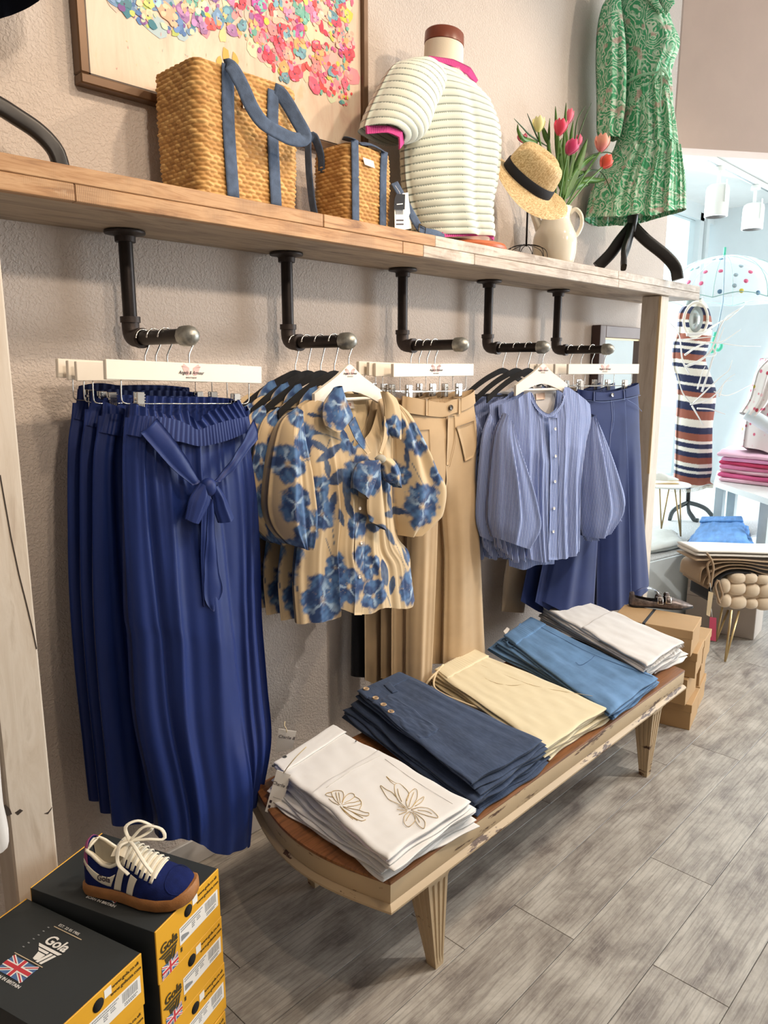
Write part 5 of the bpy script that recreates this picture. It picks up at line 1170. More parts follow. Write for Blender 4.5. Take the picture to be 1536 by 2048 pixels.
for x in (.46, .58):
    s_ = mk('strap', tube([LF.at(x, .35, .002), LF.at(x, .8, .012), LF.at(x, PI / 2, .020), LF.at(x, PI - .8, .012), LF.at(x, PI - .35, .002)], .003, 8, 20, flat=(.014, .003), up=(0, 0, 1)), MESH, fs)
    q = LF.at(x, .72, .013); mk('buckle', tube([q + LF.d * a + LF.r * -b * .6 + np.array([0, 0, b]) for a, b in ((-.01, -.012), (.01, -.012), (.01, .012), (-.01, .012), (-.01, -.012))], .0022, 6), BUCK, s_)
gl2 = NT('clear_plastic'); gl2.set(gl2.b, 'Transmission Weight', 1.); gl2.set(gl2.b, 'IOR', 1.12); gl2.base((.96, .97, 1)); CLEAR = gl2.done(.06)
pi_ = thing('plastic_shoe_insert', 'clear plastic shaper sticking out of the flat shoe', 'shoe insert', LF.at(.25, PI / 2))
q = LF.at(.27, PI / 2) + np.array([0, 0, .006]); sh_ = ell((0, 0, 0), (1, 1, 1), 20, 12); Vv = sh_[0] * np.array([.055, .02, .034]); 
mk('insert_shell', xf((Vv, sh_[1]), frame(q, LF.d, LF.r, (0, 0, 1))), CLEAR, pi_)
mk('insert_ridge', tube([q + LF.d * a + np.array([0, 0, b]) for a, b in ((-.05, .01), (-.02, .032), (.02, .033), (.06, .012))], .0022, 6, 20), CLEAR, pi_)

# ------------------------------------------------------------------ mirror leaning on the wall behind the post
mir = thing('wall_mirror', 'dark-framed mirror leaning on the wall behind the right post', 'mirror', (3.5, -.03, 1.2))
m0 = at_y(1196, 650, -.03); mx0, mz1 = m0[0], m0[2]; mx1, mz0 = mx0 + .5, mz1 - .62
DKF = M('dark_brown_frame', '#4a3430', .5, var=.15)
PLT = M('grey_brown_frame', '#8d7f7c', .55, var=.1)
for a in ((mx0, mx0 + .055, mz0, mz1), (mx1 - .055, mx1, mz0, mz1), (mx0 + .055, mx1 - .055, mz1 - .055, mz1), (mx0 + .055, mx1 - .055, mz0, mz0 + .055)):
    mk('frame_rail', box2(a[0], a[1], -.045, -.004, a[2], a[3], .003), PLT, mir, smooth=False)
mk('frame_edge', box2(mx0 - .003, mx0, -.046, -.004, mz0, mz1), DKF, mir, smooth=False)
mk('inner_edge', join(box2(mx0 + .055, mx0 + .063, -.03, -.01, mz0 + .05, mz1 - .055), box2(mx0 + .055, mx1 - .055, -.03, -.01, mz1 - .063, mz1 - .055)), M('gilt_edge', '#cdbb8e', .4, .3), mir, smooth=False)
gm = NT('mirror_silver'); gm.base((.92, .94, .94)); MIRS = gm.done(.02, 1.)
mk('mirror_glass', box2(mx0 + .06, mx1 - .05, -.02, -.012, mz0 + .05, mz1 - .05), MIRS, mir, smooth=False)
# ------------------------------------------------------------------ things standing on the shelf
ST = SZ1 + .0004
def weave_loop(W, D, H, rc, cen, rh=.0098, cw=.020, amp=.0062, res=.0021, taper=0., seed=0, bulge=.0):
    """woven basket wall: rows of slanted strands around a rounded rectangle"""
    per = 2 * (W + D) - 8 * rc + 2 * PI * rc; nu = int(per / res); nv = int(H / res)
    segs = [('l', W - 2 * rc), ('a', PI / 2 * rc), ('l', D - 2 * rc), ('a', PI / 2 * rc)] * 2
    P = []; N = []; a = 0.; p = np.array([-W / 2 + rc, -D / 2]); d = np.array([1., 0.]); tot = np.arange(nu) * per / nu
    base = 0.; segp = []
    ang = 0.; pos = p.copy()
    for kind, L in segs:
        segp.append((base, kind, L, pos.copy(), ang)); 
        if kind == 'l': pos = pos + L * np.array([math.cos(ang), math.sin(ang)])
        else:
            c = pos + rc * np.array([-math.sin(ang), math.cos(ang)]); ang += PI / 2; pos = c + rc * np.array([math.sin(ang), -math.cos(ang)])
        base += L
    k = 0
    for s in tot:
        while k + 1 < len(segp) and s >= segp[k + 1][0]: k += 1
        b, kind, L, q, an = segp[k]
        if kind == 'l': P.append(q + (s - b) * np.array([math.cos(an), math.sin(an)])); N.append((math.sin(an), -math.cos(an)))
        else:
            c = q + rc * np.array([-math.sin(an), math.cos(an)]); aa = an + (s - b) / rc; nn = np.array([math.sin(aa), -math.cos(aa)]); P.append(c + rc * nn); N.append(nn)
    P = np.array(P); N = np.array(N); z = np.linspace(0, H, nv)
    ncell = round(per / cw); S = tot[None, :] / per * ncell; Zr = z[:, None] / rh + .25 * np.sin(tot[None, :] * 9 + seed)
    row = np.floor(Zr); fz = Zr - row; sc = S + .5 * (row % 2) + .35 * (fz - .5) ; ci = np.floor(sc); fs = sc - ci
    dsp = amp * (np.abs(np.sin(PI * fz)) ** .6) * (.35 + .65 * np.abs(np.sin(PI * fs)) ** .5)
    h = np.modf(np.abs(np.sin((ci % ncell) * 12.9898 + row * 78.233 + seed) * 43758.5453))[0]
    dsp = dsp * (.75 + .5 * h)
    XY = P[None] * (1 - taper * (1 - z / H))[:, None, None] + N[None] * (dsp + bulge * np.sin(PI * z / H)[:, None])[..., None]
    V = np.concatenate([XY, (z[:, None] + 0 * S)[..., None]], -1).reshape(-1, 3) + np.array(cen)
    c1, c2, c3 = [np.array(srgb(x)) for x in ('#a67a45', '#c2955a', '#d2aa6e')]
    hh = h[..., None]; C = np.where(hh < .5, c1 + (c2 - c1) * hh * 2, c2 + (c3 - c2) * (hh - .5) * 2).reshape(-1, 3)
    return (V, gridfaces(nu, nv, True)), C
STRAW = m_vcol('water_hyacinth_weave', .6, 300, .3, 0.)
DSTRAP = m_cloth('denim_webbing', '#4b5d78', .2, .85, 500, .3, .1, streak=(300, 20, 1)); DST = M('denim_webbing_obj', '#46566f', .85, var=.25, vs=60, bump=.4, bs=500)
DKIN = M('bag_inside', '#5b4426', .9)
def basket(name, label, x0, y0, W, D, H, straps, lab, seed, group):
    cx, cy = x0 + W / 2, y0 + D / 2; t = thing(name, label, 'bag', (cx, cy, ST), group)
    (VF, C) = weave_loop(W, D, H, .022, (cx, cy, ST), seed=seed, taper=.03, bulge=.004)
    mk('woven_body', VF, STRAW, t, colr=C)
    mk('base_panel', box2(x0 + .008, x0 + W - .008, y0 + .008, y0 + D - .008, ST, ST + .008), DKIN, t, smooth=False)
    (VF2, C2) = weave_loop(W - .012, D - .012, .012, .018, (cx, cy, ST + H - .006), seed=seed + 1, rh=.012, cw=.012, amp=.004); mk('rim', VF2, STRAW, t, colr=C2)
    return t, cx, cy
GBG = 'woven straw bags on the shelf'
t, cx, cy = basket('woven_tote_bag', 'large woven straw tote bag with denim straps, below the painting', 1.008, -.236, .285, .17, .288, None, None, 2, GBG)
yf = -.2455
ZG = zz(280, 90, 4.518)
for a, b in (('795,180 800,700 845,1380', 0), ('1205,410 1200,800 1232,1460', 0)):
    P = [at_y(x, y, yf) for x, y in ZG(a)]; P[-1][2] = max(P[-1][2], ST + .002)
    mk('denim_strap', tube(P, .001, 8, 24, flat=(.034, .003), up=(0, -1, 0)), DST, t)
hp = [(at_y(*p, y)) for p, y in zip(ZG('770,190 800,175 850,230 930,380 1010,560 1110,700 1250,790 1380,850 1480,850'), (-.246, -.255, -.265, -.275, -.285, -.292, -.297, -.30, -.302))] + [(at_y(*p, y)) for p, y in zip(ZG('1485,800 1420,680 1340,540 1270,440 1215,410'), (-.295, -.275, -.26, -.25, -.2465))]
ups = np.array([[-.4, -.75, .3]] * 2 + [[-.56, -.78, -.1]] * 12)
mk('handle', tube(cr(hp, 60), .001, 8, flat=(.034, .0032), up=cr(ups, 60)), DST, t)
q = [at_y(x, y, -.2475) for x, y in ZG('925,475 1015,500 1025,590 930,570')]; mk('maker_patch', prism(q, (0, -1, 0), .0015), CREAMT, t, smooth=False)
t, cx, cy = basket('woven_bucket_bag', 'small woven straw bag with buckled denim shoulder strap beside the sweater bust', 1.472, -.232, .165, .135, .205, None, None, 5, GBG)
ZS = zz(600, 250, 5.12); yf = -.2405
for a in ('560,150 565,400 568,700 570,1000', '865,270 852,500 850,800 848,1055'):
    P = [at_y(x, y, yf) for x, y in ZS(a)]; P[-1][2] = max(P[-1][2], ST + .002); mk('denim_strap', tube(P, .001, 8, 24, flat=(.027, .003), up=(0, -1, 0)), DST, t)
mk('handle', tube(cr([at_y(*p, y) for p, y in zip(ZS('475,160 500,130 560,150'), (-.20, -.232, -.2405))], 20), .001, 8, flat=(.026, .003), up=(0, -.3, 1)), DST, t)
mk('handle', tube(cr([at_y(*p, y) for p, y in zip(ZS('610,190 720,200 810,240 865,275'), (-.215, -.225, -.235, -.2405))], 24), .001, 8, flat=(.026, .003), up=(0, -.6, 1)), DST, t)
xs_ = 1.468
mk('shoulder_strap', tube(cr([at_x(*p, x) for p, x in zip(ZS('220,490 215,320 160,150 120,120 85,160 90,450 120,750 150,920'), (1.4655, 1.4655, 1.462, 1.455, 1.448, 1.447, 1.452, 1.455))], 50), .001, 8, flat=(.027, .003), up=(-1, 0, 0)), DST, t)
bs_ = mk('shoulder_strap', tube(cr([at_y(*p, y) for p, y in zip(ZS('965,590 1060,760 1170,960 1250,1080 1400,1120 1480,1160'), (-.225, -.245, -.262, -.27, -.275, -.27))], 40), .001, 8, flat=(.027, .003), up=(-.3, -1, .3)), DST, t)
b0 = at_y(*ZS('1250,1080')[0], -.275); mk('buckle', tube([b0 + np.array(d) for d in ((-.012, 0, .016), (.016, 0, .010), (.012, 0, -.014), (-.016, 0, -.010), (-.012, 0, .016))], .0022, 6), M('aged_brass', '#5d5342', .4, .8), bs_)
q = [at_y(x, y, -.2425) for x, y in ZS('640,330 750,370 765,445 660,405')]; mk('maker_patch', prism(q, (0, -1, 0), .0012), CREAMT, t, smooth=False)
pt = thing('price_tag', 'black and white price tags hanging from the small woven bag', 'tag', at_y(*ZS('1010,900')[0], -.262))
mk('white_card', prism([at_y(x, y, -.257) for x, y in ZS('1050,700 1105,690 1140,1060 970,1090 965,870')], (0, -1, 0), .001), TAGM, pt, smooth=False)
mk('black_card', prism([at_y(x, y, -.262) for x, y in ZS('985,705 1075,710 1070,865 960,865 965,760')], (0, -1, 0), .001), BLK, pt, smooth=False)
bc = []
for k in range(9): bc.append(prism([at_y(x, y, -.259) for x, y in ZS('%d,865 %d,865 %d,915 %d,915' % (980 + 9 * k, 984 + 9 * k + k % 2 * 2, 984 + 9 * k + k % 2 * 2, 980 + 9 * k))], (0, -1, 0), .0006))
mk('barcode', join(*bc), GREYP, pt, smooth=False)
for yy in (975, 1015): mk('print_line', prism([at_y(x, y, -.2582) for x, y in ZS('985,%d 1060,%d 1060,%d 985,%d' % (yy - 6, yy - 6, yy + 8, yy + 8))], (0, -1, 0), .0006), INK, pt, smooth=False)
mk('tag_line', prism([at_y(x, y, -.2632) for x, y in ZS('990,808 1052,802 1052,812 990,818')], (0, -1, 0), .0005), WPR, pt, smooth=False)
mk('tag_loop', tube([at_y(*p, -.262) for p in ZS('1030,740 1020,690 975,620')], .0006, 5, 12), WPR, pt)

# ------------------------------------------------------------------ bust with knitted sweater
ZT = zz(600, 0, 3.072); pl = Pl(2.0, -.15, 0)
KNIT = m_vcol('pointelle_knit', .9, 900, .25, .3); PINK = M('pink_rib', '#d6539c', .85, var=.08)
bu = thing('bust_form', 'cream linen bust form with brown neck cap and wooden base', 'mannequin', (2.03, -.15, ST))
LIN = M('cream_linen', '#e8dcc6', .85, var=.05, bump=.3, bs=500); BRN = M('brown_lacquered_wood', '#7a3a22', .35, var=.12); ORW = M('orange_wood', '#b8623a', .4, var=.12)
nu_, nz = pl.uz(*ZT('885,290')[0]); nb = pl.w(*pl.uz(*ZT('880,470')[0])); nt = pl.w(*pl.uz(*ZT('885,285')[0])); ct = pl.w(*pl.uz(*ZT('888,205')[0]))
def ell_loft(P, R, n=32, yk=.85, ti=(0, 0)):
    a = np.linspace(0, 2 * PI, n, endpoint=False); return loft([np.c_[p[0] + r * np.cos(a), p[1] + r * yk * np.sin(a), p[2] + ti[0] * r * np.cos(a) + 0 * a] for p, r in zip(P, R)])
rn = .066
mk('neck', ell_loft([nb - np.array([0, 0, .06]), nb, (nb + nt) / 2, nt], [.1, .075, .067, rn], ti=(-.05, 0)), LIN, bu, auto=60)
mk('neck_cap', ell_loft([nt, nt + np.array([0, 0, .002]), ct - np.array([0, 0, .004]), ct], [rn * .98, rn * 1.02, rn * 1.0, rn * .94], ti=(-.05, 0)), BRN, bu, auto=40)
bd = pl.w(*pl.uz(*ZT('1020,1500')[0])); 
mk('torso', ell_loft([np.array([2.04, -.15, z]) for z in (ST + .03, ST + .1, ST + .2, ST + .33, ST + .42, ST + .48)], [.155, .16, .15, .17, .15, .09], yk=.5), LIN, bu)
mk('base_disc', lathe([(.002, 0), (.13, 0), (.138, .004), (.14, .012), (.135, .02), (.12, .024), (.002, .026)], 48, (2.09, -.15, ST)), ORW, bu, auto=40)
sw = thing('knit_sweater', 'mint white openwork knit sweater with pink trim on the bust form', 'sweater', (2.0, -.15, ST + .02))
def knit(name, left, right, top, bottom, nu, nv, rows, th, vc, thf=None, fold=None, dash=70, pw=2.2):
    def f(s, q):
        fr = (q * rows) % 1; b = .0045 * np.abs(np.sin(PI * fr)) ** .7; return b + (fold(s, q) if fold else 0)
    res = panel(pl, left, right, top, bottom, nu, nv, th, vc, f, thf=thf, pw=pw)
    s = np.tile(np.linspace(0, 1, nu), nv); q = np.repeat(np.linspace(0, 1, nv), nu); fr = (q * rows) % 1; d = (s * dash) % 1
    base = np.array(srgb('#d8ddd0')); dk = np.array(srgb('#6f7c74'))
    m = ((fr < .16) | (fr > .93)) & (d < .5); ln = (fr < .10) | (fr > .96)
    C = np.where(m[:, None], dk, np.where(ln[:, None], base * .5, base)); C = np.concatenate([C, C])
    return mk(name, res[0], KNIT, sw, uv=res[1], colr=C)
knit('body', ZT('622,395 640,640 642,900 655,1130 690,1290 735,1450'), ZT('1042,512 1120,640 1182,790 1192,950 1172,1130 1142,1270 1150,1462'), ZT('720,388 840,436 960,500'), ZT('900,1460 1050,1470'), 150, 300, 23, .095, 0., thf=lambda q: np.clip(.55 + q * 3, 0, 1), fold=folds(71, 5, .012, (.04, .09), .1, .1))
knit('sleeve', ZT('600,385 495,432 405,590 348,715 320,802'), ZT('790,470 800,560 720,700 640,880 517,915'), ZT('690,400'), ZT('400,825 470,870'), 90, 180, 12, .07, .05, thf=lambda q: .25 + .85 * np.sin(np.clip(q * 2.0 + .2, 0, 2.6)), dash=50)
knit('sleeve', ZT('1120,640 1150,800 1150,1000 1140,1120'), ZT('1130,630 1190,790 1200,900 1185,1180'), (), (), 30, 120, 9, .05, -.03, dash=20)
rb = lambda A, B, v: ribbon(pl, ZT(A), ZT(B), v, .006, 90, 6)
def ribbed(name, A, B, v, n=90):
    VF, uv = ribbon(pl, ZT(A), ZT(B), v, .006, n * 4, 6); V = VF[0].copy(); k = np.tile(np.repeat(np.arange(n * 4), 6), 2); V -= 0; V += np.outer(.0016 * np.sin(k / 4 * 2 * PI), pl.n); return mk(name, (V, VF[1]), PINK, sw, uv=uv)
ribbed('neck_rib', '740,362 850,400 960,455 1042,512', '728,386 840,438 955,500 1030,526', [.035, .062, .064, .035], 44)
ribbed('cuff_rib', '318,800 400,825 470,868 517,915', '320,850 390,862 450,900 490,950', [.06, .10, .11, .08], 30)
ribbed('hem_rib', '735,1440 900,1442 1050,1440 1150,1450', '740,1470 900,1470 1055,1466 1147,1482', [.05, .09, .085, .03], 50)

# ------------------------------------------------------------------ straw hat on a wire stand
def cvec(r, u, f): return RC.T @ np.array([r, -u, f])          # right, up, away from the photographer
hat = thing('straw_hat', 'natural straw fedora with black ribbon band, tilted on a wire stand', 'hat', (2.45, -.22, ST + .18))
ax = cvec(.50, .60, -.62); ax /= np.linalg.norm(ax); e1 = np.cross(ax, cvec(0, 0, 1)); e1 /= np.linalg.norm(e1); e2 = np.cross(ax, e1)
dC = 2.62; d_ = ray(1052, 368); hc = CAM + d_ * dC / 1.0 if False else at(1052, 366, 1, -.205)
def hatpt(r, a, h): return hc + (r * np.cos(a))[..., None] * e1 + (r * np.sin(a))[..., None] * e2 + h[..., None] * ax
def hat_surf(prof, na=220, mp=8, weave=.0011, wavy=0., oval=.13):
    P = cr(prof, len(prof) * mp); a = np.linspace(0, 2 * PI, na, endpoint=False)[None, :]; r = P[:, 0:1] + 0 * a; h = P[:, 1:2] + 0 * a
    t_ = np.arange(len(P))[:, None] * 1.0; w_ = weave * (np.abs(np.sin(t_ * .9)) * (.5 + .5 * np.abs(np.sin(a * 45 + t_ * .5))))
    k = np.clip((r - .09) / .07, 0, 1)
    h2 = h + w_ + wavy * k * np.sin(2 * a + .6); r2 = r * (1 + oval * np.cos(2 * a) * .5)
    pin = np.clip((h - .055) / .04, 0, 1) * .012 * np.exp(-((np.cos(a - 1.2)) / .35) ** 2); r2 = r2 - pin * 0; h2 = h2 - np.clip((h - .07) / .03, 0, 1) * .022 * np.exp(-(r * np.sin(a - .4) / .02) ** 2) 
    V = hatpt(r2, a + 0 * r, h2).reshape(-1, 3); rs = np.random.RandomState(4); cc = rs.uniform(.0, 1, (len(P), na)); C = (np.array(srgb('#b08a56'))[None, None] * (1 - cc[..., None]) + np.array(srgb('#ecd3a4'))[None, None] * cc[..., None]).reshape(-1, 3)
    return (V, gridfaces(na, len(P), True)), C
VF, C = hat_surf([(.168, -.012), (.150, -.004), (.125, .0), (.105, .001), (.093, .006)], mp=9, wavy=.022); V = VF[0]
mk('brim', VF, STRAW, hat, colr=C)
VF, C = hat_surf([(.093, .004), (.091, .03), (.088, .06), (.082, .09), (.068, .108), (.04, .113), (.004, .105)], mp=8)
mk('crown', VF, STRAW, hat, colr=C)
a = np.linspace(0, 2 * PI, 80, endpoint=False)[None, :]; 
bv = lambda r, h: hatpt((r * (1 + .065 * np.cos(2 * a))), a, h + 0 * a).reshape(-1, 3)
mk('hat_band', (np.concatenate([bv(.0955, .006), bv(.0962, .008), bv(.0945, .036), bv(.092, .038)]), gridfaces(80, 4, True)), M('black_grosgrain', '#15161f', .8, bump=.3, bs=600), hat)
hs = thing('hat_stand', 'thin black wire hat stand with domed base under the straw hat', 'hat stand', (2.40, -.19, ST))
WIRE = M('black_wire', '#17120f', .5, .6)
b0 = at_y(1053, 480, -.19); bx = b0[0]; 
mk('stand_rod', tube([(bx, -.19, ST + .05), (bx, -.19, ST + .17), hc - ax * .0 + np.array([0, 0, -.01])], .0035, 8), WIRE, hs)
for k in range(5):
    an = k * PI / 5 + .3; R_ = .085
    mk('base_wire', tube([(bx + R_ * math.cos(an), -.19 + R_ * .9 * math.sin(an), ST + .0012), (bx + R_ * .8 * math.cos(an), -.19 + R_ * .75 * math.sin(an), ST + .04), (bx, -.19, ST + .055), (bx - R_ * .8 * math.cos(an), -.19 - R_ * .75 * math.sin(an), ST + .04), (bx - R_ * math.cos(an), -.19 - R_ * .9 * math.sin(an), ST + .0012)], .0013, 6, 30), WIRE, hs)

# ------------------------------------------------------------------ pitcher with tulips
CER = M('cream_glazed_ceramic', '#ece4d2', .12, var=.04, Coat_Weight=.5)
ZH = zz(980, 190, 5.85)
pp = at_y(1108, 520, -.14); px_, py_ = pp[0], -.14
pit = thing('ceramic_pitcher', 'glossy cream ceramic pitcher holding the tulips', 'pitcher', (px_, py_, ST))
prof = [(.002, .0), (.062, .0), (.068, .004), (.080, .04), (.085, .08), (.082, .12), (.068, .155), (.056, .18), (.054, .20), (.060, .225), (.062, .228), (.058, .228), (.051, .2), (.052, .18), (.064, .155), (.078, .12), (.08, .08), (.06, .01), (.002, .008)]
mk('pitcher_body', lathe(cr(prof, 70), 48, (px_, py_, ST), False), CER, pit)
rgt = RC.T @ np.array([1., 0, 0]); rgt[2] = 0; rgt /= np.linalg.norm(rgt)
def ctr(r, h): return np.array([px_, py_, ST]) + rgt * r + np.array([0, 0, h])
mk('handle', tube([ctr(.052, .205), ctr(.075, .222), ctr(.098, .20), ctr(.102, .165), ctr(.09, .135), ctr(.076, .12)], [.008, .008, .0075, .0075, .008, .009], 12, 30), CER, pit)
mk('spout', tube([ctr(-.056, .14), ctr(-.07, .17), ctr(-.085, .20), ctr(-.092, .222)], [.02, .017, .014, .012], 14, 16), CER, pit)
LEAFM = M('tulip_leaf_green', '#4f7a34', .45, var=.25, vs=30); LEAFD = M('grass_blade_green', '#3b5a35', .5, var=.2)
def tulip(label, pxy, y, c1, c2, r, H, lean, stem_to=None, openv=.25):
    p = at_y(*ZH(pxy)[0], y); m_ = NT('tulip_' + c1.strip('#')); v = m_.co('Generated'); sep = m_.n('SeparateXYZ', _0=v)
    m_.base(m_.ramp(sep.outputs[2], [(0.05, srgb(c2)), (.55, srgb(c1)), (1, srgb(c1))])); mt = m_.done(.5, 0., Sheen_Weight=.2)
    t = thing('tulip', label, 'flower', (px_, py_, ST + .1), 'tulips in the pitcher')
    ax = np.array(lean, float); ax /= np.linalg.norm(ax); b1 = np.cross(ax, (.3, .9, .1)); b1 /= np.linalg.norm(b1); b2 = np.cross(ax, b1)
    for k in range(6):
        th0 = k * PI / 3 + (.0 if k % 2 else .25); rr = r * (1.0 if k % 2 else .9); q = np.linspace(0, 1, 12)[:, None]; s = np.linspace(-1, 1, 9)[None, :]
        w_ = np.sin(PI * np.clip(q * .86 + .08, 0, 1)) ** .7 * .75; an = th0 + s * w_; rad = rr * np.sin(np.clip(q * 1.9 + .18, 0, 2.9 - openv * 2)) * (1 - .1 * s ** 2) + (.0015 if k % 2 else 0); hh = H * (q - .06 * s ** 2 * q)
        V = p + (rad * np.cos(an))[..., None] * b1 + (rad * np.sin(an))[..., None] * b2 + (hh + 0 * an)[..., None] * ax; mk('petal', (V.reshape(-1, 3), gridfaces(9, 12)), mt, t)
    base = np.array([px_, py_, ST + .19]) + rgt * .02 * np.clip((p - np.array([px_, py_, 0])) @ rgt / .1, -1, 1)
    mk('stem', tube([base - np.array([0, 0, .09]), base, (base + p) / 2 + np.array([0, 0, .015]), p + ax * .002], .0035, 8, 24), LEAFM, t)
    return t
UP = (0, 0, 1.)
tulip('pale yellow tulip rising just above the straw hat', '565,440', -.15, '#efe9a8', '#dfe39a', .024, .052, (.05, 0, 1))
tulip('bright red-pink tulip in the middle of the bouquet', '800,480', -.19, '#e2385c', '#d13252', .026, .056, (.1, -.2, 1), openv=.35)
tulip('slim pink tulip bud at the back of the bouquet', '905,345', -.12, '#e5647f', '#e0607c', .018, .058, (.35, 0, 1))
tulip('magenta tulip low in the bouquet', '900,700', -.20, '#c8316a', '#b42c5f', .026, .058, (.5, -.3, .9), openv=.35)
tulip('small pink tulip peeking out behind the magenta tulip', '1030,600', -.12, '#de5a7c', '#c94c6e', .017, .045, (.4, .2, 1))
tulip('large peach and pink tulip leaning to the right', '1290,670', -.16, '#f0a58e', '#e27a86', .032, .066, (.15, -.1, 1), openv=.2)
tulip('orange-red tulip drooping at the far right', '1310,850', -.19, '#e2553b', '#d9493c', .028, .052, (.55, -.2, .7), openv=.35)
tulip('pink tulip half hidden behind the hat crown', '390,560', -.10, '#d95f7b', '#d95f7b', .018, .03, (-.4, 0, 1))
lv = thing('tulip_foliage', 'long green tulip leaves and grass blades fanning out of the pitcher', 'leaves', (px_, py_, ST + .15))
def leaf(pts, wdt, y0, y1, mat=LEAFM):
    q = ZH(pts); n = 24; yy = np.linspace(y0, y1, len(q)); P = cr([at_y(*p, y) for p, y in zip(q, yy)], n); s = np.linspace(0, 1, n); w_ = wdt * np.sin(PI * np.clip(s * .93 + .07, 0, 1)) ** .8 + .0008
    T = np.gradient(P, axis=0); T /= np.linalg.norm(T, axis=1)[:, None]; vw = ray(1120, 350); vw /= np.linalg.norm(vw); B = np.cross(T, vw); B /= np.linalg.norm(B, axis=1)[:, None]
    V = np.stack([P - B * w_[:, None], P - vw * (w_[:, None] * -.35), P + B * w_[:, None], P - vw * (w_[:, None] * -.35 - .0012)], 1).reshape(-1, 3)
    return mk('leaf', (V, gridfaces(4, n, True)), mat, lv)
for pts, wd in (('870,1250 830,900 790,600 765,130', .010), ('880,1200 900,700 880,400 890,90', .009), ('890,1200 1000,900 1080,680 1140,510', .016), ('830,1060 950,950 1100,900 1050,930', .008), ('890,1210 1000,1080 1150,1040 1120,1050', .013), ('1000,1080 1120,1000 1250,1000 1350,985', .012),
                ('880,1200 1000,900 1130,770 1260,700', .013), ('880,1150 950,800 950,500 975,300', .010), ('860,1200 700,700 690,450 700,270', .007), ('700,600 650,480 620,380 625,350', .009), ('560,560 400,520 330,420 325,340', .009), ('850,1200 820,850 815,600 845,500', .012), ('860,1200 880,950 860,700 870,420', .011), ('905,1200 980,1080 1060,960 1180,860', .010), ('870,1250 900,1120 1010,880 1220,690', .008)):
    leaf(pts, wd, -.14, -.15)
for pts in ('700,620 480,480 380,380 280,275', '620,640 520,420 470,300 435,215', '900,1000 980,600 1020,300 1120,120', '900,1000 1000,600 1100,300 1188,90', '900,1100 1100,920 1300,900 1450,1200', '900,1050 1100,760 1350,670 1520,730'):
    leaf(pts, .0022, -.14, -.16, LEAFD)

# ------------------------------------------------------------------ mannequin in the green dress
def m_paisley():
    n = NT('green_paisley_crepe'); v = n.co('UV'); wv = n.n('TexNoise', Vector=v, Scale=11., Detail=2.); ad = n.n('VectorMath', operation='MULTIPLY_ADD', _0=wv.outputs['Color']); ad.inputs[1].default_value = (.10, .10, .10); n.t.links.new(v, ad.inputs[2])
    vo = n.n('TexVoronoi', Vector=ad.outputs[0], Scale=13., feature='F1'); sw_ = n.math('MULTIPLY', vo.outputs['Distance'], 40.); wave = n.math('SINE', sw_)
    vo2 = n.n('TexVoronoi', Vector=ad.outputs[0], Scale=70., feature='F1').outputs['Distance']
    a = n.ramp(wave, [(.55, (0, 0, 0)), (.75, (1, 1, 1))]); b = n.ramp(vo2, [(.22, (1, 1, 1)), (.34, (0, 0, 0))]); nz = n.noise(ad.outputs[0], 42, 3, .6)
    c = n.mix(n.ramp(nz, [(.52, (0, 0, 0)), (.60, (1, 1, 1))]), srgb('#46a672'), srgb('#a5d6b2'))
    c = n.mix(n.math('MULTIPLY', a, .85), c, srgb('#dcebd6')); c = n.mix(n.math('MULTIPLY', b, .7), c, srgb('#dfe6d3'))
    pk = n.ramp(n.noise(v, 17, 2), [(.60, (0, 0, 0)), (.66, (1, 1, 1))]); c = n.mix(n.math('MULTIPLY', pk, .75), c, srgb('#cfa7a0'))
    n.base(c); return n.done(.7, 0., Sheen_Weight=.2, Specular_IOR_Level=.3)
PAIS = m_paisley()
DX, DY = 3.23, -.165
pl = Pl(DX, DY, -44); ZD2 = zz(1150, 0, 6.024); ZE = zz(960, 0, 2.667)
ma = thing('dress_form', 'black tripod dress form under the green dress on the shelf', 'mannequin', (DX, DY, ST))
BSAT = M('black_satin_wood', '#1b1512', .35, var=.1)
pc = pl.w(*pl.uz(*ZE('812,1200')[0])); mk('pole', lathe([(.002, -.03), (.017, -.03), (.019, -.02), (.02, .0), (.024, .03), (.024, .06), (.018, .075), (.022, .09), (.025, .12), (.023, .3), (.002, .3)], 24, pc), BSAT, ma, auto=40)
def tri_leg(pts, v0, v1, w_=.05, th=.024):
    q = ZE(pts); V = np.linspace(v0, v1, len(q)); P = cr([pl.w(*pl.uz(*p), v) for p, v in zip(q, V)], 28)
    n_ = np.cross(np.gradient(P, axis=0), (0, 0, 1.)); n_[np.linalg.norm(n_, axis=1) < 1e-6] = (0, 1, 0)
    return tube(P, .01, 12, flat=(th, w_), up=np.array([0, 0, 1.]) + 0 * P + np.gradient(P, axis=0) * 0)
for pts, v0, v1 in (('812,1205 750,1280 695,1355 625,1425', 0, .0), ('812,1205 880,1280 980,1365 1030,1430 1040,1495', 0, .03), ('812,1210 778,1290 742,1370 728,1440', .0, .09)):
    mk('tripod_leg', tri_leg(pts, v0, v1), BSAT, ma, auto=50)
nt = pl.w(*pl.uz(*ZD2('915,-10')[0])); mk('neck', lathe([(.05, -.12), (.048, -.05), (.05, 0), (.04, .05), (.002, .06)], 24, nt), M('dark_form_neck', '#3a3236', .7), ma)
pc2 = pl.w(*pl.uz(*ZD2('800,1000')[0])); mk('torso', lathe([(.002, -.35), (.045, -.34), (.05, -.2), (.04, 0), (.06, .22), (.045, .36), (.03, .42), (.002, .42)], 24, pc2), M('form_body', '#d9cbb8', .8), ma)
dr = thing('paisley_dress', 'green paisley shirt dress with long sleeves on the tripod form', 'dress', (DX, DY, ST + .2))
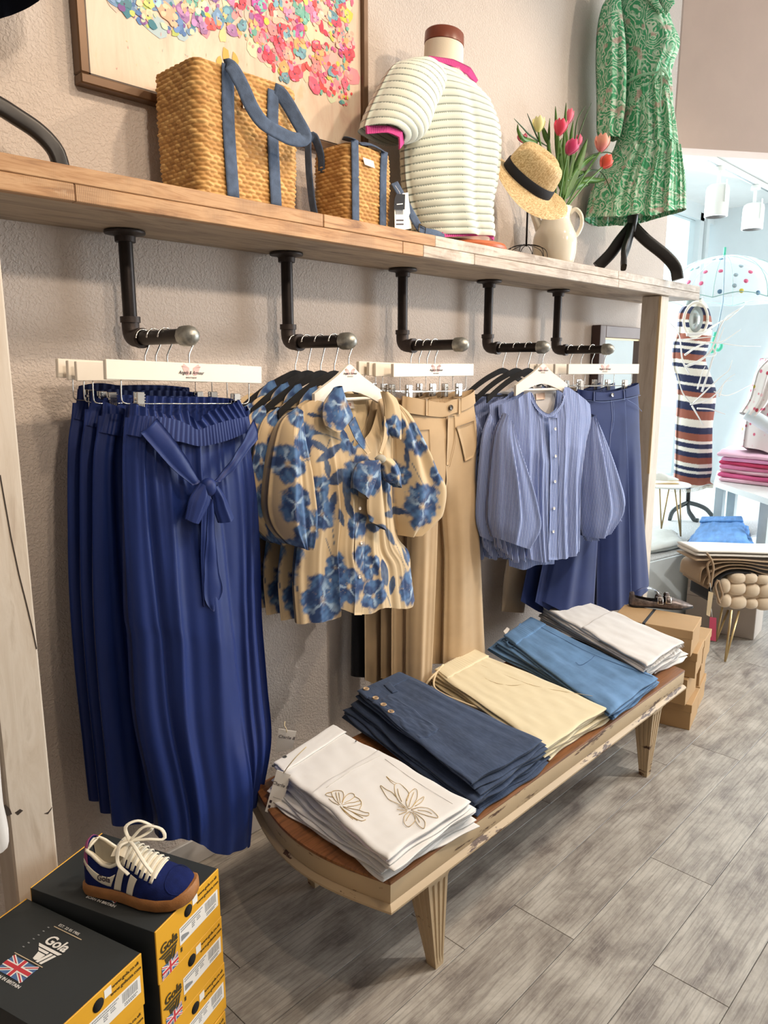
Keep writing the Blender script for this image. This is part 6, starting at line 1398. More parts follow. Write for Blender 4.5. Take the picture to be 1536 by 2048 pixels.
put('bodice', panel(pl, ZD2('470,-40 480,200 545,480 560,800 590,1010'), ZD2('1075,-40 1150,280 1240,540 1165,800 1100,1040'), ZD2('640,-60 860,-40 960,250 985,100'), ZD2('800,1000 960,985'), 90, 90, .10, .0, folds(81, 6, .008, (.03, .06), .3, .06), pw=2.2, thf=lambda q: .75 + .35 * np.sin(q * 2.6) - .35 * q), PAIS, dr)
put('skirt', panel(pl, ZD2('585,1000 555,1250 530,1550 470,1800') + ZE('600,1000 565,1160'), ZD2('1100,1030 1160,1300 1200,1600 1225,1800') + ZE('1078,950 1085,1122'), ZD2('800,1000 960,985'), ZE('640,1175 700,1180 780,1170 850,1180 910,1160 990,1140 1040,1128'), 140, 110, .12, .0, folds(82, 10, .016, (.018, .04), .0, .03, .006, 30), pw=2.2, thf=lambda q: .62 + .5 * q), PAIS, dr)
put('hem_tier', panel(pl, ZD2('475,1790') + ZE('600,1000 562,1163'), ZD2('1230,1795') + ZE('1080,950 1088,1125'), ZD2('640,1830 780,1800 960,1780 1110,1800'), ZE('640,1179 700,1184 780,1174 850,1184 910,1164 990,1144 1040,1132'), 160, 40, .128, .002, lambda s, q: folds(82, 10, .016, (.018, .04), .0, .03)(s, .7 + .3 * q) + .004 * np.sin(s * 110), pw=2.2), PAIS, dr)
put('sleeve', panel(pl, ZD2('420,-40 290,120 225,420 212,800 222,1250 225,1640 300,1720'), ZD2('490,-40 500,200 545,600 555,1000 545,1350 500,1640 470,1720'), (), (), 50, 110, .055, .05, folds(83, 4, .012, (.05, .1), .1, .1), thf=lambda q: .7 + .4 * np.sin(q * 3.1)), PAIS, dr)
put('sleeve', panel(pl, ZD2('1110,700 1100,1000 1140,1300 1180,1700'), ZD2('1185,720 1215,1000 1222,1300 1220,1700'), (), (), 30, 60, .04, -.05, folds(84, 3, .006, (.08, .12))), PAIS, dr)
put('collar', panel(pl, ZD2('880,-40 900,80 960,240'), ZD2('960,-30 1090,140 1035,220'), (), ZD2('1000,290'), 24, 24, .01, .09, None), PAIS, dr)
put('collar', panel(pl, ZD2('600,-40 720,60 900,300'), ZD2('880,-40 890,120 960,260'), (), (), 24, 24, .008, .095, None), PAIS, dr)
put('neck_inside', panel(pl, ZD2('890,0 930,240'), ZD2('945,0 960,240'), (), (), 8, 10, .003, .08, None), CREAMT, dr)
mk('waist_tie', tube(cr([pl.w(*pl.uz(*p), v) for p, v in zip(ZD2('565,1035 700,1000 880,985 905,950 985,985 1095,1050'), (.03, .085, .108, .112, .10, .03))], 50), .005, 8), PAIS, dr)
for a in ('895,975 840,1060 835,1100', '900,975 905,1150 890,1300 900,1450', '905,970 960,1020 1000,1090'): mk('tie_end', tube(cr([pl.w(*pl.uz(*p), .118) for p in ZD2(a)], 20), .003, 6), PAIS, dr)

# ------------------------------------------------------------------ form at the left edge (leg and hem only in view)
ml = thing('dress_form', 'black curved stand leg of a dress form at the left edge of the shelf', 'mannequin', (.6, -.15, ST))
P = cr([at_y(*p, y) for p, y in zip(PX('-130,60 -60,170 20,225 75,262 110,300 124,340'), (-.12, -.13, -.14, -.145, -.15, -.15))], 30); P[-1][2] = max(ST, P[-1][2])
mk('tripod_leg', tube(P, .01, 12, flat=(.022, .034), up=(0, 0, 1)), BSAT, ml, auto=50)
P2 = cr([np.array([.46, -.13, 2.06]), np.array([.42, -.1, 1.98]), np.array([.36, -.08, 1.9]), np.array([.34, -.07, ST])], 20); mk('tripod_leg', tube(P2, .01, 12, flat=(.022, .034), up=(0, 0, 1)), BSAT, ml, auto=50)
mk('pole', tube([at_y(-130, 80, -.12), at_y(-130, -60, -.12)], .022, 16), BSAT, ml)
dn = thing('navy_dress', 'dark navy dress hem on the form at the top left corner', 'dress', at_y(0, 0, -.12))
pl2 = Pl(at_y(-60, 0, -.12)[0], -.12, 0)
put('skirt', panel(pl2, PX('-220,-400 -240,-100 -250,15'), PX('40,-400 70,-100 78,2'), (), PX('-100,25 20,14'), 60, 20, .1, 0, folds(9, 8, .012, (.02, .05))), M('navy_velvet', '#141b2e', .8), dn)

# ------------------------------------------------------------------ painting
pa = thing('floral_painting', 'framed abstract painting of a bright bouquet on cream ground', 'painting', (1.31, -.02, 2.08))
BRZ = M('bronze_frame', '#634a34', .4, .35, var=.15); EDG = M('frame_edge_dark', '#3a2a20', .5)
yp = -.035; A = at_y(163, 166, yp); zb_ = A[2] + .002; xl = A[0]; xr = at_y(738, 200, yp)[0]; zt_ = zb_ + .78
for a in ((xl, xr, zb_, zb_ + .022), (xl, xr, zt_ - .022, zt_), (xl, xl + .022, zb_ + .022, zt_ - .022), (xr - .022, xr, zb_ + .022, zt_ - .022)): mk('frame_rail', box2(a[0], a[1], yp - .0, -.001, a[2], a[3], .003), BRZ, pa, smooth=False)
mk('frame_lip', join(box2(xl + .022, xr - .022, yp + .008, -.005, zb_ + .022, zb_ + .027), box2(xl + .022, xl + .027, yp + .008, -.005, zb_ + .022, zt_ - .022)), EDG, pa, smooth=False)
cv = NT('painted_canvas'); v = cv.co('Object'); s1 = cv.n('VectorMath', operation='MULTIPLY', _0=v); s1.inputs[1].default_value = (5, 1, 1.2)
f = cv.noise(s1.outputs[0], 3.5, 6, .6, .8); cv.base(cv.ramp(f, [(.3, srgb('#cdae9c')), (.45, srgb('#d8c2ad')), (.6, srgb('#ddccb8')), (.75, srgb('#d3b994'))])); cv.bump(cv.noise(v, 60, 4), .2, .002); CANV = cv.done(.7)
yc = yp + .014
mk('canvas', box2(xl + .02, xr - .02, yc, -.006, zb_ + .02, zt_ - .02), CANV, pa, smooth=False)
rr = np.random.RandomState(11); V = []; Fc = []; Cc = []
poly = PX('205,-260 225,0 280,50 350,72 430,55 490,80 530,125 575,165 610,150 640,185 690,212 705,190 703,100 694,30 715,-20 700,-260')
import itertools
def inside(p):
    c = False; n = len(poly)
    for i in range(n):
        (x1, y1), (x2, y2) = poly[i], poly[i - 1]
        if (y1 > p[1]) != (y2 > p[1]) and p[0] < (x2 - x1) * (p[1] - y1) / (y2 - y1) + x1: c = not c
    return c
PAL_L = ['#6f8fb3', '#4f74a8', '#8fb7b4', '#b7c46a', '#7a4f8f', '#c7d2b0', '#3f7f8f', '#9f6f9f', '#e0a98a']; PAL_R = ['#d9365a', '#e8607f', '#ef8f8f', '#d94f4f', '#c9324a', '#e37fa7', '#c8c84f', '#6fb0a0', '#f0b7a0', '#b7408f', '#5f8f9f', '#e9a86a']
def dab(px, r, col_, el=1., an=0., k=9, z=0):
    c = at_y(*px, yc); n0 = len(V); y = yc - .0012 - z * .00004
    for i in range(k):
        a = 2 * PI * i / k; rr_ = r * rr.uniform(.75, 1.15); u = rr_ * math.cos(a) * el; w_ = rr_ * math.sin(a)
        x_ = np.clip(c[0] + u * math.cos(an) - w_ * math.sin(an), xl + .028, xr - .024); z_ = np.clip(c[2] + u * math.sin(an) + w_ * math.cos(an), zb_ + .03, zt_ - .024)
        V.append((x_, y, z_)); Cc.append(col_)
    V.append((c[0] if xl + .028 < c[0] < xr - .024 else V[n0][0], y - .00002, min(max(c[2], zb_ + .03), zt_ - .024))); Cc.append(col_)
    Fc.extend([[n0 + j, n0 + (j + 1) % k, n0 + k] for j in range(k)])
for x, y in ((445, 70), (450, 110), (455, 150), (462, 185), (440, 130), (470, 120), (480, 160)): dab((x, y), .02, np.array(srgb(rr.choice(['#d9b86a', '#e3c98f', '#c9a64f', '#d98f5f']))), .55, rr.uniform(-.1, .1), z=-3)
i = 0
while i < 260:
    p = (rr.uniform(200, 720), rr.uniform(-260, 205))
    if not inside(p): continue
    e = min(1, max(0, (p[0] - 330) / 200)); pal = ['#c9b8a8', '#a9bcc0', '#8fa3b8', '#c2c8a0'] if rr.uniform() > e else ['#e8b0a8', '#e79aa0', '#d9c7a8', '#c9d0b0', '#e0909a']
    dab(p, rr.uniform(.016, .028), np.array(srgb(pal[rr.randint(len(pal))])), rr.uniform(.7, 1.4), rr.uniform(0, 3), z=-8 + i % 6); i += 1
i = 0
while i < 1900:
    p = (rr.uniform(200, 720), rr.uniform(-260, 215))
    if not inside(p): continue
    e = min(1, max(0, (p[0] - 330) / 200)); pal = PAL_R if rr.uniform() < e else PAL_L
    c_ = np.array(srgb(pal[rr.randint(len(pal))])) * rr.uniform(.85, 1.1); big = rr.uniform() < .16
    dab(p, rr.uniform(.012, .02) if big else rr.uniform(.0035, .010), np.clip(c_, 0, 1), rr.uniform(.6, 1.5), rr.uniform(0, 3), z=i % 40)
    if big:
        for k in range(4): dab((p[0] + rr.uniform(-9, 9), p[1] + rr.uniform(-9, 9)), rr.uniform(.005, .009), np.clip(c_ * rr.uniform(.8, 1.4) + .04, 0, 1), 1.2, rr.uniform(0, 3), z=41 + k)
        dab(p, .0022, np.array(srgb('#5a4566')), 1, 0, z=46)
    i += 1
for k in range(40): dab((rr.uniform(225, 705), rr.uniform(60, 230)), rr.uniform(.002, .005), np.array(srgb(rr.choice(['#d9d0a0', '#b9c0a8', '#d9a8a0', '#a8b8b0']))), .25 if k % 2 else .6, rr.uniform(-.15, .15), z=2)
mk('paint_dabs', (np.array(V), Fc), m_vcol('thick_paint', .5, 120, .3, 0.), pa, smooth=False, colr=np.array(Cc), kind='stuff')
# ------------------------------------------------------------------ window display bay
WHM = M('white_enamel', '#e9ebe6', .35, var=.02)
tr = thing('track_rail', 'white ceiling track rail in the window display', 'track light', (5.9, .24, 2.72))
a, b = at_z(1389, 313, 2.735), at_z(1545, 388, 2.735)
mk('rail', box2(a[0], b[0] + .3, .22, .262, 2.722, 2.758, .004), WHM, tr, smooth=False)
mk('rail_slot', box2(a[0] + .1, b[0] + .28, .234, .248, 2.7205, 2.7225), M('slot_grey', '#8f9698', .5), tr, smooth=False)
for k, (hx, hy, hb, wpx) in enumerate((((1437, 1434), 350, 435, 44), ((1508, 1506), 388, 460, 40))):
    top = at_y(hx[0], hy, .24); cen = at_y(hx[1], (hy + 22 + hb) / 2, .24); dep = (RC @ (cen - CAM))[2]; R_ = wpx / 2 * dep / F; h0_ = at_y(hx[1], hb, .24)[2]; h1_ = at_y(hx[1], hy + 18, .24)[2]
    t = thing('spotlight_head', 'white cylinder spotlight on the track, ' + ('nearer to the shelf' if k == 0 else 'nearer to the right edge'), 'spotlight', (cen[0], .24, h0_), 'track spotlights in the display')
    mk('lamp_body', lathe([(R_ * .9, 0), (R_, .002), (R_, (h1_ - h0_) * .8), (R_ * .93, (h1_ - h0_) * .93), (R_ * .7, h1_ - h0_), (.002, h1_ - h0_)], 32, (cen[0], .24, h0_), False), WHM, t, auto=50)
    mk('baffle', lathe([(.002, .03), (R_ * .6, .028), (R_ * .88, .001)], 28, (cen[0], .24, h0_), False), M('dark_baffle', '#5e5a58', .6), t)
    mk('yoke', join(box((cen[0], .24, (h1_ + 2.72) / 2 - .02), (.018, .02, 2.72 - h1_ + .05), .002), box((cen[0] - R_ * .5, .24 - R_ * .9, h1_ - .05), (.02, .006, .14), .002)), WHM, t, smooth=False)
    mk('adapter', lathe([(.002, 0), (.032, 0), (.034, .01), (.03, .03), (.002, .03)], 20, (cen[0], .24, 2.69)), WHM, t, auto=40)

Z6 = zz(1160, 500, 4.085); Z7 = zz(1380, 660, 5.686); Z8 = zz(1320, 980, 5.39); ZW = zz(1300, 280, 6.4)
# striped knit dress on its form
pl = Pl(5.0, .2, -42)
BANDS = [(0, 'w'), (470, 'n'), (530, 'r'), (580, 'w'), (600, 'n'), (640, 'w'), (690, 'r'), (740, 'w'), (762, 'n'), (790, 'w'), (815, 'n'), (850, 'r'), (900, 'w'), (930, 'n'), (962, 'w'), (1020, 'n'), (1080, 'w'), (1102, 'n'), (1150, 'r'), (1190, 'w'), (1235, 'n'), (1300, 'r'), (1370, 'w'), (1430, 'n'), (1482, 'r'), (1540, 'w'), (1562, 'n'), (1600, 'w'), (1632, 'n'), (1672, 'r'), (1722, 'w'), (1752, 'n'), (1780, 'w'), (1802, 'n'), (1832, 'r'), (1890, 'w'), (1915, 'n'), (1952, 'w')]
def bandcol(uv):
    zy = np.array([pl.uz(*Z6('930,%d' % y)[0])[1] for y, _ in BANDS]); cm = {'w': srgb('#efe9dc'), 'n': srgb('#2a3050'), 'r': srgb('#9a5a48')}
    idx = np.clip(np.searchsorted(-zy, -(uv[:, 1] + .012 * np.sin(uv[:, 0] * 9)), side='right') - 1, 0, len(BANDS) - 1); return np.array([cm[BANDS[i][1]] for i in idx])
t = thing('dress_form', 'dark tripod form carrying the striped knit dress in the window', 'mannequin', (5.0, .2, .42))
u0 = pl.w(*pl.uz(*Z6('885,1990')[0])); 
mk('pole', tube([pl.w(*pl.uz(1377, 975)), pl.w(*pl.uz(1376, 1005))], .014, 12), BSAT, t)
GRM = M('grey_tripod', '#4c5355', .4, .3)
for pts, v0, v1 in (('1376,1005 1360,1010 1340,1022 1331,1048', 0, .05), ('1376,1005 1395,1010 1412,1018 1425,1032', 0, .0), ('1376,1005 1372,1020 1374,1030 1378,1043', 0, .12)):
    P = cr([pl.w(*pl.uz(*p), v) for p, v in zip(PX(pts), np.linspace(v0, v1, 4))], 20); P[:, 2] = np.maximum(P[:, 2], .432); mk('tripod_leg', tube(P, .012, 10, flat=(.02, .03), up=(0, 0, 1)), GRM, t)
mk('arm_cap', xf(lathe([(.002, .0), (.06, .0), (.062, .004), (.002, .012)], 28), frame(pl.w(*pl.uz(*Z6('885,575')[0]), .10), pl.t * .75, (0, 0, 1.3), pl.n)), M('brushed_cap', '#a9b0ae', .25, .8), t)
mk('neck_block', lathe([(.045, -.03), (.04, .02), (.03, .045), (.002, .05)], 20, pl.w(*pl.uz(*Z6('925,410')[0]))), M('grey_neck', '#7f8a86', .5), t)
kd = thing('striped_knit_dress', 'navy, rust and cream striped knit dress in the window display', 'dress', (5.0, .2, .65))
r_ = panel(pl, Z6('895,425 820,520 805,680 768,780 765,960 800,1060 800,1250 788,1450 783,1700 772,1890 748,1945'), Z6('955,400 1020,460 1056,560 1060,690 1028,800 1010,900 1050,1020 1096,1150 1086,1300 1068,1450 1065,1700 1062,1810 1050,1885 1086,1912'), (), Z6('850,1930 950,1905 1000,1895'), 40, 420, .10, 0., folds(91, 4, .006, (.05, .1)), pw=2.2)
mk('knit_body', r_[0], m_vcol('striped_rib_knit', .85, 300, .2, .2), kd, uv=r_[1], colr=bandcol(r_[1]))
mk('armhole_trim', tube([pl.w(*(pl.uz(*Z6('885,578')[0]) + np.array([.078 * math.cos(a), .105 * math.sin(a)])), .098) for a in np.linspace(0, 2 * PI, 28)], .009, 8), M('cream_rib', '#efe8da', .9), kd)
fr = []
for k in range(46):
    x_ = 748 + (1086 - 748) * k / 45; y_ = np.interp(x_, [748, 850, 950, 1000, 1086], [1948, 1938, 1912, 1902, 1916]); p = pl.w(*pl.uz(*Z6('%f,%f' % (x_, y_))[0]), .09 * math.sin(PI * k / 45)); fr.append(tube([p, p + np.array([.002 * math.sin(k), 0, -.024])], .0022, 4))
mk('fringe', join(*fr), M('cream_rib', '#efe8da', .9), kd, kind='stuff')
# white painted branches
br = thing('white_branches', 'bare white painted branches in front of the striped knit dress', 'branches', pl.w(*pl.uz(*Z6('790,1240')[0]), .2)); WBR = M('white_branch_paint', '#f0eee9', .7)
for s_, r0 in (('800,1250 920,1230 1010,1180 1090,1060 1140,1010', .006), ('800,1250 900,1150 1030,1040 1120,980 1150,900', .006), ('770,950 880,910 980,820 1060,590 1200,480', .009), ('760,700 880,690 960,640 1060,590', .012), ('760,860 860,800 960,760 1040,760 1180,660', .007), ('800,1260 880,1400 900,1410', .006), ('840,1280 960,1290 1090,1330', .007),
               ('900,1150 960,1000 1010,820 1060,640', .008), ('860,1130 880,1000 900,950', .006), ('740,740 850,730 990,715', .006), ('1000,1150 1120,1180 1300,1090', .004), ('1040,770 1180,790 1350,792', .004), ('780,1000 720,900 700,700 640,600', .006), ('800,1250 720,1150 690,1000', .005), ('990,800 1000,860 880,880', .005), ('1060,590 1100,560 1230,460', .005), ('1040,1190 1090,1080 1140,1060', .005)):
    q = Z6(s_); P = [pl.w(*pl.uz(*p), .17 + .03 * math.sin(i + len(s_))) for i, p in enumerate(q)]; mk('branch', tube(P, [r0, r0 * .7, r0 * .35], 6, 16), WBR, br)
# clear dome umbrella
um = thing('dome_umbrella', 'clear dome umbrella with coloured dots and green handle hanging in the display', 'umbrella', (5.35, .15, 1.55))
ucl = NT('clear_vinyl'); ucl.base((.9, .97, 1)); ucl.set(ucl.b, 'Alpha', .22); UCL = ucl.done(.1)
uc = at_x(1446, 604, 5.3); Rr = .415; ut = at_x(1449, 512, 5.3); Hh = ut[2] - uc[2]
prof = [(Rr * math.sin(a), Hh * math.cos(a)) for a in np.linspace(.02, PI / 2, 18)]
mk('canopy', lathe(prof[::-1], 48, uc, False), UCL, um)
GRN = M('mint_plastic', '#4fbf9d', .4, var=.05); THIN = M('pale_green_wire', '#9fc4c0', .4, .2)
for k in range(8):
    a = k * PI / 4 + .2; mk('rib', tube([uc + np.array([r * 1.004 * math.cos(a), r * 1.004 * math.sin(a), h]) for r, h in prof[::2] + [prof[-1]]], .0025, 5), THIN, um)
mk('edge_binding', tube([uc + np.array([Rr * math.cos(a), Rr * math.sin(a), .03 * abs(math.sin(4 * (a - .2)))]) for a in np.linspace(0, 2 * PI, 80)], .003, 5), THIN, um)
ph = at_x(1433, 668, 5.3)
mk('shaft', tube([ut + np.array([0, 0, .02]), uc, ph], .005, 8), M('thin_shaft', '#8fa6b4', .4, .4), um)
mk('ferrule', tube([ut, ut + np.array([0, 0, .055])], .008, 10), GRN, um)
hd = [at_x(x, y, 5.3) for x, y in PX('1431,664 1427,685 1424,700 1425,706')]; mk('grip', tube(hd, [.014, .016, .014, .012], 10, 14), GRN, um)
mk('crook', tube([at_x(x, y, 5.3) for x, y in PX('1428,685 1430,696 1436,700 1442,695 1443,688')], .012, 10, 20), GRN, um)
DOT = {'p': M('pink_dot', '#e0658c', .5), 'y': M('yellow_dot', '#e3d04a', .5), 'b': M('blue_dot', '#5f87a6', .5), 'g': M('grey_dot', '#9fb4bd', .5), 't': M('teal_dot', '#8fd6cf', .5)}
for s_, c_ in (('710,1690', 'p'), ('905,1678', 'p'), ('1228,1805', 'p'), ('655,1835', 'p'), ('495,1820', 'p'), ('1285,1690', 'p'), ('1170,1930', 'y'), ('893,1940', 'b'), ('1165,1615', 'g'), ('815,1530', 'g'), ('605,1635', 'g'), ('530,1660', 't'), ('1098,1728', 'g'), ('1080,1865', 'g'), ('1382,1955', 'b'), ('910,1525', 'b'), ('605,1955', 'b'), ('930,2090', 'y'), ('1020,2085', 'y'), ('1240,2085', 'b')):
    p_ = ZW(s_)[0]; d = ray(*p_); o_ = CAM - uc; A_ = (d[0] ** 2 + d[1] ** 2) / Rr ** 2 + d[2] ** 2 / Hh ** 2; B_ = 2 * ((d[0] * o_[0] + d[1] * o_[1]) / Rr ** 2 + d[2] * o_[2] / Hh ** 2); C_ = (o_[0] ** 2 + o_[1] ** 2) / Rr ** 2 + o_[2] ** 2 / Hh ** 2 - 1; D_ = B_ * B_ - 4 * A_ * C_
    if D_ <= 0: continue
    q = CAM + d * ((-B_ - math.sqrt(D_)) / (2 * A_)); nn = np.array([(q - uc)[0] / Rr ** 2, (q - uc)[1] / Rr ** 2, (q - uc)[2] / Hh ** 2]); nn /= np.linalg.norm(nn)
    if (q - uc)[2] < .01: continue
    x_ = np.cross(nn, (0, 0, 1.)); x_ /= np.linalg.norm(x_); mk('dot', xf(lathe([(.001, 0), (.014, 0), (.014, .002), (.001, .002)], 14), frame(q, x_, np.cross(nn, x_), nn)), DOT[c_], um)
# white figure with the small-flower blouse, white display table, pink pile
def m_specks():
    n = NT('small_flower_print'); v = n.co('UV'); vo = n.n('TexVoronoi', Vector=v, Scale=22.); d = n.ramp(vo.outputs['Distance'], [(.20, (1, 1, 1)), (.30, (0, 0, 0))]); s = n.n('SeparateColor', _0=vo.outputs['Color'])
    c = n.ramp(s.outputs[0], [(.0, srgb('#d9647f')), (.45, srgb('#c94a5c')), (.55, srgb('#d9c45a')), (.75, srgb('#efc6c9')), (1, srgb('#b9b0d8'))], 'CONSTANT'); n.base(n.mix(d, srgb('#f3ece8'), c)); return n.done(.75)
SPK = m_specks(); pw_ = Pl(4.95, -.16, -42)
fg = thing('white_mannequin', 'glossy white mannequin with bent arm at the right edge', 'mannequin', pw_.w(*pw_.uz(1530, 960)))
FIG = M('gloss_white_figure', '#e4eef2', .3, var=.02)
mk('arm', tube([pw_.w(*pw_.uz(*p), v) for p, v in zip(Z7('540,930 640,1000 780,1110 950,1210'), (.10, .13, .16, .18))], [.040, .042, .037, .03], 14, 24), FIG, fg)
mk('torso', ell_loft([pw_.w(*pw_.uz(*p)) for p in Z7('980,330 980,600 980,900 980,1350')], [.09, .13, .11, .12], yk=.6), FIG, fg)
fb_ = thing('flower_print_blouse', 'white blouse with small pink and yellow flowers at the right edge', 'blouse', pw_.w(*pw_.uz(1530, 900)))
put('body', panel(pw_, Z7('860,330 800,500 720,700 640,1050 600,1330'), Z7('1180,300 1200,600 1220,1000 1240,1380'), (), Z7('700,1345 820,1400 1000,1390'), 50, 60, .14, 0, folds(95, 8, .012, (.03, .06))), SPK, fb_)
put('sleeve', panel(pw_, Z7('800,330 690,450 640,600 590,780 500,925'), Z7('900,360 850,560 800,760 720,880 640,960'), (), Z7('560,960'), 34, 50, .06, .09, folds(96, 5, .014, (.05, .1))), SPK, fb_)
tz = at_x(1450, 968, 4.75)[2]
dt = thing('display_table', 'white display table under the pink folded clothes', 'table', (4.9, -.35, .42))
tl, tr_ = at_z(1428, 962, tz), at_z(1545, 1000, tz)
mk('table_top', prism([[tl[0], tl[1], tz - .035], [tr_[0], tr_[1], tz - .035], [tr_[0] + .6, tr_[1] + .1, tz - .035], [tl[0] + .5, tl[1] + .16, tz - .035]], (0, 0, 1), .034), WHM, dt, smooth=False)
for k in ((.12, .0), (.9, .0), (.3, .3), (.95, .3)):
    p = tl + (tr_ - tl) * k[0] + np.array([.55, .13, 0]) * (k[1] + .12); mk('leg', box((p[0], p[1], (.42 + tz - .035) / 2), (.05, .05, tz - .035 - .42), .002), M('pale_table_leg', '#cfdde0', .5), dt, smooth=False)
pc4 = [at_z(x, y, tz + .0)[:2] for x, y in PX('1452,930 1560,930 1590,975 1433,960')]
PKM = [M('pink_fold_' + str(k), c_, .85, var=.06) for k, c_ in enumerate(('#f0c0d2', '#d9608f', '#f4d4de', '#e28ab0', '#d0446c', '#e9a4cc'))]
_pc = [at_z(x, y, tz)[:2] for x, y in PX('1462,942 1600,935 1625,985 1436,961')]; PO = ['lowest', 'second from the bottom', 'third from the bottom', 'fourth from the bottom', 'third from the top', 'second from the top', 'topmost']
for k in range(7):
    o = slab(jig(_pc, 90 + k, .02), tz + .0005 + .026 * k, .0252, 60 + k, 24, 24, .008, .6, ridge=.002); t = mk('pink_folded_top', o[0], PKM[k % 6], None, uv=o[1]); tag(t, 'folded pink clothing on the white table, ' + PO[k], 'folded clothes', 'pink clothes on the display table')
# little side table with a sneaker
stp = at_z(1322, 1068, .42); stb = thing('hairpin_side_table', 'small round table on thin brass legs behind the right post', 'side table', (stp[0], stp[1], .42)); BRS = M('brass_rod', '#c2a878', .35, .7)
ht = at_x(1322, 966, stp[0])[2]
mk('table_top', lathe([(.002, -.012), (.15, -.012), (.155, -.006), (.15, 0), (.002, 0)], 36, (stp[0], stp[1] + .0, ht)), WHM, stb, auto=40)
for k in range(3):
    an = k * 2 * PI / 3 + .4; f_ = np.array([stp[0] + .13 * math.cos(an), stp[1] + .13 * math.sin(an), .428])
    for s in (-1, 1): mk('leg', tube([f_, np.array([stp[0] + .09 * math.cos(an + s * .35), stp[1] + .09 * math.sin(an + s * .35), ht - .012])], .005, 6), BRS, stb)
hl = np.array([stp[0] - .1, stp[1] + .09, ht + .0005]); LSn = Last(hl, (.8, -.72), .22, [(a_, b_ * .9) for a_, b_ in wid], [(a_, b_ * .8) for a_, b_ in topp], sole)
t = thing('pale_sneaker', 'pale sneaker with yellow sole on the small brass-legged table', 'sneaker', hl)
V, Fc = LSn.grid(0, 1, 0, PI, 25, 31); mk('upper', (V, Fc), M('pale_leather', '#dfe3de', .5), t)
V, Fc = LSn.grid(0, 1, 0, PI, 25, 31, .002); V = V.copy(); V[:, 2] = np.minimum(V[:, 2], hl[2] + .022) ; V2 = V.copy(); V2[:, 2] = hl[2]
mk('outsole', join((V, Fc), (V2, [f[::-1] for f in Fc])), M('yellow_sole', '#d9b96a', .6), t)
# blue jeans pile and grey garment on the platform
pz = .4205
jc = [at_z(x, y, pz + .0)[:2] for x, y in PX('1392,1062 1498,1058 1502,1094 1368,1098')]
BJ = m_cloth('bright_blue_denim', '#4f86c4', .2, .8, 400, .15, .1, streak=(40, 6, 1)); DJ = m_cloth('dark_navy_denim', '#26364f', .15)
for k in range(3):
    hh_ = (.03, .03, .05)[k]; z0_ = pz + (0, .0305, .061)[k]
    c_ = [at_z(x, y, z0_ + hh_ * (k == 2))[:2] for x, y in (PX('1398,1060 1495,1058 1506,1094 1368,1098') if k < 2 else PX('1402,1035 1485,1034 1503,1084 1378,1086'))]
    t = thing('blue_jeans', 'folded bright blue jeans on the window platform, ' + ['lowest', 'middle one', 'topmost'][k], 'jeans', (*c_[0], z0_), 'blue jeans on the window platform')
    put('folded_leg', slab(c_, z0_, hh_ * .98, 70 + k, 34, 30, .005, 1.2, ridge=.004 if k == 2 else .001), BJ if k else DJ, t)
    if k == 2: elastic(c_, z0_ + hh_, 20, BJ, t, .012, .2)
gc = [at_z(x, y, pz)[:2] for x, y in PX('1300,1068 1352,1075 1368,1098 1296,1112')]
o = slab(gc, pz + .001, .05, 81, 24, 24, .006, 1.3, ridge=.004); t = mk('grey_folded_scarf', o[0], m_cloth('pale_grey_knit', '#c9cdc8', .08), None, uv=o[1]); tag(t, 'pale grey folded scarf on the platform beside the right post', 'scarf')
# beige boxes on the floor in front of the platform
BGB = M('beige_grey_card', '#b9aea4', .7, var=.05)
bxp = at_z(1400, 1258, 0)
for k in range(2):
    t = thing('beige_carton', 'tall beige grey carton behind the woven stool, ' + ('lower one' if k == 0 else 'upper one with dark numerals'), 'box', (4.2, -.4, k * .235), 'beige cartons behind the stool')
    mk('box_body', rotz(box((4.19, -.40, k * .2355 + .117), (.20, .36, .234), .003), 6, (4.19, -.40, 0)), BGB, t, smooth=False)
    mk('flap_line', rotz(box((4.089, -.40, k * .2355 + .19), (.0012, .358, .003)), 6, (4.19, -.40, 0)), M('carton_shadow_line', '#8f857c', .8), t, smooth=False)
    if k: 
        for z_ in (.43, .385): text('8', .05, INK, 'numeral', t, (4.0875, -.275, z_), (0, -1, 0), (0, 0, 1), bold=.002)
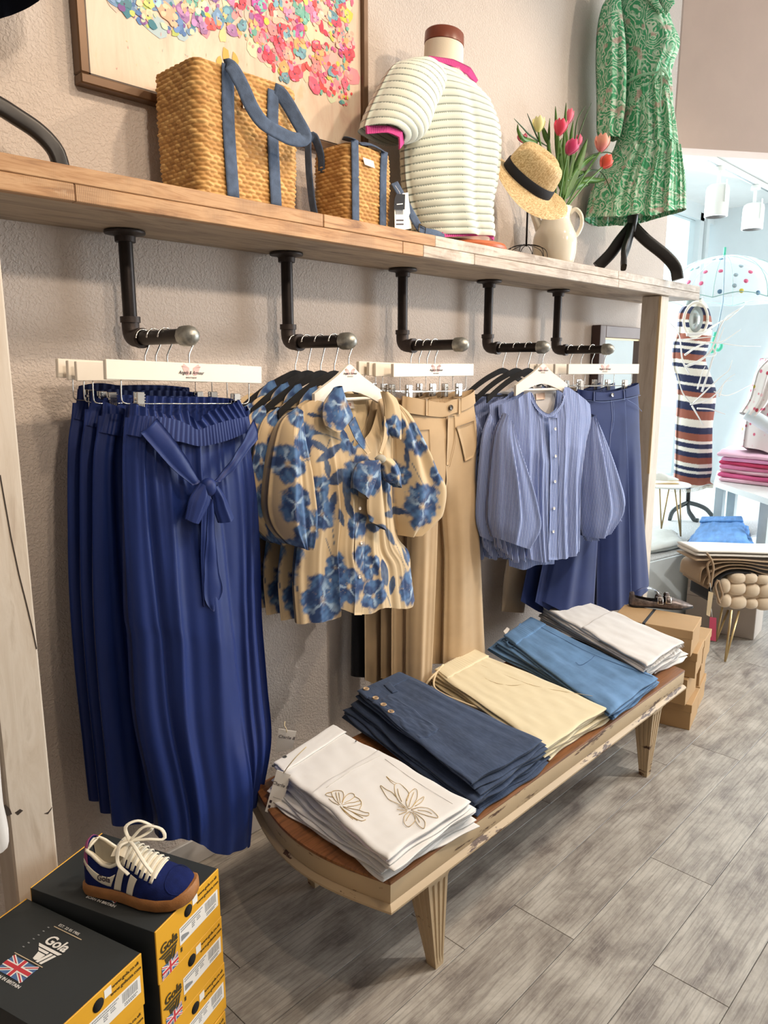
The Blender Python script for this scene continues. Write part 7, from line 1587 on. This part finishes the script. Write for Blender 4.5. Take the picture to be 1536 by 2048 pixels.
# woven stool with draped trousers
ps_ = Pl(3.86, -.60, -40)
sl = thing('woven_stool', 'cream chunky woven stool on thin brass hairpin legs', 'stool', (3.9, -.6, 0)); BOU = M('cream_velvet_weave', '#d9c4a8', .9, var=.04, Sheen_Weight=.4)
core = [ps_.w(u_, z_, v_) for u_, z_, v_ in ()]
u0_, z0_ = ps_.uz(*Z8('660,1230')[0]); u1_ = ps_.uz(*Z8('1500,1230')[0])[0]; z1_ = ps_.uz(*Z8('830,930')[0])[1]
fr_ = frame(ps_.w((u0_ + u1_) / 2, (z0_ + z1_) / 2, -.13), ps_.t, -ps_.n, (0, 0, 1)); mk('seat_core', xf(box((0, 0, 0), (u1_ - u0_ - .03, .26, z1_ - z0_ - .02), .02, 2), fr_), BOU, sl)
for cx_, cy_, w_, h_ in ((830, 950, 165, 115), (965, 950, 150, 110), (1100, 960, 150, 105), (690, 1035, 110, 150), (825, 1060, 185, 140), (985, 1078, 160, 140), (1130, 1082, 160, 150), (1280, 1085, 150, 140), (698, 1190, 115, 140), (835, 1210, 180, 140), (978, 1222, 130, 110), (1120, 1222, 170, 145), (1290, 1225, 170, 140), (1430, 1090, 160, 140), (1450, 1225, 160, 140)):
    u_, z_ = ps_.uz(*Z8('%f,%f' % (cx_, cy_))[0]); ud = abs(ps_.uz(*Z8('%f,%f' % (cx_ + w_ / 2, cy_))[0])[0] - u_) * 1.02; zd = abs(ps_.uz(*Z8('%f,%f' % (cx_, cy_ + h_ / 2))[0])[1] - z_) * 1.02
    e_ = ell((0, 0, 0), (1, 1, 1), 20, 14); V = e_[0]; V = np.sign(V) * np.abs(V) ** .75; V = V * np.array([ud, .04, zd]); mk('woven_loop', xf((V, e_[1]), frame(ps_.w(u_, z_, -.01), ps_.t, -ps_.n, (0, 0, 1))), BOU, sl)
for foot, tops in (('1450,1323', ('1463,1220', '1478,1222')), ('1432,1282', ('1445,1212', '1458,1216'))):
    f_ = at_z(*PX(foot)[0], .004)
    for tp in tops:
        d_ = ray(*PX(tp)[0]); q = CAM + d_ * ((f_[1] + .0 - CAM[1]) / d_[1]); mk('hairpin_leg', tube([f_, q], .0055, 8), BRS, sl)
TAU = [m_cloth('taupe_linen_' + str(k), c_, .08) for k, c_ in enumerate(('#a48a6d', '#93795d', '#b09678', '#9c8265'))]; OFFW = m_cloth('off_white_linen', '#e4ddd2', .05)
def drape(path, wdt, th, vof, n=40):
    P = cr([ps_.w(*ps_.uz(*p), vof) for p in Z8(path)], n); return tube(P, .01, 16, flat=(wdt, th), up=np.cross(ps_.n, np.gradient(P, axis=0)))
for k, (pth, m_, lab) in enumerate((('1500,1000 1150,950 950,895 760,890 650,940 560,1040 530,1200', BLK, 'black trousers draped over the woven stool under the taupe ones'), ('1500,900 1150,905 950,850 740,845 600,910 530,990 500,1060', TAU[1], 'taupe linen trousers on the stool, lowest of the pile'),
        ('1500,860 1150,855 930,810 720,805 560,860 480,920 440,1020', TAU[3], 'taupe linen trousers on the stool, second of the pile'), ('1500,810 1150,810 900,775 680,770 520,800 430,850 405,980', TAU[0], 'taupe linen trousers on the stool, third of the pile'), ('1500,765 1150,768 860,745 620,742 470,745 375,745 362,748', TAU[2], 'taupe linen trousers on the stool, topmost of the pile'))):
    t = thing('draped_trousers', lab, 'trousers', (3.9, -.6, .4), 'trousers draped on the stool'); mk('cloth', drape(pth, .20, .008, -.09 + .004 * k), m_, t)
    if k in (2, 4):
        q0 = {2: '590,950 560,1010 575,1090 600,1180 610,1200', 4: '470,665 520,740 540,820 530,900 510,1030'}[k]; mk('tie_cord', tube([ps_.w(*ps_.uz(*p), .03) for p in Z8(q0)], .006, 8, 24), TAU[0], t)
        q0 = {2: '600,960 620,1040 640,1120 600,1190', 4: '520,740 480,800 500,920 490,1000'}[k]; mk('tie_cord', tube([ps_.w(*ps_.uz(*p), .026) for p in Z8(q0)], .006, 8, 24), TAU[0], t)
for k in range(2):
    t = thing('off_white_folded_trousers', 'off-white linen trousers folded on top of the stool pile, ' + ('lower pair' if k == 0 else 'upper pair'), 'trousers', (3.9, -.6, .5), 'off-white trousers on the stool')
    mk('cloth', drape(('1500,%d 1150,%d 800,%d 520,%d 380,%d' % tuple(v_ - 38 * k for v_ in (715, 712, 700, 695, 690))), .2, .015, -.08), OFFW, t)
for pts, m_, lab, v_ in (('490,1340 560,1350 555,1600 475,1585', M('raspberry_card', '#b8405c', .6), 'raspberry swing tag hanging below the stool pile', .04), ('465,1060 515,1075 480,1330 440,1310', M('buff_card', '#d3bf9c', .7), 'buff swing tag hanging from the taupe trousers on the stool', .05)):
    t = thing('swing_tag', lab, 'tag', ps_.w(*ps_.uz(*Z8(pts)[3]), v_)); mk('card', prism([ps_.w(*ps_.uz(*p), v_) for p in Z8(pts)], ps_.n, .0015), m_, t, smooth=False)
    q = Z8(pts)[0]; mk('tag_cord', tube([ps_.w(*ps_.uz(q[0] + 5, q[1] + 1), v_), ps_.w(*ps_.uz(q[0] + 4, q[1] - 16), v_ - .005)], .0012, 5), WHM, t)
# pale white garment at the left edge of the picture, beyond the post
pe = Pl(.40, -.34, 0); t = thing('white_garment', 'white garment edge hanging at the left border beside the post', 'garment', (.3, -.34, .3)); 
put('cloth', panel(pe, PX('-220,1250 -230,1500 -200,1690'), PX('-12,1250 2,1560 14,1640'), (), PX('-100,1720 -5,1690'), 24, 40, .03, 0, folds(5, 4, .006, (.05, .1))), WHT, t)
# bare pale tree and low building outside the glass
bt = thing('street_tree', 'bare pale tree outside the shop window', 'tree', (9.5, 4.2, -.2)); TRK = M('pale_bark', '#c3ced0', .9); rr = np.random.RandomState(8)
mk('trunk', tube([(9.5, 4.2, -.2), (9.5, 4.2, 1.2), (9.6, 4.25, 2.2)], [.09, .07, .05], 8, 12), TRK, bt)
for k in range(26):
    an = rr.uniform(0, 6.28); z_ = rr.uniform(.9, 2.2); L_ = rr.uniform(.6, 1.5); p = np.array([9.53, 4.21, z_]); q = p + np.array([math.cos(an) * L_, math.sin(an) * L_, rr.uniform(.3, 1.0)]); mk('branch', tube([p, (p + q) / 2 + rr.uniform(-.1, .1, 3), q, q + rr.uniform(-.2, .3, 3)], [.03, .018, .008], 5, 12), TRK, bt)
bd_ = thing('far_building', 'pale building across the street outside the window', 'building', (16, 14, -.2)); mk('facade', box2(10, 26, 13, 20, -.2, 3.4), M('pale_facade', '#eef3f4', .9, var=.03), bd_, smooth=False); mk('roof_band', box2(9.8, 26.2, 12.9, 20.1, 3.4, 3.65), M('pale_roof', '#c9d4d8', .9), bd_, smooth=False)
mk('window_strip', box2(11, 25, 12.97, 13.01, .6, 1.9), M('pale_window_strip', '#cfe0e4', .4), bd_, smooth=False)
